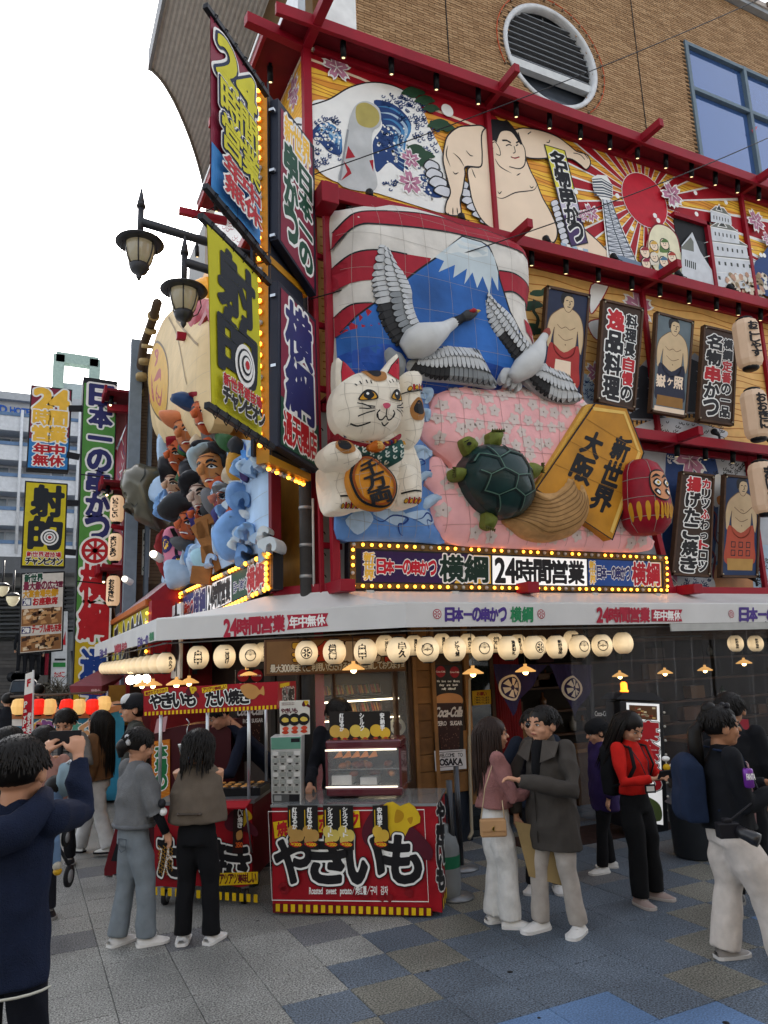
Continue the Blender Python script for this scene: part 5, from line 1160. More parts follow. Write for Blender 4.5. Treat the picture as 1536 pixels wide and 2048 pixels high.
# ---- utility pole with old street lanterns
POLE=Plane((0,7.8,0),(1,0,0)).px(612,1100);POLE.z=0;CON=M('3b3a39',.8,var=.25,ns=3,bump=.3,bs=20)
r=root('street_lamp_pole',POLE,0,'weathered dark pole with two old lanterns on arms at the shop corner','street lamp')
m=MB();m.tube([POLE,POLE+Vector((0,0,6.9))],[.074,.068],CON,20);m.build('pole',r)
for z in (3.0,3.35,3.78):
 m=MB();m.tube([POLE+Vector((0,0,z)),POLE+Vector((0,0,z+.035))],.078,M('9a9a98',.4,.5),20);m.build('steel_band',r)
m=MB();m.tube([POLE+Vector((.06,-.07,2.9)),POLE+Vector((.07,-.06,3.9))],.015,M('c8c8c4'),6);m.build('conduit',r)
LM=M('33353a',.45,.3,var=.15);PLP=Plane((0,7.46,0),(1,0,0))
def lantern_head(px,py,s,arm_to,arm_y):
 """ball of glass staves under a wide brim, seen from below; px,py is the brim centre"""
 c=PLP.px(px,py);L=MB()
 L.tube([c+Vector((0,0,.62*s)),c+Vector((0,0,.95*s))],[.075*s,.015*s],LM,10);L.tube([c+Vector((0,0,.1*s)),c+Vector((0,0,.64*s))],.05*s,LM,10);L.sph(c+Vector((0,0,.66*s)),.07*s,LM,10,6);L.build('finial_post',r)
 L=MB();L.lathe(c,[(.04*s,.16*s),(.12*s,.13*s),(.22*s,.05*s),(.36*s,.0),(.38*s,-.03*s),(.3*s,-.04*s),(.22*s,-.05*s)],LM,28);L.build('brim',r)
 L=MB();L.lathe(c,[(.22*s,-.05*s),(.225*s,-.12*s),(.19*s,-.3*s),(.13*s,-.42*s)],M('77756a',.15,emis=.03,eh='ffe9b8',var=.1),24);L.build('glass',r)
 for k in range(6):
  a=k*math.pi/3+.3;L=MB();L.tube([c+Vector((q*s*math.cos(a),q*s*math.sin(a),z*s)) for q,z in ((.235,-.05),(.24,-.13),(.2,-.3),(.14,-.42))],.012*s,LM,5);L.build('stave',r)
 L=MB();L.tube([c+Vector((q*s*math.cos(.2),q*s*math.sin(.2),z*s)) for q,z in ((.27,-.06),(.3,-.22),(.24,-.38),(.15,-.45))],.006,LM,4);L.tube([c+Vector((-q*s*math.cos(.2),-q*s*math.sin(.2),z*s)) for q,z in ((.27,-.06),(.3,-.22),(.24,-.38),(.15,-.45))],.006,LM,4)
 L.lathe(c,[(.15*s,-.4*s),(.16*s,-.44*s),(.12*s,-.53*s),(.04*s,-.58*s),(.05*s,-.61*s),(.01*s,-.68*s)],LM,16);L.build('bottom_cap',r)
 L=MB();z=arm_y;L.tube([Vector((c.x,c.y,c.z+z*s)),Vector((POLE.x,POLE.y,c.z+z*s+.02))],.05,LM,10);L.build('arm',r)
lantern_head(280,484,.66,None,.36);lantern_head(368,578,.66,None,.48)
# thin wires
m=MB()
def wire_(p0,p1,d0,d1,sag=.2):
 def at(p,Y):return Plane((0,Y,0),(1,0,0)).px(*p)
 a,b_=at(p0,d0),at(p1,d1);m.tube([a+(b_-a)*t-Vector((0,0,sag*4*t*(1-t))) for t in np.linspace(0,1,14)],.008,BLK,4)
wire_((-20,578),(440,408),14,7.6);wire_((622,598),(1560,265),7.4,6.4,.15);wire_((625,350),(1560,-20),7.6,6.4,.1);wire_((-20,590),(400,440),30,16,.3)
o=own(m,'overhead_cable','thin dark overhead wires strung across the facade and sky','cable')
# ================================================================== LEFT FACE: treasure ship relief
z3=lambda z:[(220+a/3.011,560+b/3.011) for a,b in z]
PL2=Plane((2.45,0,0),(0,-1,0))
r=root('treasure_ship_relief',(2.45,11,3.4),0,'crowded paper relief of a treasure ship with a cream sail on the left face','sculpture')
SAIL=M('c8b189',.7,var=.12,ns=2,bump=.25,bs=6,emis=.02,eh='ffe0a0')
def wl(pts,dep,mat,name,pl=PL2,paint=None,rt=None,rim=.4,s=.15,wn=None,k=4,back=-.3,sub=.1):
 o=spl(z3(pts),k);m=MB();h=puff(m,pl,o,dep,mat,s=s,rim=rim,back=back);m.build(name,rt or r);A=Art(pl,.006,surf=h,sub=sub)
 if wn:wires(A,o,*wn)
 if paint:paint(A)
 if A.mb.v:A.build(name+'_paint',rt or r)['kind']='stuff'
def sailp(A):
 O=z3([(345,385),(400,420),(435,520),(440,640),(420,780),(380,850),(330,780),(300,650),(305,500)]);A.poly(spl(O,4),M('c99a2c',.6));A.line(spl(O,4),.05,M('5a4a30'),closed=True)
 for l in ([(345,440),(370,470),(350,530)],[(330,580),(335,680),(345,740)],[(345,620),(385,570),(390,620)],[(300,700),(315,740)],[(370,640),(360,700),(385,740),(400,660)]):A.line(z3(l),.2,M('a3453c'),k=4,taper=True,up=False)
 for l in ([(400,230),(470,330),(520,480),(560,640)],[(290,430),(300,600)],[(450,250),(600,400)]):A.line(z3(l),.04,M('8a7450'),k=4,up=False)
wl([(385,180),(480,195),(560,240),(620,300),(640,700),(620,900),(500,960),(380,980),(300,960),(280,800),(265,640),(280,480),(310,330),(345,240)],.25,SAIL,'sail',rim=1.2,s=.25,wn=(9,11),paint=sailp,sub=.2)
wl([(520,690),(480,150),(560,120),(640,160),(640,300),(560,240)],.1,M('a03040',.6),'sail_stripe',k=3)
m=MB();m.tube([PL2.px(*p,.3) for p in z3([(375,150),(340,260),(285,400),(260,560),(250,700)])],.1,M('4b3d30',.8),8);m.build('mast',r)
m=MB()
for k in range(6):m.tube([PL2.px(*p,.3) for p in z3([(350-k*20,220+k*90),(346-k*19,240+k*92)])],.13,M('a08a60',.7),8)
m.build('rope_lashing',r)['kind']='stuff'
m=MB();puff(m,Plane((2.2,12.6,0),(0,-1,0)),[(p[0],p[1]) for p in z3([(548,-10),(585,-20),(600,40),(590,110),(560,60)])],.2,M('d0902a',.5,emis=.1),s=.1);m.build('gold_ornament',r)
WV,WV2=M('a3bcd6',.65,var=.35,ns=1.5,bump=.25,bs=6),M('6c94c6',.6,var=.4,ns=2.5)
def wavp(A):
 for l in ([(850,1130),(840,1300),(860,1480),(850,1640)],[(720,1560),(780,1600),(850,1650)],[(830,980),(850,1060),(800,1100)]):A.line(z3(l),.06,M('24479a'),k=4,taper=True,up=False)
wl([(800,960),(985,1040),(985,1320),(982,1600),(850,1660),(720,1720),(560,1790),(340,1850),(330,1740),(430,1560),(620,1420),(700,1200),(720,1000)],.07,WV,'sea_panel',back=-.02,pl=Plane((2.56,0,0),(0,-1,0)),rim=.5,s=.2,wn=(5,7),paint=wavp,sub=.15)
def DP(cx,cy,dx=0):O=PL2.px(*z3([(cx,cy)])[0]);return Plane(O+Vector((-.32-dx,0,0)),(.78,-.62,0))
for c,pts,mt_ in (((770,1300),[(710,1240),(760,1215),(820,1240),(828,1290),(815,1330),(820,1400),(760,1400),(700,1330)],WV2),((760,1500),[(700,1400),(780,1390),(850,1420),(850,1490),(780,1520),(860,1560),(850,1650),(700,1690),(630,1600),(620,1500)],WV2),((660,1560),[(620,1490),(690,1480),(710,1560),(690,1640),(630,1650),(615,1560)],WV),((560,1660),[(490,1640),(560,1610),(640,1640),(690,1720),(620,1760),(510,1720)],M('9cc4d4',.6)),((430,1760),[(330,1700),(430,1690),(520,1740),(530,1800),(430,1850),(350,1850)],WV),((320,1000),[(290,940),(320,935),(340,1000),(330,1100),(290,1090)],WV),((310,1300),[(225,1270),(300,1180),(370,1260),(440,1330),(440,1420),(350,1440),(330,1370),(240,1340)],WV),((840,1050),[(790,1030),(850,1040),(900,1090),(870,1130),(820,1110)],M('4a86cc',.6)),((750,1235),[(715,1215),(790,1210),(830,1240),(820,1270),(760,1240)],M('c4cdd2',.6)),((790,1400),[(780,1385),(850,1400),(845,1440),(800,1430)],M('c4cdd2',.6))):
 wl(pts,.14,mt_,'wave_crest',pl=DP(*c),rim=.2,s=.08,sub=.06)
rn=random.Random(31)
for k in range(46):
 cx,cy=rn.choice(((rn.uniform(640,800),rn.uniform(1220,1640)),(rn.uniform(720,960),rn.uniform(1500,1660)),(rn.uniform(360,620),rn.uniform(1640,1820)),(rn.uniform(780,900),rn.uniform(980,1200)),(rn.uniform(240,420),rn.uniform(1230,1420))))
 a,s_=rn.uniform(-.7,.9),rn.uniform(26,52);q=[(cx+s_*(x*math.cos(a)-y*math.sin(a)),cy+s_*(x*math.sin(a)+y*math.cos(a))*1.3) for x,y in ((-1.1,.9),(-.7,-.2),(0,-.9),(.8,-.8),(1.2,-.2),(.9,.25),(.6,-.15),(.2,-.2),(0,.3),(.2,.9))]
 wl(q,.16,(WV,WV2,M('b4c8da',.6,var=.15),M('7fa6d2',.6,var=.3,ns=3),M('c8d4da',.6))[k%5],'foam_curl',pl=DP(cx,cy,rn.uniform(.0,.25)),rim=.14,s=.07,k=3)
# bow timbers
for a,b_,w_ in (((525,1470),(680,1740),.2),((520,1475),(720,1395),.16),((560,1450),(575,1560),.2),((500,1775),(620,1785),.26),((590,1600),(600,1700),.2)):
 P=DP(600,1550);m=MB();m.beam(P.px(*z3([a])[0]),P.px(*z3([b_])[0]),w_,w_*.6,M('8a5a2a',.6,var=.2,ns=5,bump=.2,bs=20),up=P.n);m.build('ship_timber',r,bev=.01)
# deity heads
OS,OS2,PALE=M('c4633a',.6,var=.12,ns=6),M('b8743e',.6,var=.1),M('ccab92',.6,var=.1)
def head(cx,cy,w_,h_,skin_,ang,hat=None,eye=True,beard=None,mouth=True,dx=0.):
 """a painted head leaning by ang; (cx, cy) in the tracing's coordinates"""
 w_ *=1.18;h_ *=1.18;P=DP(cx,cy,dx);ca,sa=math.cos(ang),math.sin(ang)
 T=lambda L:[(cx+x*w_*ca-y*h_*sa,cy+x*w_*sa+y*h_*ca) for x,y in L]
 W=lambda pts,dep,mt_,nm,**k:wl(T(pts),dep,mt_,nm,pl=P,rim=.35,s=.07,sub=.05,**k)
 def fp(A):
  for l,wd in (([(-.5,-.1),(-.3,-.22),(-.05,-.08)],.05),([(.15,-.1),(.35,-.25),(.6,-.15)],.05)):A.line(z3(T(l)),wd,BLK2,k=4,taper=True,up=False)
  A.up()
  for ex in (-.28,.36):
   A.blob(z3(T([(ex-.18,.06),(ex,-.05),(ex+.2,.06),(ex,.12)])),WHT,k=4);A.blob(z3(T([(ex-.06,.04),(ex,-.02),(ex+.07,.04),(ex,.09)])),BLK2,k=4);A.line(z3(T([(ex-.2,.06),(ex,-.06),(ex+.22,.05)])),.025,BLK2,k=4)
  if mouth:A.blob(z3(T([(-.2,.56),(.05,.5),(.35,.56),(.1,.68)])),M('8c1a1e'),k=4);A.line(z3(T([(-.18,.58),(.08,.57),(.32,.58)])),.02,WHT,k=4)
  for l in ([(-.4,.3),(-.5,.45),(-.3,.6)],[(.45,.3),(.58,.45),(.5,.6)],[(-.4,-.4),(.1,-.46),(.5,-.4)]):A.line(z3(T(l)),.016,M('5a2a1c'),k=4,up=False)
  A.up()
 W([(-.62,-.4),(-.2,-.75),(.4,-.7),(.75,-.3),(.72,.3),(.4,.8),(.05,.95),(-.35,.8),(-.62,.3)],.3,skin_,'deity_head',paint=fp,wn=(2,2))
 m=MB();pp=z3(T([(.02,-.05),(-.04,.22),(-.06,.36)]));q=[P.px(*p,.3+e) for p,e in zip(pp,(.02,.1,.05))];m.tube(q,[.03,.06,.05],skin_,8);m.build('nose',r)
 for nm,pts,mt_,dep in (hat or []):W(pts,dep,mt_,nm)
 if beard:
  for k in range(5):W([(-.4+k*.2,.7),(-.25+k*.2,.65),(-.2+k*.22,1.2+.1*(k%2)),(-.38+k*.22,1.15)],.1,beard,'beard_lock')
DK=M('1c1e24',.5,var=.2)
head(575,820,85,105,OS,-.15,hat=[('hat_brim',[(-1.9,-1.1),(-1.2,-1.35),(-.5,-1.0),(-.3,-.4),(-.9,-.5),(-1.7,-.8)],M('24406a',.5),.25),('hat_crown',[(-.9,-1.2),(.2,-1.15),(1.1,-.8),(1.2,-.1),(.7,-.4),(-.3,-.75)],M('8c1f2c',.6),.3)],beard=M('6f7175',.7))
head(470,930,90,110,M('c07648',.6),-.25,hat=[('dome_forehead',[(-1.3,-1.15),(-.8,-1.3),(.2,-1.0),(.6,-.5),(-.3,-.3),(-1.0,-.6)],M('c4744a',.6),.35)])
head(405,1060,65,85,OS,-.05,hat=[('cap',[(-.75,-.5),(-.5,-1.05),(.3,-1.2),(.9,-.8),(.8,-.45),(0,-.6)],M('8e1426',.6),.4)])
head(615,1150,95,120,M('c8864e',.6),-.2,hat=[('hair_cap',[(-1.0,-.2),(-1.1,-1.0),(-.2,-1.25),(.3,-1.1),(-.5,-.7),(-.6,-.2)],M('9fb4be',.6),.2),('hair_cap',[(.1,-1.2),(.8,-1.1),(1.1,-.4),(.95,.3),(.7,.1),(.6,-.5),(.2,-.7)],DK,.35),('topknot',[(-.9,-1.15),(-.6,-1.4),(.2,-1.3),(.1,-1.1),(-.6,-1.05)],DK,.3)])
head(390,1240,62,78,PALE,-.1,hat=[('tall_hat',[(-1.1,-.3),(-.9,-1.9),(.1,-1.9),(.8,-1.1),(.5,-.5),(-.5,-.6)],DK,.3),('earring_disc',[(.45,-.1),(.75,-.35),(1.0,-.05),(.75,.3)],M('a8842c'),.25)])
head(555,1310,80,100,M('cdb8aa',.6),-.15,hat=[('hair_cap',[(-1.2,-.2),(-1.1,-1.1),(0,-1.5),(1.0,-.8),(1.0,0),(.4,-.7),(-.6,-.6)],DK,.35)])
head(480,1470,78,95,OS,.1,hat=[('wild_hair',[(-2.1,-.5),(-1.2,-1.6),(0,-1.7),(.9,-1.2),(1.0,-.3),(.2,-.8),(-.5,-.5),(-1.4,-.1)],M('2c2f33',.7),.35),('wild_hair',[(-1.2,.9),(-.2,.7),(.5,1.0),(.4,1.4),(-.5,1.5)],M('4a4d50',.7),.25)])
head(500,1180,55,70,M('c8744a',.6),.1,hat=[('hair_cap',[(-.9,-.2),(-.8,-1.1),(.2,-1.3),(1.0,-.8),(.9,0),(.4,-.6),(-.5,-.6)],DK,.3)])
head(690,1330,55,70,M('b9705a',.6),-.1,hat=[('hair_cap',[(-.9,-.2),(-.8,-1.1),(.2,-1.3),(1.0,-.8),(.9,0),(.4,-.6),(-.5,-.6)],M('6c6e72',.6),.3)],beard=M('8d9094',.7))
head(560,1420,50,62,M('c05a34',.6),.2,hat=[('cap',[(-.75,-.5),(-.5,-1.05),(.3,-1.2),(.9,-.8),(.8,-.45),(0,-.6)],M('2c5a3c',.6),.3)])
rn=random.Random(8)
for k in range(26):cx,cy=rn.uniform(380,760),rn.uniform(980,1480);wl([(cx+45*math.cos(t)*(1+.3*math.sin(3*t+k)),cy+60*math.sin(t)*(1+.25*math.cos(2*t+k))) for t in np.linspace(0,6.28,8)[:-1]],.15,M(rn.choice(('9a2430','b8862c','2f5a34','c05a34','33306a','b04a5a','2a2c30','c9b9a0')),.6,var=.2,ns=6),'robe_fold',pl=DP(cx,cy,-.18),rim=.2,s=.1,k=3)
for (cx,cy),pts,mt_ in (((690,980),[(640,930),(740,940),(760,1010),(700,1030),(650,990)],M('2f5a34')),((740,1100),[(720,1040),(790,1060),(820,1200),(740,1210),(700,1140)],M('b8862c')),((800,1110),[(780,1080),(820,1120),(830,1200),(790,1200)],M('3d2d5c')),((620,1270),[(560,1260),(700,1240),(700,1380),(620,1420),(560,1350)],M('5b5c60')),((540,1140),[(440,1090),(560,1190),(600,1260),(500,1240),(420,1170)],DK),((660,1330),[(630,1280),(700,1290),(700,1390),(640,1400)],M('7a2230'))):
 wl(pts,.15,mt_,'robe',pl=DP(cx,cy),rim=.25,s=.1)
def pinkp(A):
 for c in ((365,1600),(440,1715)):
  A.blob(z3([(c[0]+38*math.cos(t)*(1+.1*math.sin(7*t)),c[1]+52*math.sin(t)) for t in np.linspace(0,6.28,15)[:-1]]),M('2e2660'),k=3);A.blob(z3([(c[0]+16*math.cos(t)*(1+.3*(i%2)),c[1]+26*math.sin(t)*(1+.3*(i%2))) for i,t in enumerate(np.linspace(0,6.28,17)[:-1])]),YEL,k=2)
 A.line(z3([(390,1500),(420,1580),(430,1660),(490,1740)]),.05,BLK2,k=4);A.line(z3([(330,1520),(340,1660),(350,1730),(460,1750)]),.04,BLK2,k=4)
wl([(330,1510),(395,1490),(430,1600),(490,1680),(490,1750),(340,1735),(325,1620)],.2,M('cc7a92',.6,var=.1),'pink_sleeve',pl=DP(400,1620),paint=pinkp,rim=.3,s=.08,sub=.06)
wl([(275,1580),(320,1500),(335,1560),(320,1640),(360,1810),(330,1800),(285,1700)],.2,M('8e2a2c',.5,var=.25,ns=8),'sea_bream',pl=DP(310,1650),rim=.2,s=.07)
# bronze head sculpture looking left
r=root('bronze_head',PL2.px(310,1060),0,'huge bald olive-bronze head with pointed nose peering left beside the ship','sculpture')
BZ=M('4b4838',.32,.35,var=.35,ns=1.5,bump=.1,bs=6,coat=.4);PBZ=Plane(PL2.px(320,990)+Vector((-.2,.2,0)),(.88,-.47,0))
bz=lambda z:[(a*.2733,680+b*.2733) for a,b in z]
o=spl(bz([(1180,940),(1100,925),(1030,905),(1000,930),(930,960),(900,1040),(900,1130),(935,1190),(910,1240),(940,1270),(990,1270),(985,1310),(1050,1350),(1130,1385),(1200,1390),(1260,1300),(1260,1000)]),4)
m=MB();h=puff(m,PBZ,o,.75,BZ,s=.09,rim=1.0,back=-.5);m.build('head',r)
A=Art(PBZ,.01,surf=h,sub=.06)
for l in ([(940,1160),(965,1150),(985,1175)],[(925,1265),(950,1262),(975,1290)],[(1100,950),(1130,1030),(1110,1090)],[(1080,1230),(1040,1250),(1010,1220)]):A.line(bz(l),.04,M('22221a',.4),k=4,taper=True,up=False)
A.build('incised_line',r)

# ================================================================== NEIGHBOURS ALONG THE LEFT STREET EDGE
cr=lambda z:[(180+a/6.025,1080+b/6.025) for a,b in z]
# shooting-gallery shop: striped slanted roof, yellow sign
XG=1.95;PG=Plane((XG,0,0),(0,-1,0))
yg0,yg1=-PG.at(303,1190)[0],-PG.at(208,1250)[0]
r=root('shooting_gallery_shop',(XG,yg0,0),0,'small shop with red and white striped roof and yellow lettered sign behind the awning','shop')
zt_=PG.at(303,1198)[1]
m=MB();m.bb((XG+.05,yg0+.05,0),(XG+4,yg1,zt_-.1),M('7a2028',.5));m.build('wall',r)
m=MB();m2_=MB();zr=PG.at(320,1128)[1]+.2;N=26
for k in range(N*2):
 y0_,y1_=yg0+(yg1-yg0)*k/(2*N),yg0+(yg1-yg0)*(k+1)/(2*N)
 (m if k%2 else m2_).add([(XG-.08,y0_,zt_),(XG-.08,y1_,zt_),(XG+.75,y1_,zr),(XG+.75,y0_,zr),(XG-.08,y0_,zt_-.03),(XG-.08,y1_,zt_-.03)],[(0,1,2,3),(0,4,5,1)],M('c9c4c4',.6) if k%2 else M('8a2634',.6))
m.add(m2_.v,m2_.f,M('8a2634',.6));m.bb((XG+.72,yg0,zr-2),(XG+.8,yg1,zr),M('4a4a4c'));m.add([(XG-.08,yg0,zt_),(XG+.75,yg0,zr),(XG+.75,yg0,zt_-.3),(XG-.08,yg0,zt_-.1)],[(0,1,2,3)],M('8a2634'));m.build('striped_roof',r)
m=MB();m.bb((XG-.1,yg0,zt_-.1),(XG,yg1,zt_),M('b5622c',.6));m.build('roof_trim',r)
zs0=zt_-1.15;m=MB();m.bb((XG-.03,yg0+.02,zs0),(XG+.03,yg1,zt_-.12),M('c4b41c',.5));m.build('sign_board',r)
A=Art(Plane((XG-.03,0,0),(0,-1,0)),.004,metric=True);L_=yg1-yg0;Z=lambda t:zs0+(zt_-.12-zs0)*(1-t)
A.within([(-yg1,Z(0)),(-yg0,Z(0)),(-yg0,Z(1)),(-yg1,Z(1))])
for rr,mt_ in ((.075,INB),(.062,WHT),(.05,INB),(.038,WHT),(.022,RR)):a,b_=A.c([(.1,.45)])[0];A.poly([(a+rr*L_*math.cos(t),b_+.4*rr/.075*math.sin(t)) for t in np.linspace(0,6.28,24)[:-1]],mt_,raw=True)
A.text('新世界',(.2,.3,.33,.85),RR,w=.03,out=[(.08,WHT)],res=22,vert=False);A.text('チャンピオン',(.36,.12,.97,.95),INB,w=.07,out=[(.11,WHT)],res=26,shear=-.02);A.build('lettering',r)
m=MB();m.bb((XG-.04,yg0-.32,zs0-.4),(XG+.3,yg0,zt_-.05),M('8c1826',.5));m.build('side_panel',r)
light_bulbs(r,[(XG-.06,yg0-.1,zs0+.1+k*.16) for k in range(6)],99,.03,3,(-1,0,0))
m=MB();m.bb((XG+.3,yg0-1.1,zs0-.2),(XG+.34,yg0-.3,zt_-.15),M('d8d8d6',.5));m.build('white_board',r)
A=Art(Plane((XG+.3,0,0),(0,-1,0)),.004,metric=True);A.text('本',(-(yg0-.35),zt_-.2,-(yg0-1.0),zs0),INK,w=.09,res=24);A.build('white_board_lettering',r)
# spot lamps on the ledge
m=MB()
for p in ((322,1118),(262,1165)):c=PG.px(*p);m.tube([c,c+Vector((-.12,-.1,.05))],.07,M('c9c9c6',.4),10);m.sph(c+Vector((-.14,-.12,.06)),.06,M('fff4dc',emis=1.2),8,6)
m.build('flood_lamp',r)['kind']='stuff'
# brick pier and downpipe
r=root('brick_pier',(2.6,17,0),0,'dark brick wall strip with grey downpipes left of the bronze head','wall')
P17=Plane((0,17.5,0),(1,0,0));m=MB();a,zz_=P17.at(278,800);b_,_=P17.at(320,800);m.bb((a,17.5,0),(b_+3,18.5,zz_+1.2),M('5c4a3c',.8,var=.2));m.build('wall',r)
m=MB()
z=4.0
while z<zz_+1.2:m.bb((a-.005,17.485,z),(b_+1,17.5,z+.06),M('6d5a48',.8));z+=.08
m.build('brick_course',r)['kind']='stuff'
m=MB();x1_=P17.at(266,900)[0];m.bb((x1_-.14,17.2,0),(x1_+.12,17.45,zz_+1.4),M('6f7a84',.5));m.bb((x1_+.3,17.2,0),(x1_+.38,17.45,zz_+1.0),M('5c6670',.5));m.build('downpipe',r)
m=MB();m.ext([P17.px(*p) for p in ((285,1060),(300,1060),(297,1155),(283,1150))],P17.n,.08,M('cfd2cc',.5));m.build('narrow_sign',r)
A=Art(Plane((0,17.42,0),(1,0,0)),.004);A.text('串かつ',(287,1064,297,1125),INK,w=.04,vert=True,res=14);A.dot(291,1138,.07,DG,14);A.dot(291,1138,.05,WHT,14);A.dot(291,1138,.03,REDL,10);A.build('narrow_sign_lettering',r)

# second red-framed facade down the street, with long paper lanterns
r=root('lantern_restaurant',(1.9,20,0),0,'red steel framed restaurant front further down the street with tall paper lanterns','restaurant')
XS=2.25;PS_=Plane((XS,0,0),(0,-1,0));ya,yb=18.2,24.5
m=MB();m.bb((XS+.1,ya,0),(XS+5,yb+2,PS_.at(262,818)[1]-.3),M('33343a'));m.build('wall',r)
m=MB();m.ext([PS_.px(*p) for p in ((262,830),(226,930),(222,1200),(262,1200))],PS_.n,.02,M('a04050',.6));m.build('printed_panel',r)
A=Art(PS_,.03)
for k in range(60):rn=random.Random(k);x,y=rn.uniform(228,258),rn.uniform(860,1180);A.line([(x,y),(x+rn.uniform(-4,4),y+rn.uniform(5,14)),(x+rn.uniform(-5,5),y+rn.uniform(14,26))],.05,(WHT,BLU,WHT,M('8a2634'))[k%4],k=3,up=False)
A.build('panel_print',r)
for p0,p1 in (((262,812),(262,1250)),((234,900),(232,1300))):
 m=MB();a,z0_=PS_.at(*p0);_,z1_=PS_.at(*p1);m.bb((XS-.1,-a-.07,0),(XS,-a+.07,z0_),STEEL);m.build('steel_column',r,bev=.01)
P20=Plane((0,18.8,0),(1,0,0))
for (x0,y0),(x1,y1),w_ in (((215,816),(292,822),.18),((210,972),(262,976),.14),((203,1134),(262,1138),.14),((222,1052),(262,1060),.1)):
 m=MB();m.beam(P20.px(x0,y0),P20.px(x1,y1),w_,w_,STEEL);m.build('outrigger',r,bev=.01)
for (x,y) in ((262,826),(262,985),(262,1146)):
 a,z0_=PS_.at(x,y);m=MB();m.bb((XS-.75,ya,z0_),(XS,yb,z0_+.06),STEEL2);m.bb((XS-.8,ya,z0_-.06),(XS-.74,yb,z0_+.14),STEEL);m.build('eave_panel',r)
 m=MB()
 for k in range(9):m.tube([(XS-.6,ya+.4+k*.6,z0_),(XS-.62,ya+.4+k*.6,z0_-.22)],.05,BLK,8);m.sph((XS-.62,ya+.4+k*.6,z0_-.23),.03,M('ffe2a8',emis=1.5),6,4)
 m.build('spotlight',r)
def long_lantern(px,top,bot,Y,label,word,grp='tall paper lanterns down the left street',lit=.12,w_=None):
 P=Plane((0,Y,0),(1,0,0));a=P.px(px,top);b_=P.px(px,bot);H=a.z-b_.z;R_=(w_ or 17)*(a-EYE).dot(_F)/FPX
 rt=root('tall_lantern',b_,0,label,'lantern',grp);m=MB()
 prof=[(R_*.62,H*.03),(R_*.85,H*.07),(R_,H*.16),(R_*1.0,H*.84),(R_*.85,H*.93),(R_*.62,H*.97)]
 m.lathe(b_,prof,M('b9a694',.7,emis=lit,eh='ffcf9c',var=.06),10,smooth=False);m.build('paper_body',rt)
 m=MB();m.lathe(b_,[(R_*.5,-.02),(R_*.62,.0),(R_*.62,H*.035)],BLK,14);m.build('cap_ring',rt);m=MB();m.lathe(b_,[(R_*.62,H*.965),(R_*.62,H),(R_*.4,H*1.03)],BLK,14);m.build('cap_ring',rt)
 PP_=Plane(b_+Vector((-.34,-.94,0))*R_*1.0,(.94,-.34,0));A=Art(PP_,.01,metric=True);A.text(word,(-R_*.42,H*.85,R_*.4,H*.15),INK,w=.05,vert=True,res=18);A.build('lettering',rt)
for i,(px,t,b_,Y,wd_,lb) in enumerate(((233,990,1046,18.4,'いらっしゃい','top'),(229,1066,1124,18.4,'まいどあり','second'),(225,1150,1214,18.4,'おおきに','third'),(206,1105,1150,20.5,'ほなまた','further back, upper'),(197,1185,1235,20.5,'うまいで','further back, middle'),(195,1258,1306,20.5,'どうぞ','lowest'))):
 long_lantern(px,t,b_,Y,f'pale tall paper lantern, {lb} one under the red eaves left of the bronze head' if i<3 else f'pale tall paper lantern {lb} against the green street sign',wd_,w_=13 if i<3 else 11)
m=MB()
P=Plane((0,19.4,0),(1,0,0))
for (x0,y0,x1,y1) in ((196,1035,222,1120),(208,1190,226,1290),(212,1290,222,1350)):
 m.beam(P.px(x0,y0),P.px(x1,y1),.12,.3,M('5a4536',.6));m.beam(P.px(x0+6,y0-3),P.px(x1+6,y1-3),.08,.2,M('c9b79a',.6))
m.build('menu_plank',r)['kind']='stuff'
# vertical street signs, far left
def vsign(c,Y,bg,label,fn,name='street_sign',group=None,th=.3,cat='sign'):
 P=Plane((0,Y,0),(1,0,0));q=[P.at(*p) for p in c];rt=root(name,P.pt((q[2][0]+q[3][0])/2,min(p[1] for p in q)),0,label,cat,group)
 m=MB();m.ext([P.pt(*p) for p in q],P.n,-th,M('17191e',.5));m.build('sign_box',rt,bev=.01);A=Art(P,.006);A.within(c);A.poly([(.035,.02),(.965,.02),(.965,.98),(.035,.98)],bg);fn(A);A.build('lettering',rt);return rt,P
GRL=M('4f8a3e',.5)
def green(A):
 A.poly([(.035,.8),(.965,.8),(.965,.98),(.035,.98)],M('c2a41e'))
 A.text('日本一の串かつ',(.2,.02,.88,.5),NAVY,w=.05,out=[(.12,WHT)],vert=True,res=24);A.text('横綱',(.1,.57,.95,.8),RR,w=.035,out=[(.1,WHT)],vert=True,res=26);A.text('通天閣',(.2,.82,.95,1.08),M('1d3f8a'),w=.04,out=[(.1,WHT)],vert=True,res=22)
 A.dot(.5,.535,.36,WHT,24);A.dot(.5,.535,.31,RR,24);A.dot(.5,.535,.23,WHT,20)
 for k in range(4):a,b_=A.c([(.5,.535)])[0];t=k*math.pi/4;A.line([(a-.25*math.cos(t),b_-.25*math.sin(t)),(a+.25*math.cos(t),b_+.25*math.sin(t))],.07,RR,raw=True,up=False)
 for y in (.31,.63):A.line([(.03,y),(.97,y)],.03,DARK,up=False)
rt,P=vsign([(167,753),(235,763),(215,1430),(143,1425)],19.0,GRL,'very tall green vertical sign with purple and red lettering rising above the left street',green,th=.5)
m=MB();m.tube([P.px(150,1300,-.4),P.px(180,1560,-.4)],.1,DARK,8);m.build('post',rt)
m=MB()
for (x0,y0,x1,y1) in ((138,812,166,812),(134,905,160,910),(134,1003,158,1003),(130,1101,153,1103)):m.beam(P.px(x0,y0,-.2),P.px(x1,y1,-.2),.1,.14,DARK);m.build('bracket',rt);m=MB()
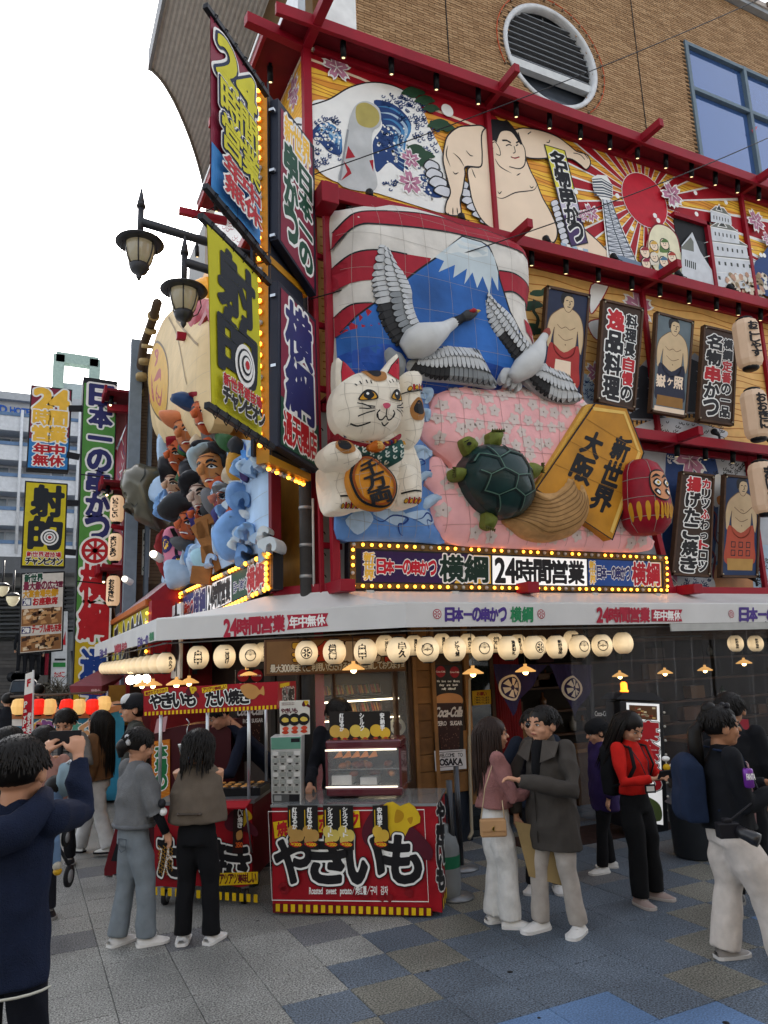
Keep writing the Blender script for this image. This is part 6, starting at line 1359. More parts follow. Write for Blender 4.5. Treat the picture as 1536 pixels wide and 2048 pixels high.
def s24(A):
 A.poly([(.035,.64),(.5,.64),(.965,.6),(.965,.98),(.035,.98)],M('2d78b8'));o_=[(.08,INK),(.11,WHT)]
 A.text('24',(.12,.04,.9,.28),YEL,w=.06,out=o_,res=26,gap=0);A.text('時間',(.1,.29,.9,.47),YEL,w=.04,out=o_,res=24,gap=0);A.text('営業',(.1,.48,.9,.66),YEL,w=.04,out=o_,res=24,gap=0);A.text('年中',(.14,.69,.88,.82),RR,w=.04,out=[(.11,WHT)],res=22);A.text('無休',(.14,.82,.88,.95),RR,w=.035,out=[(.11,WHT)],res=22)
vsign([(62,769),(145,779),(137,943),(52,938)],19.2,MAR,'maroon and blue box sign with yellow 24, upper one at the far left',s24,group='far left box signs')
def sha(A):
 A.text('射',(.16,.05,.92,.4),INB,w=.05,res=32);A.text('的',(.14,.42,.9,.78),INB,w=.05,res=32)
 for rr,mt_ in ((.2,WHT),(.16,INB),(.13,WHT),(.09,INB),(.07,WHT),(.04,RR)):A.dot(.62,.65,rr,mt_,18)
 A.text('新世界遊技場',(.12,.82,.9,.88),RR,w=.03,out=[(.09,WHT)],res=18);A.text('チャンピオン',(.1,.89,.94,.965),INK,w=.05,out=[(.1,WHT)],res=18)
vsign([(50,961),(136,967),(130,1136),(41,1134)],19.2,M('c8b81a',.5),'yellow box sign with black characters and a target at the far left',sha,group='far left box signs')
def post(A):
 A.text('新世界',(.08,.02,.5,.12),DG,w=.05,out=[(.1,WHT)],res=18);A.text('最大級の広さ!!',(.06,.12,.95,.22),M('7a2440'),w=.05,res=18);A.text('大宴会場完備!',(.06,.22,.85,.31),M('c9921c'),w=.05,res=18);A.poly([(.05,.32),(.25,.32),(.25,.41),(.05,.41)],NAVY);A.text('2階',(.07,.33,.23,.4),WHT,w=.03,res=14);A.text('お座敷席',(.28,.32,.85,.41),RR,w=.045,res=18)
 rn=random.Random(4)
 for (y0,y1) in ((.45,.66),(.78,.97)):
  A.poly([(.04,y0),(.95,y0),(.95,y1),(.04,y1)],M('8a5f3a'));
  for k in range(40):x,y=rn.uniform(.05,.8),rn.uniform(y0,y1-.05);A.poly([(x,y),(x+rn.uniform(.05,.15),y-.01),(x+rn.uniform(.05,.15),y+.03),(x,y+.04)],M(rn.choice(('b98a58','d9c4a4','5a3a24','c79c6c','3c2a22'))),up=(k%8==7))
 A.poly([(.05,.67),(.25,.67),(.25,.75),(.05,.75)],NAVY);A.text('2階',(.07,.68,.23,.74),WHT,w=.03,res=14);A.text('テーブル席も充実',(.28,.66,.95,.75),RR,w=.04,res=16)
vsign([(42,1146),(130,1142),(126,1302),(37,1310)],19.2,M('cfcac0',.6),'crumpled printed poster of dining rooms hanging under the yellow far-left sign',post,name='hanging_poster',th=.03,cat='poster')
# ================================================================== AWNING, LANTERNS, SHOPFRONT
VIN=M('c9c9c7',.45,var=.06,ns=2,bump=.05,bs=10)
C0,C1,CR_,CL_=Vector((1.36,8.85,0)),Vector((3.48,6.72,0)),Vector((12.5,6.95,0)),Vector((1.36,17.0,0));ZA,ZV=2.385,2.625
aw=root('shop_awning',(3.48,7.2,ZA),0,'white vinyl awning wrapping the corner with red and purple lettering on its valance','awning')
def roofp(a,b_,c,d,n=1):
 m=MB()
 for k in range(n):
  t0,t1=k/n,(k+1)/n;L=lambda p,q,t:Vector(p)+(Vector(q)-Vector(p))*t
  v=[]
  for s_ in range(5):
   f=s_/4;sag=-.02*math.sin(math.pi*f);v+=[L(L(a,b_,t0),L(d,c,t0),f)+Vector((0,0,sag)),L(L(a,b_,t1),L(d,c,t1),f)+Vector((0,0,sag))]
  m.add(v,[(2*i,2*i+1,2*i+3,2*i+2) for i in range(4)],VIN,True)
 m.build('awning_sheet',aw)
up=lambda v,z:(v.x,v.y,z)
roofp(up(C1,ZV),up(CR_,ZV),(12.5,7.46,2.83),(3.05,7.46,2.83),6);roofp(up(C0,ZV),up(C1,ZV),(3.05,7.46,2.83),(2.45,8.2,2.83),2);roofp(up(CL_,ZV),up(C0,ZV),(2.45,8.2,2.83),(2.45,17,2.83),5)
for a,b_ in ((C1,CR_),(C0,C1),(CL_,C0)):
 m=MB();d_=(b_-a).normalized();n_=Vector((d_.y,-d_.x,0));m.ext([Vector(up(a,ZA)),Vector(up(b_,ZA)),Vector(up(b_,ZV)),Vector(up(a,ZV))],n_,-.012,VIN);m.build('valance',aw)
 m=MB();m.tube([Vector(up(a,ZV))-n_*.02,Vector(up(b_,ZV))-n_*.02],.018,VIN,8);m.tube([Vector(up(a,ZA+.02))-n_*.06,Vector(up(b_,ZA+.02))-n_*.06],.014,GREYM,6);m.tube([Vector(up(a,ZA-.03))-n_*.12,Vector(up(b_,ZA-.03))-n_*.12],.01,GREYM,6);m.build('awning_tube',aw)
m=MB()
for k in range(24):x=3.6+k*.36;m.tube([(x,6.85,ZA),(x+.06,7.1,ZA+.08),(x,7.45,ZA+.2)],.008,M('6a6c6e',.5),5)
for k in range(22):y=9+k*.36;m.tube([(1.42,y,ZA),(1.7,y+.05,ZA+.08),(2.4,y,ZA+.2)],.008,M('6a6c6e',.5),5)
m.build('awning_rib',aw)['kind']='stuff'
PV1=Plane(C1,CR_-C1);PV0=Plane(C0,C1-C0);PVL=Plane(C0,(0,-1,0));CRM=M('a01c34',.5)
def wheel(A,x,y,r,col=None,bg=None):
 a,b_=A.c([(x,y)])[0];col=col or CRM
 A.poly([(a+r*math.cos(t),b_+r*math.sin(t)) for t in np.linspace(0,6.283,25)[:-1]],col,raw=True);A.poly([(a+r*.82*math.cos(t),b_+r*.82*math.sin(t)) for t in np.linspace(0,6.283,25)[:-1]],bg or VIN,raw=True)
 for k in range(6):
  t=k*math.pi/3;q=[(r*.14,-.12),(r*.7,-.3),(r*.7,.3),(r*.14,.12)]
  A.poly([(a+rr*math.cos(t+(e*.9 if rr>r*.5 else e*3)),b_+rr*math.sin(t+(e*.9 if rr>r*.5 else e*3))) for rr,e in q],col,raw=True,up=False)
 A.up()
A=Art(PV0,.004)
A.text('24時間営業',[(448,1240),(570,1230),(570,1262),(448,1273)],CRM,w=.045,res=26);A.poly([(574,1230),(657,1226),(651,1241),(657,1252),(574,1260),(578,1245)],CRM);A.text('年中無休',[(579,1233),(651,1229),(651,1250),(579,1257)],WHT,w=.03,res=22)
A.build('lettering',aw)
A=Art(PV1,.004)
for x0,wide in ((863,1),(1451,1)):
 wheel(A,x0+11,1228,.052);A.text('日本一の串かつ',(x0+27,1216,x0+150,1242),M('45307c',.5),w=.05,res=24);A.text('横綱',(x0+157,1214,x0+203,1244),M('1e7a4c',.5),w=.03,res=24);wheel(A,x0+219,1228,.052)
A.text('24時間営業',(1193,1216,1299,1244),CRM,w=.045,res=26);A.poly([(1302,1219),(1364,1219),(1359,1231),(1364,1243),(1302,1243)],CRM);A.text('年中無休',(1306,1221,1360,1241),WHT,w=.03,res=20)
A.build('lettering',aw)
A=Art(PVL,.004)
A.text('24時間営業',[(229,1291),(243,1287),(243,1303),(229,1307)],CRM,w=.04,res=16);A.text('年中',[(244,1286),(254,1283),(254,1300),(244,1303)],CRM,w=.04,res=16);A.text('日本一の',[(276,1277),(297,1270),(297,1287),(276,1294)],M('45307c',.5),w=.04,res=16);A.text('横綱',[(299,1266),(308,1263),(308,1280),(299,1283)],M('1e7a4c',.5),w=.03,res=16);A.text('日本一の',[(200,1300),(214,1296),(214,1310),(200,1314)],M('45307c',.5),w=.04,res=14)
A.build('lettering',aw)
m=MB();m.bb((7.2,6.80,2.29),(12.4,6.82,2.38),M('a9aaa6',.5));m.build('lower_flap',aw)
# round paper lanterns
PAPER=bpy.data.materials.new('lantern_paper');PAPER.use_nodes=True;_n=PAPER.node_tree.nodes;_l=PAPER.node_tree.links;_b=_n['Principled BSDF']
_b.inputs['Base Color'].default_value=(.62,.5,.33,1);_b.inputs['Roughness'].default_value=.7;_tc=_n.new('ShaderNodeTexCoord');_sx=_n.new('ShaderNodeSeparateXYZ');_wv=_n.new('ShaderNodeTexWave');_wv.bands_direction='Z';_wv.inputs['Scale'].default_value=28;_wv.inputs['Distortion'].default_value=.3
_l.new(_tc.outputs['Object'],_wv.inputs['Vector']);_l.new(_tc.outputs['Object'],_sx.inputs[0]);_mr=_n.new('ShaderNodeMapRange');_mr.inputs[3].default_value=.13;_mr.inputs[4].default_value=.2;_l.new(_wv.outputs['Fac'],_mr.inputs[0])
_no=_n.new('ShaderNodeTexNoise');_no.inputs['Scale'].default_value=7;_l.new(_tc.outputs['Object'],_no.inputs['Vector']);_mm=_n.new('ShaderNodeMath');_mm.operation='MULTIPLY';_m2=_n.new('ShaderNodeMapRange');_m2.inputs[1].default_value=.3;_m2.inputs[2].default_value=.7;_m2.inputs[3].default_value=.7;_m2.inputs[4].default_value=1.15
_l.new(_no.outputs[0],_m2.inputs[0]);_l.new(_mr.outputs[0],_mm.inputs[0]);_l.new(_m2.outputs[0],_mm.inputs[1])
_b.inputs['Emission Color'].default_value=(1,.74,.42,1);_ab=_n.new('ShaderNodeMath');_ab.operation='ABSOLUTE';_l.new(_sx.outputs[2],_ab.inputs[0]);_m3=_n.new('ShaderNodeMapRange');_m3.inputs[1].default_value=.03;_m3.inputs[2].default_value=.125;_m3.inputs[3].default_value=1.15;_m3.inputs[4].default_value=.25;_l.new(_ab.outputs[0],_m3.inputs[0]);_m4=_n.new('ShaderNodeMath');_m4.operation='MULTIPLY';_l.new(_mm.outputs[0],_m4.inputs[0]);_l.new(_m3.outputs[0],_m4.inputs[1]);_l.new(_m4.outputs[0],_b.inputs['Emission Strength'])
LR=.122
def lantern_parts():
 m=MB();prof=[]
 for i in range(25):
  t=math.pi*(.12+.76*i/24);prof.append((LR*math.sin(t)**.88*(1+(.012 if i%2 else 0)),-LR*1.12*math.cos(t)))
 m.lathe((0,0,0),prof,PAPER,20,caps=False);b0=m.build('paper_globe')
 m=MB()
 for z,s_ in ((-LR*1.02,-1),(LR*1.02,1)):m.lathe((0,0,z),[(.045,0),(.05,s_*.005),(.048,s_*.014),(.04,s_*.016)] if s_>0 else [(.04,-.016),(.048,-.014),(.05,-.005),(.045,0)],BLK,14)
 m.tube([(0,0,LR*1.02),(0,0,LR*1.02+.1)],.003,BLK,4);b1=m.build('rim_hook');b1.data.name='rim_hook'
 r_=b0.data,b1.data;bpy.data.objects.remove(b0);bpy.data.objects.remove(b1);return r_
LB0,LB1=lantern_parts()
def lantern_text(word,ang,yaw,sc_=1.):
 """letters bent round the globe; ang = offset of the lettering from the side that faces the street"""
 m=MB();n=len(word);R_=LR*1.012
 if word[0]=='@':
  segs=[('ring',None)];word=word[1:];hh=.78;
 else:segs=[];hh=1.3
 def mp(u,v):a=yaw+ang+u;rr=R_*math.sin(min(max(math.acos(max(-1,min(1,v/1.12/1.0))),.35),2.8))**.75;return (rr*math.cos(a),rr*math.sin(a),v*LR)
 for k,ch in enumerate(word):
  g=glyph(ch,.045,20)
  if g is None:continue
  V,fs,lo,hi=g;z1_,z0_=hh/2-hh*k/n,hh/2-hh*(k+1)/n;w_=.62 if n<=2 else .34
  if segs:w_=.74
  P=[mp(w_*((x-lo[0])/max(hi[0]-lo[0],.2)-.5)*1.1,z0_+(z1_-z0_)*(.04+.92*(y-lo[1])/max(hi[1]-lo[1],.3))) for x,y in V];m.add(P,fs,INK)
 if segs:
  pts=[mp(.52*math.cos(t),.52*math.sin(t)) for t in np.linspace(0,2*math.pi,29)];pts2=[mp(.44*math.cos(t),.44*math.sin(t)) for t in np.linspace(0,2*math.pi,29)]
  m.add(pts+pts2,[(i,i+1,30+i,29+i) for i in range(28)],INK)
 if word=='':
  for k in range(6):t=k*math.pi/3;m.add([mp(rr*math.cos(t+e),rr*math.sin(t+e)) for rr,e in ((.08,-.5),(.38,-.3),(.38,.3),(.08,.5))],[(0,1,2,3)],INK)
 return m
def lantern(pos,word,ang,label,grp,sc_=1.,mat=None):
 rt=root('paper_lantern',pos,0,label,'lantern',grp);rt.scale=(sc_,)*3
 for nm,d_ in (('paper_globe',LB0),('rim_hook',LB1)):
  o=bpy.data.objects.new(nm,d_);COL.objects.link(o);o.parent=rt
 if word is not None:
  yaw=math.atan2(-pos[1],-pos[0]);m=lantern_text(word,ang,yaw);o=m.build('lettering',rt,world=False)
 return rt
nearline=lambda px,py,O,d_,off:Plane(O+Vector((d_.y,-d_.x,0)).normalized()*(-off),d_).px(px,py)
G1='round paper lanterns along the awning front';d0=(C1-C0);d1=(CR_-C1)
W_=[(396,1315,'串',.0,'with the single character 串, at the left turn of the awning'),(449,1313,'二度漬け',.25,'lettered 二度漬け, first to the right of the turn lantern'),(501,1311,'@串',0,'with a ringed crest, just left of the hanging lamp'),(556,1309,'二度漬け',-.1,'lettered 二度漬け, just left of the dark pole'),(613,1306,'@',0,'with a black wheel crest, in front of the dark pole'),
      (669,1304,'横綱',-.2,'lettered 横綱, just right of the dark pole'),(731,1303,'串',-.3,'with the single character 串, above the shop window'),(797,1300,'串久',.35,'lettered 串久, at the right end of the shop window')]
for x,y,wd_,an,lb in W_:lantern(nearline(x,y,C0,d0,.14),wd_,an,'round paper lantern '+lb,G1)
W_=[(855,1299,'@日本',0,'with ringed 日本, left of the tall dark drink poster'),(909,1298,'どて焼',.25,'lettered どて焼, above the dark drink poster'),(964,1297,'@串',.25,'with a ringed crest, above the yellow notice'),(1017,1296,'満員御礼',.5,'lettered 満員御礼, turned right'),(1067,1295,'@',.7,'with a crest turned right, between the purple cloths'),
      (1113,1294,'新鮮逸品',.35,'lettered 新鮮逸品, above the right purple cloth'),(1159,1293,'@串',.5,'with a ringed crest, second from the right end'),(1204,1291,'@日本',.1,'with ringed 日本, last before the frayed lantern')]
for x,y,wd_,an,lb in W_:lantern(nearline(x,y,C1,d1,.14),wd_,an,'round paper lantern '+lb,G1)
lantern(nearline(1246,1286,C1,d1,.2),None,0,'frayed pale lantern with bristly side at the right end of the front row',G1,1.0)
rn=random.Random(9)
wds=['串かつ','どて焼','二度漬け','@串','満員御礼','@日本','横綱','新鮮逸品']
ORD='first second third fourth fifth sixth seventh eighth ninth tenth eleventh twelfth thirteenth'.split()
for k in range(13):
 y=9.0+k*.6;lantern((1.5,y,2.135),wds[k%8],.5,'round paper lantern under the left awning edge, '+ORD[k]+' from the corner','round paper lanterns along the left awning edge',.9)
BK={527:'left of the ringed lantern near the lamp',770:'at the right end of the shop window',828:'over the timber boards',884:'left of the どて焼 lantern',936:'right of the どて焼 lantern',990:'beside the entrance lamp',1036:'left of the turned crest lantern',1078:'right of the turned crest lantern',1144:'behind the 新鮮逸品 lantern',1471:'behind the plastic curtain, left one',1511:'behind the plastic curtain, right one'}
for x,y,d_ in ((527,1304,8.5),(770,1291,7.4),(828,1291,7.35),(884,1287,7.3),(936,1287,7.3),(990,1286,7.3),(1036,1288,7.3),(1078,1290,7.35),(1144,1280,7.3),(1471,1287,7.3),(1511,1287,7.3)):
 lantern(Plane((0,d_,0),(1,0,0)).px(x,y),wds[x%8],.2,'dimmer back-row paper lantern '+BK[x],'paper lanterns of the back row',.86)
o=None
for x,y in ((384+200,1305),(640-68,1307)):
 p=Plane((0,8.0,0),(1,0,0)).px(x+12,y);m=MB();m.lathe(p,[(.05,-.12),(.1,-.08),(.12,0),(.1,.08),(.05,.12)],M('4d6f92',.6),16);own(m,'blue_lantern','blue paper lantern behind the cream row, '+('right' if x>575 else 'left')+' one near the dark pole','lantern','blue lanterns behind the front row')
# three paper lanterns at the right edge of the facade
for (px,t,b_,wd_,lb) in ((1502,642,738,'おこしやす','top'),(1518,782,880,'おおきに','middle'),(1534,925,1030,'まいど','bottom')):long_lantern(px,t,b_,7.1,f'pale tall paper lantern, {lb} of the three at the right edge of the facade',wd_,grp='tall lanterns at the right edge',w_=25,lit=.04)
# pendant lamps with saucer shades
def pendant(px,py,Y,s_,lb):
 p=Plane((0,Y,0),(1,0,0)).px(px,py);rt=root('pendant_lamp',p,0,lb,'lamp','saucer pendant lamps under the awning');m=MB();m.lathe(p,[(.13*s_,-.01),(.132*s_,0),(.06*s_,.045*s_),(.02,.06*s_),(.02,.09*s_)],M('b98a4e',.5,emis=.18,eh='ffc070'),20,caps=False);m.build('shade',rt)
 m=MB();m.sph(p+Vector((0,0,-.012)),.035*s_,M('ffd890',emis=6,eh='ffd080',var=0),10,8);m.build('bulb',rt);m=MB();m.tube([p+Vector((0,0,.08)),(p.x,p.y,2.6)],.005,BLK,4);m.build('cord',rt)
for x,y,Y,s_,lb in ((494,1349,8.2,.9,'saucer pendant lamp left of the dark pole'),(707,1338,7.3,.9,'saucer pendant lamp above the lit display shelves'),(946,1346,7.2,.9,'saucer pendant lamp above the yellow notice'),(1051,1342,7.2,.9,'saucer pendant lamp between the purple cloths'),(353,1368,9.0,.9,'saucer pendant lamp above the taiyaki banner'),(378,1365,9.3,.9,'second saucer pendant lamp above the taiyaki banner'),(306,1370,10.4,.9,'saucer pendant lamp at the left end of the taiyaki banner'),(284,1371,11.4,.9,'pendant lamp furthest left under the awning'),(1488,1326,8.2,.9,'lamp glowing behind the plastic curtain at the right')):pendant(x,y,Y,s_,lb)
m=MB()
for x,y in ((261,1360),(276,1359),(292,1358)):m.sph(Plane((0,12,0),(1,0,0)).px(x,y),.07,M('fff0d0',emis=4),8,6)
o=own(m,'bare_bulbs','small cluster of bare white bulbs deep under the left awning','bulb',kind='stuff')
# ---- shopfront: timber, window with shelves, posters
YW=7.8;PW=Plane((0,YW,0),(1,0,0));WD=M('6b4a28',.6,var=.25,ns=7,bump=.15,bs=25);WDD=M('3e2a1a',.6,var=.25,ns=7);DRK=M('0e0e10',.6)
sh=root('shopfront',(3.5,YW,0),0,'dark timber shopfront with food display window and open entrance below the awning','shopfront')
X=lambda px,y=1500:PW.at(px,y)[0];Z_=lambda px,y:PW.at(px,y)[1]
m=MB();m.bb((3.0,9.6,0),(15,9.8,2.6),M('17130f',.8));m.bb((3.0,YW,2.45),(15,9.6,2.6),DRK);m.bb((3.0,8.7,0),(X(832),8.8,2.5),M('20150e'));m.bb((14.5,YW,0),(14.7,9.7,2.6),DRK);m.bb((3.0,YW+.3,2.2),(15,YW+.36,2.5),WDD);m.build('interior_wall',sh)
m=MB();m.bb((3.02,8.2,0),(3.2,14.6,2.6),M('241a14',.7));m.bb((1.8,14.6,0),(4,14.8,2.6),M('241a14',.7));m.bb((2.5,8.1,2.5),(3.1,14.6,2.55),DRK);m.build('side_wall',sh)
# timber planks right of the window
x0,x1,x2,x3=X(832),X(866),X(868),X(936)
z=0.62
while z<2.45:
 m=MB();m.bb((x0,YW-.02,z),(x1,YW+.02,z+.182),M(random.choice(('6e4c28','7a552d','634424')),.6,var=.25,ns=6,bump=.2,bs=22));m.build('plank',sh,bev=.004);z+=.188
z=0.55
while z<1.05:m=MB();m.bb((x1+.01,YW-.03,z),(x3,YW+.01,z+.22),M(random.choice(('6e4c28','7a552d')),.6,var=.25,ns=6,bump=.2,bs=22));m.build('plank',sh,bev=.004);z+=.226
m=MB();m.bb((x0,YW,0),(x3,YW+.05,.56),M('1b222c',.6));m.bb((x1+.01,YW-.01,1.0),(x3,YW+.03,2.5),M('3a2818',.6));m.build('plinth',sh)
for xx,w_ in ((x0-.03,.05),(x1-.0,.05),(x3-.02,.07)):m=MB();m.bb((xx,YW-.06,.4 if w_>.05 else .55),(xx+w_,YW+.03,2.5),M('7a5630',.6,var=.2,ns=6));m.build('post',sh,bev=.004)
m=MB();p=[PW.px(943,1345,.05),PW.px(934,1360,.05),PW.px(934,1500,.05),PW.px(938,1640,.05),PW.px(930,1660,.15),PW.px(915,1668,.25)];m.tube(p,.02,M('8f8672',.5),8);m.build('drain_hose',sh)
# display window
wx0_,wx1_=X(628),X(826);wz0,wz1=.72,2.12
for a,b_ in (((wx0_-.06,wz0),(wx0_,wz1)),((wx1_-.04,wz0),(wx1_+.03,wz1)),((wx0_-.06,wz1),(wx1_+.03,wz1+.07)),((wx0_-.06,wz0-.1),(wx1_+.03,wz0)),((X(792),wz0),(X(792)+.035,wz1)),((X(668),1.45),(X(668)+.02,wz1))):
 m=MB();m.bb((a[0],YW-.04,a[1]),(b_[0],YW+.04,b_[1]),WDD);m.build('window_frame',sh)
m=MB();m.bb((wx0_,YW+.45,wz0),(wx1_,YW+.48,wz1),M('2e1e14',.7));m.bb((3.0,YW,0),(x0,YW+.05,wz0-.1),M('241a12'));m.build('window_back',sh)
SHZ=[Z_(700,y) for y in (1399,1437,1490,1560)]
for z in SHZ:m=MB();m.bb((wx0_,YW+.08,z-.02),(wx1_-.1,YW+.44,z),M('3a3530',.3));m.build('shelf',sh);m=MB();m.bb((wx0_,YW+.07,z-.03),(wx1_-.12,YW+.08,z-.015),M('ffe9c0',emis=2.5));m.build('shelf_light',sh)
rn=random.Random(6);FOOD=['9a5a28','b9802f','7a3a1c','c99a4a','5a3420','a84a28','8a8a3a']
for z in SHZ:
 for k in range(6):
  x=wx0_+.08+k*.155;
  if x>wx1_-.15:break
  rt=root('food_tray',(x,YW+.25,z),0,'steel tray of skewers on the '+('top','second','third','bottom')[SHZ.index(z)]+' shelf of the shop window, '+('leftmost','second','third','fourth','fifth','last')[k],'tray','food trays in the shop window')
  m=MB();R_=Matrix.Rotation(.9,3,'X');c=Vector((x,YW+.25,z+.09));m.box(c,(.135,.15,.01),M('8a8a88',.25,.8),R=R_)
  for s_ in (-1,1):m.box(c+R_@Vector((s_*.068,0,.01)),(.008,.15,.03),M('a8a8a4',.25,.8),R=R_)
  m.build('tray',rt);m=MB()
  for j in range(7):m.tube([c+R_@Vector((-.05+j*.016,-.06,.018)),c+R_@Vector((-.045+j*.016,.05,.022))],.009,M(rn.choice(FOOD),.45),5)
  m.build('skewer',rt)['kind']='stuff'
for k,(px,py) in enumerate(((806,1455),(800,1530),(812,1585),(790,1492))):
 rt=root('food_plate',PW.px(px,py,-.15),0,('upright plate of curry','pale round plate with sauce','green-rimmed plate','small plate with noodles')[k]+' shown at the right side of the shop window','plate','plates in the shop window');m=MB();R_=Matrix.Rotation(1.25,3,'X');c=PW.px(px,py,-.15)
 m.lathe(c,[(.001,0),(.06,.0),(.1,.018),(.102,.012),(.06,-.006)],M('b9bdb4',.3),22,R=R_,caps=False);m.build('dish',rt);m=MB();m.lathe(c,[(.055,.004),(.05,.018),(.02,.028),(.001,.03)],M(rn.choice(FOOD),.5),16,R=R_,caps=False);m.build('food',rt)
GLS=bpy.data.materials.new('clear_glass');GLS.use_nodes=True;_b=GLS.node_tree.nodes['Principled BSDF'];_b.inputs['Base Color'].default_value=(.9,.93,.92,1);_b.inputs['Roughness'].default_value=.02;_b.inputs['Alpha'].default_value=.08;_b.inputs['Specular IOR Level'].default_value=.25
m=MB();m.bb((wx0_,YW-.005,wz0),(wx1_-.04,YW+.001,wz1),GLS);m.build('window_pane',sh)
# board over the window
P8=Plane((0,7.72,0),(1,0,0));m=MB();m.ext([P8.px(*p) for p in ((530,1280),(812,1268),(812,1342),(530,1352))],P8.n,-.04,M('5a3a24',.6));m.build('notice_board',sh)
A=Art(P8,.004);A.poly([(533,1284),(809,1272),(809,1338),(533,1348)],M('7a5a38',.6));
for i,(ch,cl_) in enumerate(zip('宴会場完備',('b98c28','a8341e','c9b49a','c9b49a','a8341e'))):A.text(ch,(585+i*45,1284,625+i*45,1322),M(cl_),w=.05,out=[(.09,M('3a1c14'))],res=22)
A.text('最大300席までご利用いただける宴会場完備しております!!',[(540,1330),(808,1322),(808,1336),(540,1345)],M('c9bfa8'),w=.03,out=[(.07,M('2a1810'))],res=16);A.build('board_lettering',sh)
# dark drink poster
def coke(rt,P,c,nm='drink_poster',welcome=True):
 m=MB();m.ext([P.px(*p) for p in c],P.n,.015,M('15110f',.4));m.build('poster_board',rt);A=Art(P,.019);A.within(c)
 RC=M('8c1420',.5);A.dot(.26,.065,.066,RC,20);A.dot(.74,.07,.066,RC,20);A.text('Coca-Cola',(.1,.055,.42,.078),WHT,w=.01,res=14,uniform=True);A.text('Coca-Cola',(.58,.06,.9,.083),WHT,w=.01,res=14,uniform=True)
 for k,t in enumerate(('We have two flavors,','they are both','really delicious!!')):A.text(t,(.12+.08*k,.145+.037*k,.92-.08*k,.175+.037*k),WHT,w=.02,res=16,uniform=True,shear=.02)
 A.blob([(.05,.33),(.2,.29),(.5,.275),(.8,.285),(.98,.32),(.96,.38),(.5,.39),(.08,.39)],M('a8784a',.5));A.poly([(.06,.37),(.96,.37),(.9,.6),(.82,.82),(.22,.82),(.12,.6)],M('2a1410',.4))
 rr=random.Random(5)
 for k in range(60):x,y=rr.uniform(.2,.84),rr.uniform(.42,.8);A.dot(x,y,rr.uniform(.003,.008),M('6a4a38'),5,up=False)
 A.up();A.text('Coca-Cola',(.03,.4,.99,.53),M('b9b4ae'),w=.035,res=30,uniform=True,shear=.12);A.text('ZERO SUGAR',(.08,.545,.96,.585),M('b9b4ae'),w=.035,res=18)
 if welcome:A.poly([(-.03,.82),(1.05,.815),(1.07,1.0),(0,1.01)],M('b4b2b2',.6));A.text('WELCOME TO',(.12,.85,.95,.885),INK,w=.02,res=18);A.text('OSAKA',(.14,.9,.94,.96),INK,w=.045,res=24);A.line([(.12,.838),(.95,.832)],.006,INK);A.line([(.14,.975),(.94,.968)],.006,INK)
 A.build('poster_print',rt)
r=root('drink_poster',PW.px(895,1535),0,'tall black drink poster with white WELCOME TO OSAKA card on the timber wall','poster');coke(r,Plane((0,YW-.035,0),(1,0,0)),[(864,1330),(922,1330),(927,1537),(869,1540)])
r=root('drink_poster',Vector((2.9,8.6,.9)),0,'second black drink poster half hidden behind the taiyaki cart','poster');coke(r,Plane((0,8.15,0),(1,0,0)),[(470,1340),(527,1338),(527,1520),(474,1524)],welcome=False)
# entrance: glass doors, notice, red curtain, purple triangular cloths
m=MB();m.bb((X(1185),YW-.03,0),(X(1185)+.08,YW+.05,2.5),DRK);m.bb((X(1000),YW+.1,0),(X(1000)+.05,YW+.15,2.3),WDD);m.bb((x3,YW-.02,2.28),(15,YW+.05,2.5),WDD);m.build('door_frame',sh)
m=MB();m.bb((X(945),YW+.12,0),(X(1000),YW+.14,2.3),M('1d2426',.08,coat=1));m.build('glass_door',sh)
A=Art(Plane((0,YW+.1,0),(1,0,0)),.004);A.poly([(944,1382),(981,1379),(982,1408),(945,1411)],M('b8921c',.6));A.text('お願い',(953,1384,973,1391),M('7a2018'),w=.04,res=14)
for k in range(3):A.text('ご案内いたします',(948,1393+k*5,978,1397+k*5),INK,w=.02,res=10)
A.build('yellow_notice',sh)
m=MB()
for k in range(14):x=X(1008)+k*.035;m.tube([(x,YW+.25,2.3),(x+.004,YW+.25+.02*math.sin(k),.2)],.022,M('6a1014',.8),6)
m.build('red_curtain',sh)
PUR2=M('1f1838',.85,var=.15);CRMW=M('b0a490',.7)
for c,ctr,lb in (([(985,1328),(1092,1330),(1022,1432)],(1023,1375),'left purple triangular doorway cloth with a cream wheel crest'),([(1094,1328),(1190,1330),(1178,1380),(1152,1435)],(1143,1376),'right purple triangular doorway cloth with a cream wheel crest')):
 P=Plane((0,7.45,0),(1,0,0));rt=root('doorway_cloth',P.px(*ctr),0,lb,'cloth','purple doorway cloths');f=lambda V:.03*np.sin(V[:,0]*22)+.02*np.sin(V[:,1]*9+V[:,0]*4);A=Art(P,0,surf=f,sub=.04);A.poly(c,PUR2);A.h+=.012;A.step=.004;a,b_=P.at(*ctr)
 C=lambda rr,mt_:A.poly([(a+rr*1.05*math.cos(t),b_+rr*math.sin(t)) for t in np.linspace(0,6.28,25)[:-1]],mt_,raw=True)
 C(.15,CRMW);C(.125,PUR2)
 for k in range(6):t=k*math.pi/3+.3;A.poly([(a+rr*math.cos(t+e),b_+rr*math.sin(t+e)) for rr,e in ((.03,-.4),(.11,-.36),(.115,.3),(.03,.4))],CRMW,raw=True,up=False)
 A.build('cloth',rt)
m=MB();m.tube([(6.0,7.4,2.24),(8.4,7.42,2.24)],.012,BLK,6);m.build('curtain_rod',sh)
m=MB();m.lathe(PW.px(1203,1428,.3),[(.001,0),(.1,0),(.1,.012),(.001,.014)],M('8c1420',.4),24,R=Matrix.Rotation(math.pi/2,3,'X'));m.build('round_drink_sign',sh)
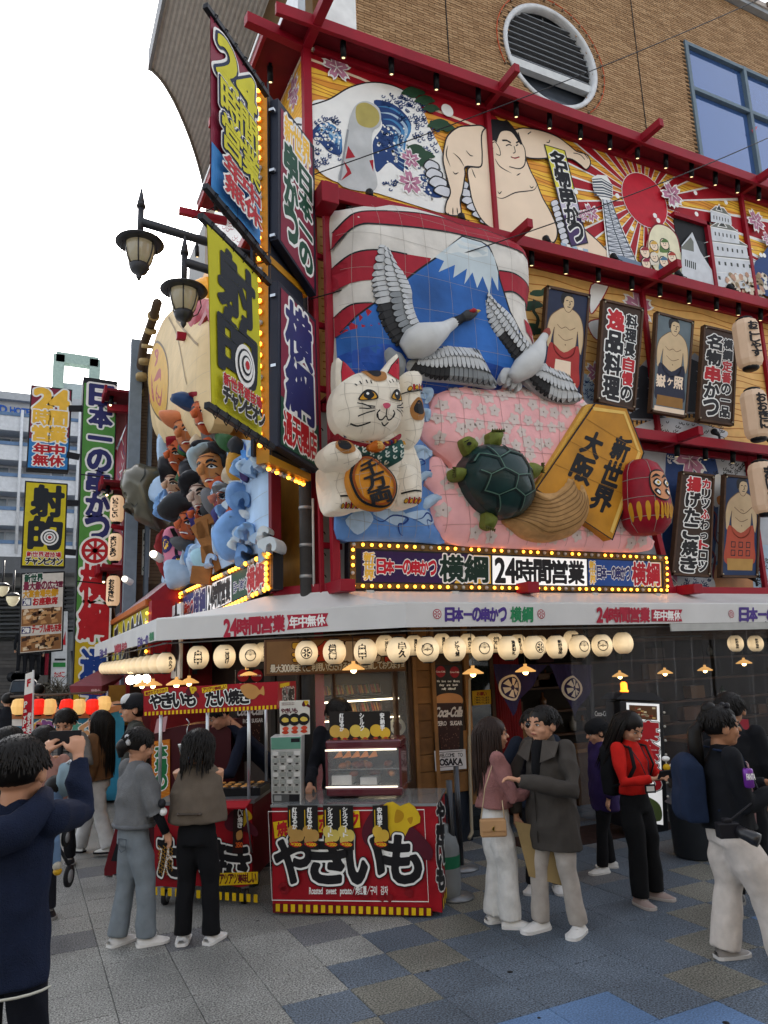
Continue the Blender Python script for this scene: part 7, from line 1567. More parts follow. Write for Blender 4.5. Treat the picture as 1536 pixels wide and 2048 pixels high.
A=Art(Plane((0,YW-.315,0),(1,0,0)),.004);A.text('Coca-Cola',(1189,1421,1219,1435),WHT,w=.02,res=18,uniform=True);A.build('round_sign_lettering',sh)
# clear plastic curtain
PLAS=bpy.data.materials.new('clear_plastic');PLAS.use_nodes=True;_b=PLAS.node_tree.nodes['Principled BSDF'];_b.inputs['Base Color'].default_value=(.75,.76,.78,1);_b.inputs['Roughness'].default_value=.12;_b.inputs['Alpha'].default_value=.05;_b.inputs['Specular IOR Level'].default_value=.6
cu=root('plastic_curtain',(8,6.98,0),0,'clear creased plastic sheet curtain hanging from the right awning','curtain')
rn=random.Random(8)
for k in range(5):
 xa=5.75+k*1.15;m=MB();cols=46;rows=8;v=[]
 for i in range(cols+1):
  x=xa+1.13*i/cols
  for j in range(rows+1):z=2.38-j*(2.1/rows);v.append((x+.02*math.sin(j*1.3+i),6.98+.03*math.sin(i*.5+k*2+.35*j)+.012*math.sin(i*2.7+k)+.01*rn.random()*(i%5==0),z))
 m.add(v,[(i*(rows+1)+j,i*(rows+1)+j+1,(i+1)*(rows+1)+j+1,(i+1)*(rows+1)+j) for i in range(cols) for j in range(rows)],PLAS,True);m.build('plastic_sheet',cu)
# things inside, seen through the curtain
m=MB()
for (a,b_,h) in (((7.0,8.6),(8.0,9.2),.75),((9.0,8.3),(10.4,9.0),.75),((5.9,8.4),(6.5,8.9),.9)):
 m.bb((a[0],a[1],h-.05),(b_[0],b_[1],h),WD);m.bb((a[0]+.05,a[1]+.05,0),(b_[0]-.05,b_[1]-.05,h-.05),WDD)
o=own(m,'dining_tables','plain wooden tables inside behind the plastic curtain','table',kind='stuff')
m=MB();rn=random.Random(17)
for k in range(44):
 x,z=rn.uniform(5.4,13),rn.choice((.9,1.25,1.6,1.95));q_=(x,9.5,z);h_=rn.uniform(.08,.26)
 if k%2:m.lathe(q_,[(.05,0),(.06,h_*.6),(.02,h_*.75),(.02,h_)],M(rn.choice(('3a2a20','24382a','5a3a20','6a6a64')),.25),10)
 else:m.bb((x,9.42,z),(x+rn.uniform(.2,.5),9.58,z+h_),M(rn.choice(('4a3526','3a322a','5a4630','3c1c1a')),.7))
for z in (.88,1.23,1.58,1.93):m.bb((5.3,9.4,z-.03),(13.2,9.6,z),WDD)
m.build('back_shelf_goods',sh)['kind']='stuff'
for k,(x,y) in enumerate(((1240,1352),(1330,1346),(1410,1340))):pendant(x,y,8.8,.9,('left','middle','right')[k]+' added lamp warming the interior behind the plastic curtain')  # extra lamps added to give the dim interior warm light
rt=root('cardboard_box',(5.95,8.5,.9),0,'brown cardboard box on a table behind the entrance','box');m=MB();m.bb((5.9,8.42,.9),(6.4,8.8,1.2),M('8a6a48',.8));m.build('carton',rt,bev=.004);m=MB();m.bb((6.1,8.41,.9),(6.16,8.42,1.2),M('a08a60'));m.build('tape',rt)
# ================================================================== FAR LEFT: hotel, gate frame, stairs, stall row
PHt=Plane((0,46,0),(1,0,0));hp=lambda x,y,h=0:PHt.px(x,y,h);HW=M('a9a9a9',.7,var=.1,ns=.3);HBL=M('5b7492',.6);HWH=M('c4c6c8',.6)
r=root('hotel_building',(-8,46,0),0,'grey multi-storey hotel with blue-edged balcony bands in the left background','building')
m=MB();a,zt_=PHt.at(-120,785);b_,_=PHt.at(262,830);m.bb((a-12,46,0),(b_,60,zt_),HW);m.build('wall',r)
m=MB();m.bb((a-12,45.6,zt_-.1),(b_+.1,60,zt_+.35),M('a4a6a8'));m.build('roof_edge',r)
floors=[PHt.at(100,y)[1] for y in (852,908,968,1032,1096)];x_=PHt.at(38,900)[0]
for z in floors:
 m=MB();m.bb((a-12,44.6,z-.9),(b_,46,z-.05),HWH);m.build('balcony_front',r);m=MB();m.bb((a-12,44.55,z-.05),(b_,46,z+.15),HBL);m.build('blue_band',r)
 for k in range(-3,8):
  x=x_-1.2+k*2.9;m=MB();m.bb((x,45.95,z-2.3),(x+1.5,46.02,z-.95),M('c4c6c8',.5));o=m.build('window',r);m=MB();m.bb((x+.1,45.9,z-2.2),(x+.72,45.96,z-1.05),M('5f6a72',.2));m.bb((x+.8,45.9,z-2.2),(x+1.42,45.96,z-1.05),M('8a9196',.2));p=m.build('pane',r);p.parent=o
m=MB()
for x in (38,150):m.tube([hp(x+7,838,1.6),hp(x-6,1115,1.6)],.08,HWH,8)
m.build('downpipe',r)['kind']='stuff'
A=Art(PHt,.05);BH=M('2456a8',.5);A.text('WORLD',[(-62,804),(14,812),(14,826),(-62,820)],BH,w=.04,res=20);A.text('HOTEL',[(20,814),(68,820),(68,832),(20,826)],BH,w=.035,res=20);A.build('hotel_lettering',r)
P40=Plane((0,40,0),(1,0,0))
# pale green rooftop gate frame
P60=Plane((0,66,0),(1,0,0));r=root('rooftop_frame',P60.px(150,800),0,'pale green square steel gate frame standing on a roof behind the signs','frame');GF=M('8fa39a',.6)
m=MB();m.beam(P60.px(112,716),P60.px(196,728),.9,.9,GF);m.build('top_beam',r)
for (x0,y0,x1,y1) in ((118,712,112,860),(190,722,184,860)):m=MB();m.beam(P60.px(x0,y0),P60.px(x1,y1),.9,.9,GF);m.build('leg',r)
m=MB();m.ext([P60.px(*p) for p in ((126,765),(180,770),(178,1130),(118,1130))],P60.n,-6,M('9aa6a8',.5));m.build('lift_tower',r)
# stepped plaza building: dark metal eave, tiled stair wall, white sign panel
P30=Plane((0,32,0),(1,0,0));q=lambda x,y:P30.px(x,y);r=root('station_building',(-6,32,0),0,'dark station building with ribbed metal eave and tiled stair wall at the far left','building')
def slab3(name,pts,th,mt_,rt=r,P=P30,h=0):m=MB();m.ext([P.px(*p,h) for p in pts],P.n,-th,mt_);return m.build(name,rt)
slab3('eave',[(-160,1128),(160,1134),(156,1160),(-160,1165)],6,M('5f6265',.5),h=2.5);slab3('fascia',[(-160,1165),(156,1160),(156,1175),(-160,1182)],3,M('8c8e8c'),h=1.2)
for k in range(12):slab3('louvre',[(-160,1186+k*8),(150,1180+k*8),(150,1184+k*8),(-160,1190+k*8)],.3,M('3c3e40' if k%2 else '55585b',.5),h=.4-k*.02)
slab3('stair_wall',[(-160,1284),(112,1282),(112,1560),(-160,1560)],1,M('4f4d4b',.8,var=.1));slab3('hall_gap',[(-160,1180),(160,1172),(150,1290),(-160,1290)],.5,M('74787a',.6),h=-1.2)
m=MB();z0_=P30.at(0,1470)[1];rnw=random.Random(2)
for k in range(26):
 y=1288+k*7;m.ext([P30.px(*p) for p in ((-160,y),(111,y-1),(111,y+4.6),(-160,y+5.6))],P30.n,.03,M(rnw.choice(('565452','4c4a49','5e5b58')),.8))
m.build('tile_course',r)['kind']='stuff'
slab3('white_sign',[(104,1225),(134,1225),(131,1382),(100,1382)],.3,M('c4c7c8',.5),h=.6);A=Art(Plane(P30.O+P30.n*.6,P30.u),.02);A.poly([(106,1325),(131,1325),(131,1334),(106,1334)],M('2a7a3c'));A.poly([(109,1317),(131,1317),(131,1321),(109,1321)],INK);A.text('たばこ',(108,1344,130,1354),RR,w=.03,out=[(.06,WHT)],res=14);A.poly([(124,1290),(131,1262),(131,1290)],RR);A.build('sign_lettering',r)
slab3('red_sign',[(90,1308),(97,1308),(95,1350),(88,1350)],.3,M('8c1c30',.5),h=.6);slab3('dark_post',[(82,1300),(90,1300),(86,1400),(78,1400)],.3,DARK,h=.3);slab3('shaft',[(134,1130),(156,1130),(146,1400),(128,1400)],2,M('6f7476',.6),h=.2)
# far street lamps
for x,y in ((5,1172),(26,1192)):
 P=Plane((0,24,0),(1,0,0));rt=root('street_lamp',P.px(x,y),0,'small old street lantern under the dark station eave, '+('left' if x<10 else 'right')+' one','street lamp','far street lanterns');m=MB();c=P.px(x,y);s_=.5
 m.lathe(c,[(.03,.1),(.1,.09),(.3*s_*1.6,0),(.18,-.02)],LM,16);m.tube([c,c+Vector((0,0,.75))],.03,LM,6);m.build('cap',rt);m=MB();m.lathe(c,[(.18,-.02),(.17,-.12),(.1,-.26),(.02,-.3)],M('c9bfa0',.3,emis=.15),14);m.build('glass',rt)
# dark van, dry shrub, distant people are small
r=root('parked_van',(-.8,24,0),0,'dark boxy vehicle with rolled load on its roof beyond the goldfish stall','van');P=Plane((0,24,0),(1,0,0))
m=MB();m.ext([P.px(*p) for p in ((18,1382),(24,1360),(72,1358),(80,1380),(80,1460),(16,1460))],P.n,-3.4,M('23272c',.4));m.build('body',r,bev=.08);m=MB();m.ext([P.px(*p,.02) for p in ((26,1364),(70,1362),(76,1382),(22,1384))],P.n,.01,M('3d4d5c',.15));m.build('windscreen',r)
m=MB();[m.tube([P.px(24+k*9,1354,-.3),P.px(24+k*9,1354,-2)],.15,BLK,8) for k in range(6)];m.build('roof_load',r)['kind']='stuff'
rn=random.Random(12);m=MB();P=Plane((0,20,0),(1,0,0))
for k in range(420):
 x,y=rn.gauss(118,13),rn.gauss(1398,13);a=P.px(x,y,rn.uniform(-.5,.3));m.tube([a,a+Vector((rn.uniform(-.2,.2),rn.uniform(-.1,.1),rn.uniform(.05,.25)))],.008,M(rn.choice(('5a5448','6d675a','474236'))),3)
o=own(m,'dry_shrub','grey leafless shrub behind the row of red and cream lanterns','shrub')
# goldfish-scooping stall
P13=Plane((0,13.2,0),(1,0,0));r=root('goldfish_stall',P13.px(130,1600),0,'blue painted goldfish-scooping stall counter with bubbly letters at the far left','stall')
m=MB();m.ext([P13.px(*p) for p in ((26,1436),(182,1432),(250,1420),(242,1600),(24,1610))],P13.n,-1.2,M('2f7d9e',.5,var=.12,ns=3));m.build('counter',r);m=MB();m.ext([P13.px(*p,.03) for p in ((24,1426),(182,1424),(252,1406),(252,1418),(182,1436),(24,1438))],P13.n,-1.3,M('b9805a',.6));m.build('wooden_rim',r)
A=Art(P13,.01)
for i,(ch,cl_,x,y) in enumerate((('く','c9a23c',66,1440),('り','8a5a9c',84,1442),('す','4f9a8c',140,1446),('く','c99a6c',160,1444),('い','c98a4c',178,1440))):A.text(ch,(x,y,x+22,y+26),M(cl_),w=.07,out=[(.12,WHT)],res=22)
rn=random.Random(3)
for k in range(26):A.dot(rn.uniform(30,190),rn.uniform(1445,1590),rn.uniform(.02,.05),M(rn.choice(('c9b23c','b8d0d8','5aa6c0','c47a8c'))),10,up=False)
A.up();A.poly([(147,1482),(177,1482),(176,1506),(146,1506)],RR);A.text('500円',(148,1492,175,1504),WHT,w=.05,res=16);A.poly([(24,1438),(52,1438),(50,1452),(24,1452)],WHT);A.build('counter_print',r)
for i,(x,cl_) in enumerate(((38,'c'),(77,'r'),(98,'c'),(133,'r'),(157,'c'),(184,'r'),(207,'c'))):
 c=P13.px(x,1413-(6 if x==207 else 0),.1);rt=root('stall_lantern',c,0,('red' if cl_=='r' else 'cream')+' glowing lantern on the goldfish stall, '+('first','second','third','fourth','fifth','sixth','seventh')[i]+' from the left','lantern','lanterns on the goldfish stall')
 m=MB();m.lathe(c,[(.05,-.12),(.09,-.1),(.115,0),(.09,.1),(.05,.12)],M('c8281e',.6,emis=.16,eh='ff2a18') if cl_=='r' else M('c9a468',.6,emis=.14,eh='ffc878'),10,smooth=False);m.build('paper_globe',rt);m=MB();m.lathe(c,[(.045,-.14),(.05,-.12)],BLK,10);m.tube([c+Vector((0,0,.12)),c+Vector((0,0,.2))],.006,BLK,4);m.build('cap_ring',rt)
m=MB();m.tube([P13.px(20,1393,.1),P13.px(212,1384,.1)],.02,M('5a5048'),6);own(m,'lantern_rail','thin pole carrying the red and cream stall lanterns','pole')
# payment flag
P=Plane((0,10.5,0),(1,0,0));r=root('vertical_flag',P.px(60,1620),0,'narrow red and white advertising flag on a slim pole beside the goldfish stall','flag');m=MB();m.tube([P.px(67,1340),P.px(62,1640)],.012,M('c9c9c8',.3),6);m.build('pole',r)
c=[(51,1348),(66,1343),(62,1478),(42,1482)];A=Art(P,.01,surf=lambda V:.02*np.sin(V[:,1]*8),sub=.06);A.within(c);A.poly([(0,0),(1,0),(1,.32),(0,.32)],WHT);A.poly([(0,.32),(1,.32),(1,1),(0,1)],M('b4182c'));A.h+=.006;A.text('F',(.3,.1,.7,.2),RR,w=.05,res=14);A.text('PayPay',(.08,.42,.42,.98),WHT,w=.03,vert=True,res=14);A.text('使えます',(.5,.6,.95,1),WHT,w=.04,vert=True,res=16);A.build('cloth',r)
# burgundy side awning
r=root('burgundy_awning',(1.5,14,2),0,'faded burgundy fabric awning of the small shop left of the lantern row','awning');PQ=Plane((0,17,0),(1,0,0));PQ2=Plane((0,14.5,0),(1,0,0));BG=M('7a3a44',.7,var=.12)
m=MB();v=[PQ.px(202,1338),PQ.px(250,1352),PQ2.px(203,1372),PQ2.px(139,1372),PQ2.px(203,1391),PQ2.px(141,1385)];m.add(v,[(0,1,2,3),(3,2,4,5),(1,4,2)],BG);m.build('awning_sheet',r)
A=Art(PQ2,.03);A.text('営業中',(182,1378,200,1388),M('b09aa0'),w=.03,res=14);A.build('lettering',r);m=MB();m.bb((1.9,15,0),(3,15.2,2),M('5a1c26',.6));m.build('side_wall',r)
m=MB()
for k in range(60):rr=random.Random(k);m.bb((1.7+rr.uniform(-.3,.9),14.7+rr.uniform(-.1,.1),.2+rr.uniform(0,1.5)),(1.85+rr.uniform(-.3,.9),14.8,.35+rr.uniform(0,1.5)),M(rr.choice(('7a1c26','2a1a4a','8a6a2c','1c1c20')),.5))
m.build('shop_goods',r)['kind']='stuff'
# ================================================================== STREET STALLS AND PROPS
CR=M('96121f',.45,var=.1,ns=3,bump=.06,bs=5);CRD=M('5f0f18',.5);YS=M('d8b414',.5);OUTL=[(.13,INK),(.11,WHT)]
def stripes(A,x0,x1,y0a,y0b,h,n,f=.55,px=True):
 for k in range(n):
  a,b_=(k+.2)/n,(k+.2+f)/n;A.poly([(x0+(x1-x0)*a,y0a+(y0b-y0a)*a),(x0+(x1-x0)*b_,y0a+(y0b-y0a)*b_),(x0+(x1-x0)*b_,y0a+(y0b-y0a)*b_+h),(x0+(x1-x0)*a,y0a+(y0b-y0a)*a+h)],YS,up=False)
 A.up()
def potato(A,c,s):
 x,y=c;f=lambda L:[(x+a*s,y+b_*s) for a,b_ in L]
 A.blob(f([(-1.6,.2),(-1,-.9),(-.3,-1.2),(.4,-.6),(1.6,.4),(2.3,1.3),(2.1,1.9),(1.2,1.5),(.2,1.1),(-.6,1.3),(-1.4,1.0)]),M('4f1424'));A.poly(spl(f([(-.5,-1.1),(.1,-1.35),(.5,-1.1),(1,-1.3),(1.5,-.8),(1.6,-.2),(1,.1),(.7,.7),(.1,.8),(-.1,.3),(-.3,-.3)]),2),M('c9a820'));A.blob(f([(.3,-.9),(.7,-.7),(.6,-.3),(.2,-.2)]),M('a87e14'));A.blob(f([(.9,-.4),(1.2,-.5),(1.1,-.1)]),M('a87e14'))
UC=Vector((.82,-.572,0));NC=Vector((.572,.82,0))
P2=Plane((2.01,6.55,0),UC);BR=P2.at(885,1830)[0];ZC=P2.at(545,1612)[1];ZB0=.03
r=root('sweet_potato_counter',(2.6,6.2,0),0,'red roasted sweet potato counter with huge black and white letters and striped hem','counter')
def obox(O,L,D,z0,z1,m,mat,u=UC,n=NC):
 O=Vector((O[0],O[1],0));p=[O,O+u*L,O+u*L+n*D,O+n*D];m.ext([q+Vector((0,0,z0)) for q in p],(0,0,1),z1-z0,mat)
m=MB();L=BR;n_=24;top=[];v=[]
for i in range(n_+1):
 a=L*i/n_;v+=[P2.pt(a,ZB0+.012*math.sin(i*.9),.012*math.sin(i*1.3)),P2.pt(a,ZC,0)]
m.add(v,[(2*i,2*i+2,2*i+3,2*i+1) for i in range(n_)],CR,True);obox(P2.pt(0,0,-.03),L,.68,ZB0+.03,ZC-.01,m,CR);m.build('cloth_front',r)
m=MB();O=P2.pt(-.01,0,.01);obox(O,L+.02,.74,ZC-.01,ZC+.012,m,M('7d8080',.2,coat=1));m.build('glass_top',r)
A=Art(P2,.02);A.step=.0006;T=lambda z:[(520+a/3.84,1380+b_/3.84) for a,b_ in z]
A.line(T([(68,930),(1262,915),(1296,1620),(98,1608)]),.008,WHT,closed=True);A.poly(T([(100,1635),(1325,1665),(1325,1728),(105,1705)]),CRD);stripes(A,550,866,1806,1815,15,21)
rn=random.Random(5)
for k in range(9):x,y=rn.uniform(160,1200),rn.uniform(1480,1600);A.blob(T([(x-30,y),(x,y-35),(x+40,y-20),(x+20,y+30)]),M('7c0f1a'),k=3,up=False)
A.up();A.poly(T([(105,1010),(215,995),(225,1120),(120,1135)]),YS);A.text('焼',[T([(130,1015)])[0],T([(215,1003)])[0],T([(220,1110)])[0],T([(140,1120)])[0]],RR,w=.04,res=20);A.poly(T([(445,960),(765,920),(775,1050),(455,1090)]),YS);A.text('ホクホク',[T([(455,975)])[0],T([(760,935)])[0],T([(765,1040)])[0],T([(460,1080)])[0]],RR,w=.05,res=18)
potato(A,T([(1010,1040)])[0],36);A.text('やきいも',(552,1672,842,1762),INK,w=.045,out=[(.105,INK),(.085,WHT)],res=52,gap=.02);A.text('Roasted sweet potato／烤红薯／구이 감자',(620,1771,777,1790),WHT,w=.02,res=22,uniform=True)
A.build('front_print',r);PSd=Plane(P2.pt(L,0),NC);A=Art(PSd,.006);A.text('やきいも',(872,1605,888,1780),INK,w=.07,out=[(.13,WHT)],vert=True,res=26)
A.h+=.002
for k in range(5):a=.02+k*.14;A.poly([(a,ZB0+.02),(a+.07,ZB0+.02),(a+.07,ZB0+.1),(a,ZB0+.1)],YS,raw=True,up=False)
A.build('side_print',r);m=MB()
for a in (.1,L-.1):p=P2.pt(a,.05,-.1);m.tube([p+UC*.02,p-UC*.02],.05,BLK,12)
m.build('caster',r)['kind']='stuff'
cards=[('紅はるか','300',575),('紅はるか','500',605),('シルクスイート','350',646),('シルクスイート','550',676),('安納芋','550',745)]
for i,(t,pr,x) in enumerate(cards):
 c=[(x,1611),(x+30,1611),(x+32,1700),(x+2,1698)];rt=root('price_card',P2.px(x+15,1700),0,'hanging black price card with yellow potatoes marked '+pr+', '+('first','second','third','fourth','last')[i]+' from the left','price card','price cards on the sweet potato counter');PQ3=Plane(P2.O+P2.n*.045,P2.u)
 m=MB();m.ext([PQ3.px(*p) for p in c],PQ3.n,-.003,M('1c1a1a',.4));m.build('card',rt);A=Art(PQ3,.002);A.within(c);yl=('b08a4a','c9b45a','c9a43c')[(i>1)+(i>3)]
 for bx,by,br in ((.3,.6,.34),(.75,.68,.32),(.35,.8,.28)):A.blob([(bx+br*math.cos(t_)*(1+.12*math.sin(5*t_)),by+br*.42*math.sin(t_)) if True else 0 for t_ in np.linspace(0,6.28,11)[:-1]] if bx-br>-.05 else [(.0,by-.1),(.3,by-.14),(.55,by),(.4,by+.12),(.0,by+.1)],M(yl,.5),k=3)
 A.text(t,(.3,.04,.62,.3+.06*len(t)),WHT,w=.04,vert=True,res=20);A.line([(.14,.1),(.14,.5)],.006,YS);A.blob([(.05,.88),(.5,.82),(.95,.88),(.5,.95)],RR,k=3);A.text('¥'+pr,(.18,.85,.85,.92),YS,w=.03,res=14);A.build('card_print',rt)
# warming showcase
def onTop(px,py):return Plane((0,0,ZC+.012),(1,0,0),(0,1,0)).px(px,py)
a0=P2.at(640,1600)[0];w0=P2.at(770,1600)[0]-a0+.12;O=P2.pt(a0,0,-.22);ZS0=ZC+.012;SH_=.42
r=root('warming_showcase',O+Vector((0,0,ZS0)),0,'maroon glass warming showcase with white trays standing on the sweet potato counter','showcase');MRN=M('4f0f1c',.25,var=.05,coat=.5)
m=MB();obox(O,w0,.36,ZS0+.02,ZS0+.1,m,MRN);obox(O,w0,.36,ZS0+SH_,ZS0+SH_+.08,m,MRN);m.build('casing',r,bev=.02);m=MB();obox(O+UC*w0*.0+NC*.33,w0,.03,ZS0+.08,ZS0+SH_,m,M('3a2a20',.4));m.build('back_panel',r)
m=MB();obox(O+NC*.005,w0,.01,ZS0+.1,ZS0+SH_,m,GLS);m.build('glass_front',r);m=MB();obox(O,.02,.34,ZS0+.1,ZS0+SH_,m,MRN);obox(O+UC*(w0-.02),.02,.34,ZS0+.1,ZS0+SH_,m,MRN);m.build('side_post',r)['kind']='stuff'
m=MB();obox(O-NC*.004,w0-.04,.008,ZS0+.095,ZS0+.106,m,M('fff2dc',emis=.5));m.build('lower_light',r);m=MB();obox(O-NC*.004,w0-.04,.008,ZS0+SH_-.012,ZS0+SH_,m,M('fff2dc',emis=.6));m.build('upper_light',r)
m=MB();obox(O+UC*.02+NC*.05,w0-.04,.25,ZS0+.24,ZS0+.246,m,M('a8a8a4',.2,.8));m.build('wire_shelf',r);rn=random.Random(7)
m=MB();obox(O+UC*.04+NC*.06,.18,.2,ZS0+.11,ZS0+.19,m,M('b9b9b6',.5));obox(O+UC*.3+NC*.06,.15,.2,ZS0+.11,ZS0+.17,m,M('b0b0ae',.5));m.build('paper_tray',r)['kind']='stuff'
m=MB()
for k in range(16):p=O+UC*rn.uniform(.06,w0-.08)+NC*rn.uniform(.08,.25)+Vector((0,0,ZS0+rn.choice((.27,.27,.2))));m.sph(p,(.055,.03,.028),M(rn.choice(('7a3a1c','8f5224','a86a30','5c2418')),.5),8,5,R=Matrix.Rotation(rn.uniform(0,3),3,'Z'))
m.build('roasted_potato',r)['kind']='stuff';m=MB();[m.ext([O+UC*(.05+k*.08)+NC*.12+Vector((0,0,ZS0+.33)),O+UC*(.13+k*.08)+NC*.14+Vector((0,0,ZS0+.34)),O+UC*(.11+k*.08)+NC*.16+Vector((0,0,ZS0+.4))],(0,1,0),.01,M('c0702a',.3,emis=.08)) for k in range(5)];m.build('amber_paper',r)['kind']='stuff'
# potato menu board on the showcase
P3=Plane(O+NC*.12,UC);r=root('potato_menu_board',P3.px(718,1487),0,'black menu board with three pairs of golden potatoes on top of the warming showcase','menu board');c=[(658,1424),(780,1422),(782,1484),(660,1487)]
m=MB();m.ext([P3.px(*p) for p in c],P3.n,-.01,M('201c1a',.4));m.build('board',r);A=Art(P3,.003);A.within(c)
for k,(t,cl_) in enumerate((('紅はるか','c9a24a'),('シルク','d0b44e'),('安納芋','cfa836'))):
 x0=k/3;
 for bx,by,br in ((.1,.62,.1),(.24,.7,.09)):A.blob([(x0+bx+br*math.cos(t_)*(1+.12*math.sin(5*t_)),by+br*2.0*math.sin(t_)) for t_ in np.linspace(0,6.28,11)[:-1] if True],M(cl_,.5),k=3)
 A.text(t,(x0+.17,.05,x0+.24,.62),WHT,w=.04,vert=True,res=16)
 for j in (0,1):A.blob([(x0+.03+j*.16,.9),(x0+.09+j*.16,.82),(x0+.15+j*.16,.9),(x0+.09+j*.16,.98)],RR,k=3);A.text(('300','550','550')[k],(x0+.055+j*.16,.86,x0+.125+j*.16,.94),YS,w=.02,res=10)
A.build('board_print',r)
# ticket machine
a0=P2.at(545,1605)[0];P4=Plane(P2.pt(a0+.03,0,-.1),(.9,-.436,0));NV=-P4.n;r=root('ticket_machine',P4.px(575,1600),0,'white ticket vending machine with rows of buttons and a green header','vending machine')
c=[(541,1474),(603,1472),(602,1607),(543,1607)];m=MB();m.ext([P4.px(*p) for p in c],P4.n,-.26,M('b0b2b0',.35,.2,bump=.02));m.build('casing',r,bev=.006);A=Art(P4,.004);A.within(c);A.poly([(.02,.01),(.98,.01),(.98,.19),(.02,.19)],M('5a8a78',.4));A.poly([(.66,.03),(.95,.03),(.95,.09),(.66,.09)],DARK)
A.poly([(.04,.86),(.96,.86),(.96,.98),(.04,.98)],M('4a4c4c',.4));A.poly([(.1,.88),(.34,.88),(.34,.96),(.1,.96)],M('8a8c8a'));A.poly([(.6,.87),(.94,.87),(.94,.97),(.6,.97)],DARK);A.build('panel_print',r)
for j in range(6):
 for i in range(4):
  x,y=.06+i*.235,.225+j*.105;A=Art(P4,.004);A.within(c);q=A.c([(x,y),(x+.19,y),(x+.19,y+.06),(x,y+.06)]);m=MB();m.ext([P4.pt(*p,.002) for p in q],P4.n,.006,M('8d918c' if (i+j)%3 or j==5 else 'c4c4c0',.3));q=A.c([(x+.05,y+.072),(x+.14,y+.072),(x+.14,y+.088),(x+.05,y+.088)]);m.ext([P4.pt(*p,.002) for p in q],P4.n,.008,DARK);m.build('button',r)
P5=Plane(P4.O-P4.n*.14,P4.u);r=root('price_poster',P5.px(590,1470),0,'white upright sweet potato poster with round food photos on the ticket machine','poster');c=[(559,1402),(619,1400),(620,1468),(560,1472)]
m=MB();m.ext([P5.px(*p) for p in c],P5.n,-.008,M('c9c6bc',.5));m.build('board',r);A=Art(P5,.003);A.within(c);A.text('やきいも',(.04,.22,.6,.36),M('5a2030'),w=.04,res=20);potato(A,(.86,.1),.07)
for k in range(3):A.text('三種類の焼き芋が楽しめます',(.06,.05+.05*k,.5,.08+.05*k),M('6a4a48'),w=.02,res=10) if k<2 else None;A.dot(.18+.31*k,.55,.055,INK,18);A.blob([(.06+.31*k,.55),(.15+.31*k,.48),(.28+.31*k,.52),(.3+.31*k,.6),(.14+.31*k,.62)],M('c9b04c'),k=3);A.blob([(.08+.31*k,.8),(.2+.31*k,.74),(.3+.31*k,.8),(.2+.31*k,.88)],M('c0442c'),k=3);A.blob([(.06+.31*k,.9),(.2+.31*k,.85),(.3+.31*k,.92),(.18+.31*k,.96)],M('a8381e'),k=3)
A.build('poster_print',r)
# taiyaki cart with banner
U1=Vector((.86,-.51,0)).normalized();N1=Vector((.51,.86,0)).normalized();O1=Vector((1.93,6.9,0));P1=Plane(O1,U1);aL_=P1.at(306,1770)[0];ZC1=P1.at(500,1606)[1]
r=root('taiyaki_cart',O1+U1*aL_*.5,0,'red wheeled taiyaki cart with striped hem, steel posts and a lettered banner','food cart');m=MB();v=[]
for i in range(21):a=aL_*(1-i/20);v+=[P1.pt(a,.16+.01*math.sin(i),.012*math.sin(i*1.1)),P1.pt(a,ZC1,0)]
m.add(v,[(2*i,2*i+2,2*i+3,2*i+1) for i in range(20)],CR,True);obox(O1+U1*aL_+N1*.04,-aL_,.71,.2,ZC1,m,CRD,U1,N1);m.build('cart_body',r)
m=MB();obox(O1+U1*aL_-N1*.03,-aL_+.03,.85,ZC1,ZC1+.03,m,M('84878a',.3,.7),U1,N1);m.build('steel_top',r)
A=Art(P1,.02);A.text('たい焼き',[(318,1665),(500,1690),(500,1760),(318,1748)],INK,w=.045,out=[(.105,INK),(.085,WHT)],res=40,gap=.02);potato(A,(478,1640),17);A.poly([(437,1745),(517,1742),(517,1766),(437,1770)],YS);A.text('アツアツ美味しい',[(440,1748),(514,1745),(514,1763),(440,1767)],M('5a1418'),w=.04,res=16);stripes(A,306,520,1772,1788,16,15)
for k in range(40):x,y=318+(k%6)*5,1690+(k//6)*8+(k%2)*4;A.line([(x,y),(x+4,y+3),(x+2,y+7)],.006,M('b8862c'),up=False)
A.build('front_print',r)
Pc=Plane(O1+N1*.1,U1);c=[(470,1608),(490,1607),(488,1704),(468,1705)];m=MB();m.ext([P1.px(*p,.04) for p in c],P1.n,.004,M('2c1414',.4));m.build('hanging_card',r);A=Art(Plane(P1.O+P1.n*.045,P1.u),.002);A.within(c);A.text('たい焼き',(.3,.05,.8,.5),WHT,w=.04,vert=True,res=16);A.text('350',(.15,.8,.85,.9),M('c9581e'),w=.03,res=14);A.blob([(.2,.6),(.7,.55),(.8,.7),(.3,.75)],M('b8864a'),k=3);A.build('card_print',r)
for a in (-.04,aL_+.02,aL_*.48):
 for dn in ((.05,) if a!=-.04 else (.05,.7)):m=MB();p=O1+U1*a+N1*dn;m.tube([p+Vector((0,0,ZC1)),p+Vector((0,0,1.86))],.016,M('b4b8ba',.3,.7),8);m.build('canopy_post',r)
m=MB();a1=P1.at(543,1606)[0];tip=O1+U1*(a1-.02)-N1*.22;m.ext([O1+U1*(aL_*.42)+Vector((0,0,ZC1+.02)),O1+U1*.0+Vector((0,0,ZC1+.02)),O1-N1*.22+Vector((0,0,ZC1-.01)),O1+U1*(aL_*.42)-N1*.22+Vector((0,0,ZC1-.01))],(0,0,1),.012,CR);m.build('folding_shelf',r);m=MB();m.tube([O1-N1*.2+Vector((0,0,ZC1-.01)),O1+Vector((0,0,ZC1-.42))],.008,GREYM,6);m.build('shelf_strut',r)
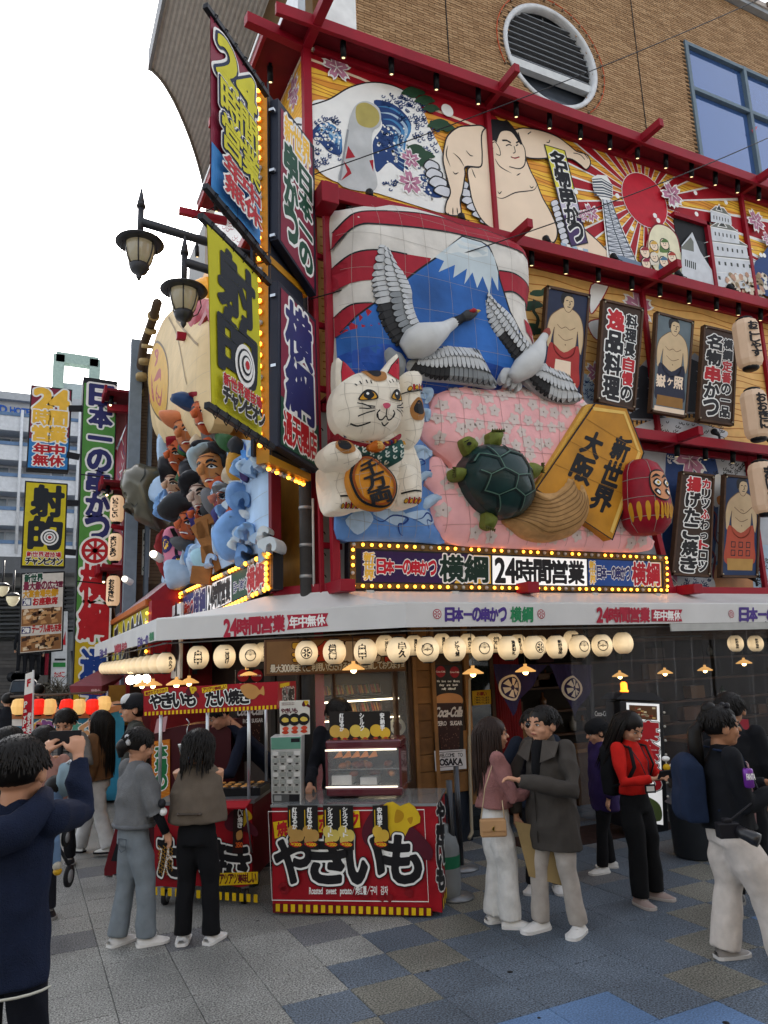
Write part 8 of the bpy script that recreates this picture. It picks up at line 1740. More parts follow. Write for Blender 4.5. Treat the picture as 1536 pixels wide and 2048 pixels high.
for a,dn in ((-.08,.05),(aL_+.1,.05),(-.12,.6)):
 p=O1+U1*a+N1*dn+Vector((0,0,.07));m=MB();m.tube([p-U1*.018,p+U1*.018],.07,M('1e1e20'),18);m.tube([p-U1*.02,p+U1*.02],.045,M('9a9c9c',.3,.6),14);o=m.build('caster_wheel',r);m=MB();m.bb(p+Vector((-.03,-.03,.06)),p+Vector((.03,.03,.15)),GREYM);m.build('caster_fork',r)
Pb=Plane(O1+N1*.02-Vector((0,0,0)),U1);c=[(287,1378),(556,1363),(555,1418),(287,1432)]
m=MB();m.ext([Pb.px(*p) for p in c],Pb.n,-.006,CR);m.build('banner',r);Pr=Plane(Pb.px(556,1390),N1);c2=[(556,1363),(592,1362),(592,1414),(555,1418)]
m=MB();m.ext([Pr.px(*p) for p in c2],Pr.n,-.006,CR);m.build('banner_return',r)
A=Art(Pb,.004);K_=[(.13,INK),(.11,WHT)];A.text('やきいも',[(300,1389),(392,1385),(392,1411),(300,1417)],INK,w=.05,out=K_,res=34);A.text('たい焼き',[(412,1383),(502,1378),(502,1405),(412,1412)],INK,w=.05,out=K_,res=34)
A.poly([(289,1383),(336,1374),(337,1383),(290,1392)],YS);A.text('焼きたてホクホク',[(291,1384),(335,1376),(335,1382),(291,1391)],M('7a1418'),w=.04,res=14);A.poly([(404,1376),(454,1368),(455,1377),(405,1386)],YS);A.text('アツアツ美味しい',[(406,1377),(453,1370),(453,1376),(406,1385)],M('7a1418'),w=.04,res=14);potato(A,(383,1382),7)
A.blob([(481,1375),(495,1367),(512,1372),(520,1380),(527,1372),(529,1390),(520,1388),(508,1398),(492,1394)],M('b8864a',.5));stripes(A,288,555,1424,1410,7.5,34)
A.build('banner_print',r);A=Art(Pr,.004);A.text('たい焼き',[(564,1377),(588,1375),(588,1402),(564,1405)],INK,w=.06,out=K_,res=24);A.poly([(559,1368),(578,1364),(578,1371),(559,1376)],YS);A.build('return_print',r)
# griddle with fish moulds, tins, ladle bundle
p=O1+U1*(aL_*.32)+N1*.38;r=root('taiyaki_griddle',p+Vector((0,0,ZC1+.03)),0,'black iron taiyaki griddle with rows of browned cakes on the cart','griddle');m=MB();obox(p-U1*.28-N1*.2,.6,.4,ZC1+.03,ZC1+.1,m,M('1e1e20',.4),U1,N1);m.build('griddle_body',r)
rn=random.Random(4);m=MB()
for i in range(6):
 for j in range(3):m.sph(p+U1*(-.23+i*.095)+N1*(-.13+j*.12)+Vector((0,0,ZC1+.105)),(.04,.03,.012),M(rn.choice(('a8763a','c08a4a','5a4a34')),.4),8,4)
m.build('taiyaki_cake',r)['kind']='stuff';m=MB();[m.tube([p+U1*(-.3+k*.1)-N1*.22+Vector((0,0,ZC1+.11)),p+U1*(-.3+k*.1)-N1*.36+Vector((0,0,ZC1+.13))],.007,GREYM,5) for k in range(7)];m.build('handle',r)['kind']='stuff'
q=Plane(O1+N1*.5,U1).px(372,1500);m=MB();m.lathe(q,[(.03,-.16),(.07,.02),(.085,.06),(.08,.065)],M('9a9c9c',.15,.9),18);m.tube([q+Vector((0,0,.04)),q+Vector((.01,0,.2)),q+Vector((.03,0,.26)),q+Vector((0,0,.3))],.006,CHROME,5);own(m,'steel_funnel','polished steel batter funnel hanging on a hook over the cart','funnel')
# orange signboard cabinet (本場の) and red cabinet behind
Pk=Plane(O1+U1*(aL_+.0)+N1*.75,U1);r=root('shop_cabinet',Pk.px(440,1560),0,'dark red cabinet behind the taiyaki cart with an orange panel lettered 本場の','cabinet');m=MB();c=[(300,1466),(360,1452),(462,1441),(462,1760),(300,1760)];m.ext([Pk.px(*p) for p in c],Pk.n,-.5,M('3f0f16',.4,var=.08));m.build('carcass',r)
c=[(305,1483),(341,1478),(341,1600),(305,1600)];m=MB();m.ext([Pk.px(*p,.01) for p in c],Pk.n,.01,M('c0701c',.5));m.build('orange_panel',r);A=Art(Pk,.024);A.within(c)
for k in range(18):A.line([(0,.05+k*.055),(.5,.02+k*.055),(1,.05+k*.055)],.004,M('d89a3c'),up=False)
A.up();A.text('本場の',(.2,.06,.85,.82),M('1d6a3c'),w=.06,out=[(.12,WHT)],vert=True,res=30);A.build('panel_lettering',r)
m=MB();m.ext([Pk.px(*p,.05) for p in ((318,1437),(339,1431),(334,1462),(312,1466))],Pk.n,.004,M('b88a8c',.6));m.build('price_sheet',r)
# slanted A-board on casters at the cart's left
Pa=Plane((.9,8.6,0),(.9,-.436,0));r=root('sandwich_board',Pa.px(260,1750),0,'slanted dark red sandwich board on casters at the left end of the taiyaki cart','sandwich board');m=MB();m.ext([Pa.px(*p) for p in ((208,1738),(232,1650),(300,1640),(320,1750),(208,1752))],Pa.n,-.12,M('5f0f18',.4));m.build('frame',r,bev=.006);A=Art(Pa,.003);A.poly([(222,1722),(240,1665),(300,1660),(300,1725)],DARK);A.poly([(236,1700),(246,1668),(290,1662),(275,1690)],M('c0801c'));A.build('board_print',r)
m=MB();[m.tube([Pa.px(x,1760,-.05)-Vector((.02,0,0)),Pa.px(x,1760,-.05)+Vector((.02,0,0))],.05,BLK,12) for x in (228,306)];m.build('caster',r)['kind']='stuff'
m=MB();p=Plane((0,0,0),(1,0,0),(0,1,0)).px(182,1612);m.box(p+Vector((0,0,.09)),(.34,.6,.18),M('c9c9c6',.5));own(m,'foam_box','white foam box on the paving behind the woman in white trousers','box',bev=.03)
# gas cylinder, rope stand, illuminated sign box, planter, counter
g0=Plane((0,0,0),(1,0,0),(0,1,0))
p=g0.px(893,1795);r=root('gas_cylinder',p,0,'grey gas cylinder with green band behind the sweet potato counter','gas cylinder');m=MB();m.lathe(p,[(.1,0),(.13,.03),(.135,.1),(.135,.42),(.11,.5),(.05,.54),(.05,.6),(.02,.62)],M('7d8284',.45),20);m.build('bottle',r);m=MB();m.lathe(p,[(.137,.26),(.137,.36)],M('1f6a4a',.5),20,caps=False);m.build('green_band',r)
for x,y,h_,lb in ((902,1795,.98,'front'),(915,1738,.98,'rear')):p=g0.px(x+8,y);rt=root('rope_stand',p,0,f'steel belt barrier post, {lb} of the two beside the sweet potato counter','barrier post','belt barrier posts');m=MB();m.lathe(p,[(.17,0),(.17,.015),(.04,.04)],GREYM,20);m.build('base',rt);m=MB();m.tube([p+Vector((0,0,.03)),p+Vector((0,0,h_))],.028,M('3a3c40',.3,.6),12);m.build('post',rt)
PI=Plane((0,6.9,0),(1,0,0));r=root('illuminated_sign',PI.px(1290,1680),0,'tall bulb-edged illuminated sign with red lettering 宴会 and an orange beacon on top','sign');c=[(1252,1405),(1318,1408),(1326,1650),(1262,1640)]
m=MB();m.ext([PI.px(*p) for p in ((1240,1402),(1325,1405),(1338,1668),(1250,1655))],PI.n,-.25,M('1a1b1e',.4));m.build('casing',r,bev=.01);m=MB();m.ext([PI.px(*p) for p in ((1232,1398),(1250,1384),(1308,1386),(1330,1402))],PI.n,-.27,M('22252a',.4));m.build('hood',r)
A=Art(PI,.004);A.within(c);A.poly([(0,0),(1,0),(1,1),(0,1)],M('c9c9c6',.4,emis=.12,eh='ffffff'));A.poly([(.08,.02),(.92,.02),(.92,.14),(.08,.14)],M('5a3a20'))
for k in range(20):rr=random.Random(k);x,y=rr.uniform(.1,.8),rr.uniform(.03,.12);A.poly([(x,y),(x+.1,y),(x+.1,y+.015),(x,y+.015)],M(rr.choice(('c9a060','8a3a20','d8c8a0'))),up=False)
A.up();A.text('宴会',(.36,.15,.95,.48),RR,w=.05,out=[(.12,INK),(.09,WHT)],vert=True,res=30);A.text('あり',(.4,.5,.95,.74),RR,w=.06,out=[(.12,INK),(.09,WHT)],vert=True,res=24);A.text('大小',(.08,.2,.32,.4),YS,w=.05,out=[(.09,INK)],vert=True,res=18)
A.blob([(.1,.82),(.4,.78),(.9,.84),(.9,.97),(.2,.96)],M('5a6a3a'));A.build('sign_print',r)
m=MB()
for k in range(8):m.sph(PI.px(1327+k*1.2,1425+k*28,.01),.016,M('b8b4a8',.2),8,5);m.sph(PI.px(1243+k*1.0,1425+k*28,.01),.016,M('b8b4a8',.2),8,5)
m.build('bulb',r)['kind']='stuff';p=PI.px(1261,1386,-.1);m=MB();m.lathe(p,[(.05,0),(.05,.03),(.04,.035),(.04,.11),(.02,.13)],M('c8641c',.2,emis=1.2,eh='ff7a18'),14);m.build('beacon',r)
p=g0.px(1395,1712);m=MB();m.lathe(p,[(.2,0),(.22,.02),(.24,.5),(.26,.52),(.24,.52)],M('33373d',.5,var=.1),24);own(m,'grey_bin','dark grey round bin behind the woman with the blue backpack','bin')
p=g0.px(1500,1700);r=root('snack_counter',p,0,'dark glass-fronted snack counter with pink goods at the right edge','counter');m=MB();a=p+Vector((-.1,-.0,0));m.bb(a,a+Vector((1.6,.6,.5)),M('1a1a1c',.4));m.bb(a+Vector((0,.02,.5)),a+Vector((1.6,.6,.56)),M('7a3a5c',.5));m.bb(a+Vector((0,0,.95)),a+Vector((1.6,.6,1.0)),M('1a1a1c',.3));m.build('cabinet',r);m=MB();m.bb(a+Vector((.02,0,.56)),a+Vector((1.6,.01,.95)),GLS);m.build('glass_front',r)
m=MB();rn=random.Random(3)
for k in range(40):q=a+Vector((rn.uniform(.05,1.5),rn.uniform(.1,.5),.58+rn.uniform(0,.2)));m.box(q,(.1,.08,.07),M(rn.choice(('8a3c5c','b8a04c','4a6a4c','7a4aa0')),.5),rz=rn.uniform(0,3))
m.build('snack_pack',r)['kind']='stuff';m=MB();m.bb(a+Vector((.1,.1,1.0)),a+Vector((.45,.4,1.28)),M('8c1c2c',.6));own(m,'red_carton','red carton standing on the snack counter at the right edge','carton')
m=MB();p=g0.px(1190,1672);m.box(p+Vector((.1,.1,.004)),(2.2,.7,.008),M('2c1c18',.9,var=.3,ns=14));own(m,'door_mat','dark patterned mat at the restaurant entrance','mat')
# ================================================================== PEOPLE
SKIN=M('b98a6e',.5,var=.05,ns=9);SKD=M('a37558',.5,var=.05);HAIR=M('120f0d',.5,var=.2);HAIRB=M('2a1d17',.5,var=.2)
def blend(mb,name,parent,vox,mat,smooth=4,fold=0,fs=.09,sub=None):
 """fuse overlapping limbs into one continuous skin"""
 o=mb.build(name,None);ROOTM.pop(o.name,None);md=o.modifiers.new('r','REMESH');md.mode='VOXEL';md.voxel_size=vox;md.use_smooth_shade=True
 s_=o.modifiers.new('s','SMOOTH');s_.iterations=smooth;s_.factor=.6
 dg=bpy.context.evaluated_depsgraph_get();me=bpy.data.meshes.new_from_object(o.evaluated_get(dg));bpy.data.objects.remove(o)
 n=len(me.vertices);co=np.empty(n*3);me.vertices.foreach_get('co',co);co=co.reshape(-1,3)
 if fold:
  no=np.empty(n*3);me.vertices.foreach_get('normal',no);no=no.reshape(-1,3);x,y,z=co.T/fs
  d=(1-2*np.abs(np.sin(z*.7+1.8*np.sin(x*.55+y*.45+z*.15))))*(.5+.5*np.sin(x*.9-y*.7+z*.4))+np.sin(z*2.3+3*np.sin(x*1.1-y*.8))*.25+(1-2*np.abs(np.sin((x+y)*.8+np.sin(z*.5)*1.6)))*.35
  co=co+no*(d*fold)[:,None]
 co=co-np.array(ROOTM[parent.name].translation);me.vertices.foreach_set('co',co.ravel());me.materials.clear();me.materials.append(matof(mat));me.polygons.foreach_set('material_index',[0]*len(me.polygons));me.polygons.foreach_set('use_smooth',[True]*len(me.polygons));me.update()
 ob=bpy.data.objects.new(name,me);COL.objects.link(ob);ob.parent=parent;ROOTM[ob.name]=ROOTM[parent.name];return ob
def person(label,foot,H,face,top,bot,shoe,hair,el=None,ha=None,feet=None,hy=0,hp=0,lean=(0,0),fat=1.1,hem=.5,loose=1.,leg=1.06,skin=None,tfold=.009,cape=False,sleeves=None,fine=1.,turtle=None,hips=.52,curl=1.):
 """joints in (right, forward, up) fractions of the height; feet rest on the ground"""
 skin=skin or SKIN;foot=Vector(foot);f=Vector((face[0],face[1],0)).normalized();r_=Vector((f.y,-f.x,0));rt=root('person',foot,0,label,'person')
 def J(p):sh_=max(p[2]-.5,0);return foot+(r_*(p[0]+lean[0]*sh_)+f*(p[1]+lean[1]*sh_)+Vector((0,0,p[2])))*H
 el=el or ((-.15,-.01,.64),(.15,-.01,.64));ha=ha or ((-.15,.03,.49),(.15,.03,.49));feet=feet or ((-.07,0),(.07,.02))
 SHo=[J((s*.104*fat**.5,0,.812)) for s in (-1,1)];EL=[J(e) for e in el];HA=[J(h) for h in ha];HIP=[J((s*.05,0,hips-.01)) for s in (-1,1)];AN=[foot+(r_*q[0]+f*q[1]+Vector((0,0,.05+(q[2] if len(q)>2 else 0))))*H for q in feet]
 KN=[(HIP[i]+AN[i])/2+f*.018*H for i in (0,1)];R3=Matrix((r_,f,Vector((0,0,1)))).transposed()
 def rings(mb,L,mat='fff000'):
  vs=[];sg=16
  for (c,rx,ry) in L:
   for k in range(sg):a=2*math.pi*k/sg;vs.append(c+(r_*math.cos(a)*rx+f*math.sin(a)*ry)*H)
  n=len(L);fs=[(i*sg+k,i*sg+(k+1)%sg,(i+1)*sg+(k+1)%sg,(i+1)*sg+k) for i in range(n-1) for k in range(sg)]+[tuple(range(sg))[::-1],tuple((n-1)*sg+k for k in range(sg))];mb.add(vs,fs,mat)
 # body: head, neck, core, limbs and fingers fused into one skin
 Hc=J((0,.015,.925));HR=(Matrix.Rotation(-hy,3,'Z')@R3)@Matrix.Rotation(hp,3,'X');hs=.135*H/1.0*.56
 hd=lambda x,y,z:Hc+HR@Vector((x,y,z))*hs
 b=MB();X_='fff000';b.sph(hd(0,-.08,.22),(hs*.86,hs*1.0,hs*.9),X_,16,12,HR);b.sph(hd(0,.22,-.25),(hs*.7,hs*.68,hs*.82),X_,16,12,HR);b.sph(hd(0,.5,-.78),(hs*.36,hs*.3,hs*.25),X_,10,8,HR);b.sph(hd(0,.6,.12),(hs*.55,hs*.3,hs*.4),X_,12,8,HR)
 for s in (-1,1):b.sph(hd(s*.86,-.05,-.12),(hs*.13,hs*.2,hs*.3),X_,8,6,HR);b.sph(hd(s*.4,.55,-.28),(hs*.3,hs*.28,hs*.26),X_,8,6,HR)
 b.tube([hd(0,.84,.12),hd(0,1.02,-.18),hd(0,1.0,-.26)],[hs*.08,hs*.14,hs*.15],X_,8);b.sph(hd(0,.84,-.52),(hs*.27,hs*.14,hs*.1),X_,8,6,HR)
 b.tube([J((0,-.005,.8)),J((0,.0,.87)),hd(0,-.1,-.5)],[.04*H,.032*H,.034*H],X_,12)
 rings(b,[(J((0,0,hips-.02)),.055*fat,.04*fat),(J((0,0,.62)),.055*fat,.04*fat),(J((0,0,.74)),.07*fat,.048*fat),(J((0,0,.81)),.065,.036)])
 for i,s in ((0,-1),(1,1)):
  b.tube([SHo[i],EL[i],HA[i]],[.028*H,.022*H,.015*H],X_,10);b.tube([HIP[i],KN[i],AN[i]],[.036*H,.028*H,.02*H],X_,10)
  d=(HA[i]-EL[i]).normalized();sd=d.cross(Vector((0,0,1)));sd=sd.normalized() if sd.length>.2 else r_*1.;pn=sd.cross(d).normalized()
  pc=HA[i]+d*.025*H;b.tube([HA[i],pc,HA[i]+d*.05*H],[.015*H,.02*H,.017*H],X_,8,ell=.6)
  cv=-pn*(1 if d.z>-.6 else 1)
  for k,(o_,L_) in enumerate(((-.016,.036),(-.005,.044),(.006,.042),(.016,.034))):
   p0=HA[i]+d*.046*H+sd*o_*H;p1=p0+(d*.8+cv*.4*curl)*L_*.5*H;p2=p1+(d*.35+cv*.8*curl)*L_*.5*H;b.tube([p0-d*.012*H,p0,p1,p2],[.0062*H,.006*H,.0055*H,.0045*H],X_,6)
  th=HA[i]+d*.02*H+sd*(-s)*.014*H;b.tube([th,th+(d*.5-sd*s*.8)*.018*H,th+(d*1.0-sd*s*.7+cv*.5)*.034*H],[.008*H,.0075*H,.0055*H],X_,6)
 blend(b,'body',rt,.0072*H/1.7*1.1 if fine>=1 else .02,skin,2)
 if fine>=1:
  m=MB()
  for s in (-1,1):m.sph(hd(s*.34,.80,.03),(hs*.15,hs*.06,hs*.065),M('c9c4bc',.3),8,6,HR);m.sph(hd(s*.34,.845,.03),(hs*.07,hs*.03,hs*.065),M('1a100c',.2),8,6,HR)
  m.build('eye',rt);m=MB()
  for s in (-1,1):m.tube([hd(s*.16,.9,.22),hd(s*.36,.87,.29),hd(s*.55,.76,.24)],[hs*.03,hs*.045,hs*.02],HAIR,5);m.tube([hd(s*.2,.86,.07),hd(s*.34,.86,.12),hd(s*.5,.79,.07)],hs*.022,HAIR,4)
  m.build('eyebrow',rt);m=MB();m.tube([hd(-.24,.88,-.52),hd(0,.97,-.5),hd(.24,.88,-.52)],[hs*.03,hs*.06,hs*.03],M('8c4a42',.4),6,ell=.8);m.build('lips',rt)
 # trousers
 b=MB();lw=leg;rings(b,[(J((0,0,hips+.06)),.076*fat,.056*fat),(J((0,-.004,hips)),.09*fat,.066*fat),(J((0,-.006,hips-.06)),.088*fat,.066*fat)])
 for i in (0,1):tt=[HIP[i]-Vector((0,0,.02*H)),HIP[i]*.5+KN[i]*.5,KN[i],KN[i]*.5+AN[i]*.5,AN[i]+Vector((0,0,-.012*H))];b.tube(tt,[.05*H*fat,.046*H*lw*fat,.04*H*lw,.037*H*lw**1.4,.036*H*lw**1.6],X_,14)
 blend(b,'trousers',rt,.0125,bot,5,.005*leg*(tfold>0),.075)
 # shoes
 for i in (0,1):
  a=AN[i]-Vector((0,0,.05*H));fd=(f+r_*(-.25,.25)[i]).normalized();sd=Vector((fd.y,-fd.x,0));m=MB();v=[];P_=[(-.045,.016,.03),(-.03,.024,.04),(.0,.026,.046),(.04,.028,.036),(.075,.028,.026),(.1,.02,.018),(.108,.008,.012)]
  for (y,w_,h_) in P_:
   for (k,hh) in ((-1,.012),(-.9,h_*.6),(-.5,h_),(.5,h_),(.9,h_*.6),(1,.012)):v.append(a+(fd*y+sd*w_*k*1.15+Vector((0,0,hh)))*H)
  n=6;m.add(v,[(j*n+k,j*n+k+1,(j+1)*n+k+1,(j+1)*n+k) for j in range(len(P_)-1) for k in range(n-1)]+[tuple(range(n))],shoe[0],True)
  v=[]
  for (y,w_,h_) in P_:
   for (k,hh) in ((-1.1,.0005),(-1.15,.014),(1.15,.014),(1.1,.0005)):v.append(a+(fd*y*1.03+sd*w_*k*1.15+Vector((0,0,hh)))*H)
  m.add(v,[(j*4+k,j*4+(k+1)%4,(j+1)*4+(k+1)%4,(j+1)*4+k) for j in range(len(P_)-1) for k in range(4)]+[(0,1,2,3),tuple((len(P_)-1)*4+k for k in range(4))[::-1]],shoe[1]);
  for y in (.02,.035,.05):m.tube([a+(fd*y-sd*.016+Vector((0,0,.043-y*.16)))*H,a+(fd*y+sd*.016+Vector((0,0,.043-y*.16)))*H],.002*H,shoe[1],4)
  m.build('shoe',rt)
 # top
 b=MB();L=loose
 if cape:rings(b,[(J((0,-.005,hem)),.15,.1),(J((0,-.005,hem+.07)),.152,.1),(J((0,0,.68)),.145,.095),(J((0,0,.75)),.135,.08),(J((0,0,.815)),.108,.062),(J((0,0,.85)),.05,.042)])
 else:rings(b,[(J((0,-.004,hem)),.092*fat*L,.07*fat*L),(J((0,0,(hem+.64)/2)),.09*fat*L,.068*fat*L),(J((0,0,.64)),.086*fat*L,.064*fat*L),(J((0,.002,.74)),.096*fat**.7*L**.6,.07*fat*L**.6),(J((0,0,.805)),.09,.054),(J((0,0,.842)),.05,.043),(J((0,.004,.86)),.04,.038)])
 for i in (0,1):
  if cape:continue
  b.sph(SHo[i],.042*H*L**.5,X_,10,8);wr=EL[i]+(HA[i]-EL[i])*(.97 if not sleeves else .25);b.tube([SHo[i],SHo[i]*.5+EL[i]*.5,EL[i],EL[i]*.4+wr*.6,wr],[.041*H*L**.5,.037*H*L,.034*H*L,.031*H*L,(.025 if not sleeves else .045)*H*L**.5],X_,12)
 if turtle:b.tube([J((0,0,.82)),J((0,.004,.875))],[.046*H,.037*H],X_,12)
 blend(b,'jacket' if L>1.1 else 'top',rt,.0115,top,4,tfold,.07)
 if sleeves:
  b=MB();b.tube([EL[0],HA[0]],[.026*H,.02*H],sleeves,10);b.build('undersleeve',rt);b=MB();b.tube([EL[1],HA[1]],[.026*H,.02*H],sleeves,10);b.build('undersleeve',rt)
 # hair
 kind,hc=hair[0],hair[1];hm=matof(hc);m=MB();rn=random.Random(int(foot.x*1000));
 m.sph(hd(0,-.16,.32),(hs*.94,hs*1.04,hs*.92),hm,18,12,HR)
 if kind in ('cap','beanie'):
  m=MB();m.sph(hd(0,-.1,.42),(hs*.98,hs*1.12,hs*.85),hm,18,12,HR)
  if kind=='cap':m.ext([hd(x,y,.45-.1*y*0) for x,y in ((-.75,.7),(-.6,1.35),(0,1.6),(.6,1.35),(.75,.7))],HR@Vector((0,0,1)),-.01,hm);m.sph(hd(0,.45,.62),(hs*.72,hs*.62,hs*.6),M('c4c4c2',.6),12,8,HR)
  m.build(kind,rt);m=MB();m.sph(hd(0,-.25,-.1),(hs*.88,hs*.85,hs*.6),HAIR,14,10,HR)
 N=620 if fine>=1 else 0;ln={'short':.5,'cap':.35,'beanie':.4,'long':4.6,'longer':5.6,'bun':.35,'pony':.35,'wavy':2.3}.get(kind,.5)
 for k in range(N):
  t=rn.uniform(-math.pi,math.pi);e=rn.uniform(.0,1.45) if kind not in ('cap','beanie') else rn.uniform(0,.3);back=.5-.5*math.cos(t)   # t=0 is the front
  if back<.22 and e<.75:e=rn.uniform(.75,1.45)
  if ln>1 and abs(t)<1.25:t=math.copysign(rn.uniform(1.25,2.2),t);back=.5-.5*math.cos(t)
  dv=Vector((math.sin(t)*math.cos(e),math.cos(t)*math.cos(e),math.sin(e)));p=Vector((0,-.16,.3))+Vector((dv.x*.95,dv.y*1.05,dv.z*.93));pts=[p];L_=ln*rn.uniform(.75,1.1)*(1 if back>.3 else .35 if kind in ('short','wavy') else .45 if ln>1 else 1);n_=7
  out=Vector((dv.x,dv.y,0));out=out.normalized() if out.length>.1 else Vector((0,-1,0))
  for j in range(1,n_+1):
   st=L_/n_;q=pts[-1];rr=math.hypot(q.x/.98,(q.y+.16)/1.1)
   if q.z>-.1 and ln<1:step=(dv.cross(Vector((rn.uniform(-1,1),rn.uniform(-1,1),0))).normalized()*.4+out*.35+Vector((0,.25 if t*t<1 else 0,-.75)))*st
   else:
    step=(Vector((out.x*.35,out.y*.45,-.55)) if rr<.96 and q.z>.0 else Vector((0,-.02 if rr>.8 else -.1,-1)))*st
   if kind=='wavy':step+=Vector((math.sin(j*1.9+k)*.09,math.cos(j*2.1+k)*.09,0))
   elif ln>3 and j>3:step+=Vector((math.sin(j*1.1+k*.2)*.04,math.cos(j*1.3+k*.3)*.03,0))
   pts.append(q+step)
  wd=hs*rn.uniform(.03,.055);m.tube([hd(*q) for q in pts],[wd*.6]+[wd]*(n_-1)+[wd*.25],hm,4,caps=False)
 if kind=='bun':m.sph(hd(0,-1.1,-.3),(hs*.5,hs*.45,hs*.5),hm,12,8,HR);m.tube([hd(0,-.9,-.2),hd(0,-1.1,-.7),hd(.1,-1.0,-1.0)],[hs*.4,hs*.3,hs*.15],hm,8);m.build('hair',rt);m=MB();[m.sph(hd(.38*math.cos(k),-.98-.1*math.sin(2*k),-.0+.38*math.sin(k)),hs*.22,M('b4b4b4',.7),8,6) for k in range(6)];m.build('scrunchie',rt);m=None
 elif kind=='pony':m.sph(hd(0,-.55,1.0),(hs*.42,hs*.45,hs*.4),hm,12,8,HR);m.tube([hd(0,-1.0,.3),hd(0,-1.5,-.2),hd(0,-1.55,-1.2),hd(0,-1.3,-2.2)],[hs*.25,hs*.4,hs*.42,hs*.15],hm,10)
 if m is not None:m.build('hair',rt)
 return dict(rt=rt,J=J,hd=hd,HR=HR,hs=hs,f=f,r=r_,HA=HA,EL=EL,H=H,top=top,SH=SHo)
GP=Plane((0,0,0),(1,0,0),(0,1,0));VF=Vector((.438,.899,0));VR=Vector((.899,-.438,0))
def dirn(a,b_):return VR*a+VF*b_
def at_depth(px,py,dep):p=EYE+(_F+_R*((px-768)/FPX)-_U*((py-1024)/FPX))*dep;return Vector((p.x,p.y,0))
def tall(foot,ytop):
 lo,hi=.8,2.2
 for _ in range(30):
  mid=(lo+hi)/2;d=Vector((foot[0],foot[1],mid))-EYE;y=1024-FPX*d.dot(_U)/d.dot(_F)
  if y<ytop:hi=mid
  else:lo=mid
 return lo
def extra(P,name,fn):m=MB();fn(m);return m.build(name,P['rt'])
WSH=(M('cfcecb',.5),M('d6d5d2',.5));DSH=(M('1c1c20',.5),M('8a8884',.5))
def fabric(h,b_=.25,s_=220,v=.12):return M(h,.85,var=v,ns=12,bump=b_,bs=s_)
# foreground man in navy fleece photographing
ft=at_depth(28,1600,3.3);p=person('man in navy fleece seen from behind at the left edge, raising both arms to photograph',ft,1.76,dirn(.05,1),fabric('121c33',.5,160),fabric('0b0f1a'),DSH,('short',HAIR),el=((-.1,.18,.81),(.085,.19,.79)),ha=((-.06,.24,.93),(.05,.24,.93)),loose=1.16,hem=.44,fat=1.02)
extra(p,'hood',lambda m:m.tube([p['J'](q) for q in ((-.06,.04,.865),(-.085,-.03,.84),(-.06,-.08,.8),(.0,-.095,.785),(.06,-.08,.8),(.085,-.03,.84),(.06,.04,.865))],[.02*1.8,.035*1.8,.045*1.8,.05*1.8,.045*1.8,.035*1.8,.02*1.8],fabric('121c33',.5,160),10));extra(p,'shirt_hem',lambda m:m.tube([p['J']((.128*math.sin(t),-.098*math.cos(t),.436)) for t in np.linspace(-1.4,1.4,12)],.006,M('b9b9ae'),5))
ph=p['J']((-.005,.27,.98));m=MB();m.box(ph,(.16,.012,.08),DARK,R=Matrix.Rotation(math.atan2(VF.y,VF.x)-math.pi/2,3,'Z'));own(m,'phone','phone held up by the man in navy fleece','phone')
# grey jacket woman
ft=GP.px(262,1890);p=person('woman in short grey jacket and pale jeans with a white scrunchie at the taiyaki cart',ft,tall(ft,1462),dirn(.75,.65),fabric('66686a',.4,120),fabric('747d84'),WSH,('bun',HAIR),hp=-.35,hem=.55,loose=1.28,leg=1.22,el=((-.17,.02,.65),(.16,.03,.65)),ha=((-.13,.12,.56),(.17,.09,.52)),sleeves=fabric('101218'),feet=((-.05,-.05),(.06,.05)))
extra(p,'back_pocket',lambda m:m.tube([p['J'](q) for q in ((.015,-.083,.5),(.07,-.068,.5),(.068,-.068,.455),(.042,-.079,.44),(.017,-.084,.455),(.015,-.083,.5))],.004,fabric('596168'),4));extra(p,'hem_band',lambda m:m.tube([p['J']((.121*math.sin(t),.092*math.cos(t),.555)) for t in np.linspace(0,6.28,25)],.02,fabric('63666a',.5,120),8));extra(p,'appliqued_bird',lambda m:(m.sph(p['J']((.205,.05,.665)),(.03,.06,.035),BLK2,8,6),m.sph(p['J']((.2,.06,.625)),(.03,.05,.03),WHT,8,6)))
# cape woman
ft=GP.px(392,1888);p=person('woman in brown cape jacket and black trousers ordering at the taiyaki cart, seen from behind',ft,tall(ft,1464),dirn(.12,1),fabric('5f554a',.3,160),fabric('0c0d11'),WSH,('wavy',HAIR),cape=True,hem=.565,leg=1.15,el=((-.085,.05,.68),(.085,.05,.68)),ha=((-.05,.14,.66),(.05,.14,.66)),hp=-.2)
extra(p,'button_tab',lambda m:(m.tube([p['J']((x,-.107,.62)) for x in (-.06,0,.06)],.022,fabric('4a423a'),6,ell=.3),m.sph(p['J']((-.055,-.115,.62)),.012,M('3a2c22',.2),8,6),m.sph(p['J']((.05,-.115,.62)),.012,M('3a2c22',.2),8,6)))
# tan jacket woman walking left
ft=GP.px(192,1708);p=person('long-haired woman in tan jacket and white trousers striding to the left',ft,tall(ft,1424),dirn(-1,.15),fabric('6b4d33'),fabric('c0bfbd'),(M('c9c9c4'),M('17171a')),('longer',HAIR),hem=.52,loose=1.25,leg=1.3,feet=((-.05,-.13,.02),(.05,.16)),el=((-.15,-.04,.64),(.14,.02,.64)),ha=((-.13,.02,.5),(.14,.1,.5)));extra(p,'glasses',lambda m:[m.tube([p['hd'](s*.55,.85,.05),p['hd'](s*.2,.98,.05),p['hd'](s*.2,.96,-.12),p['hd'](s*.5,.85,-.12),p['hd'](s*.55,.85,.05),p['hd'](s*.88,0,.08)],.003,GREYM,4) for s in (-1,1)])
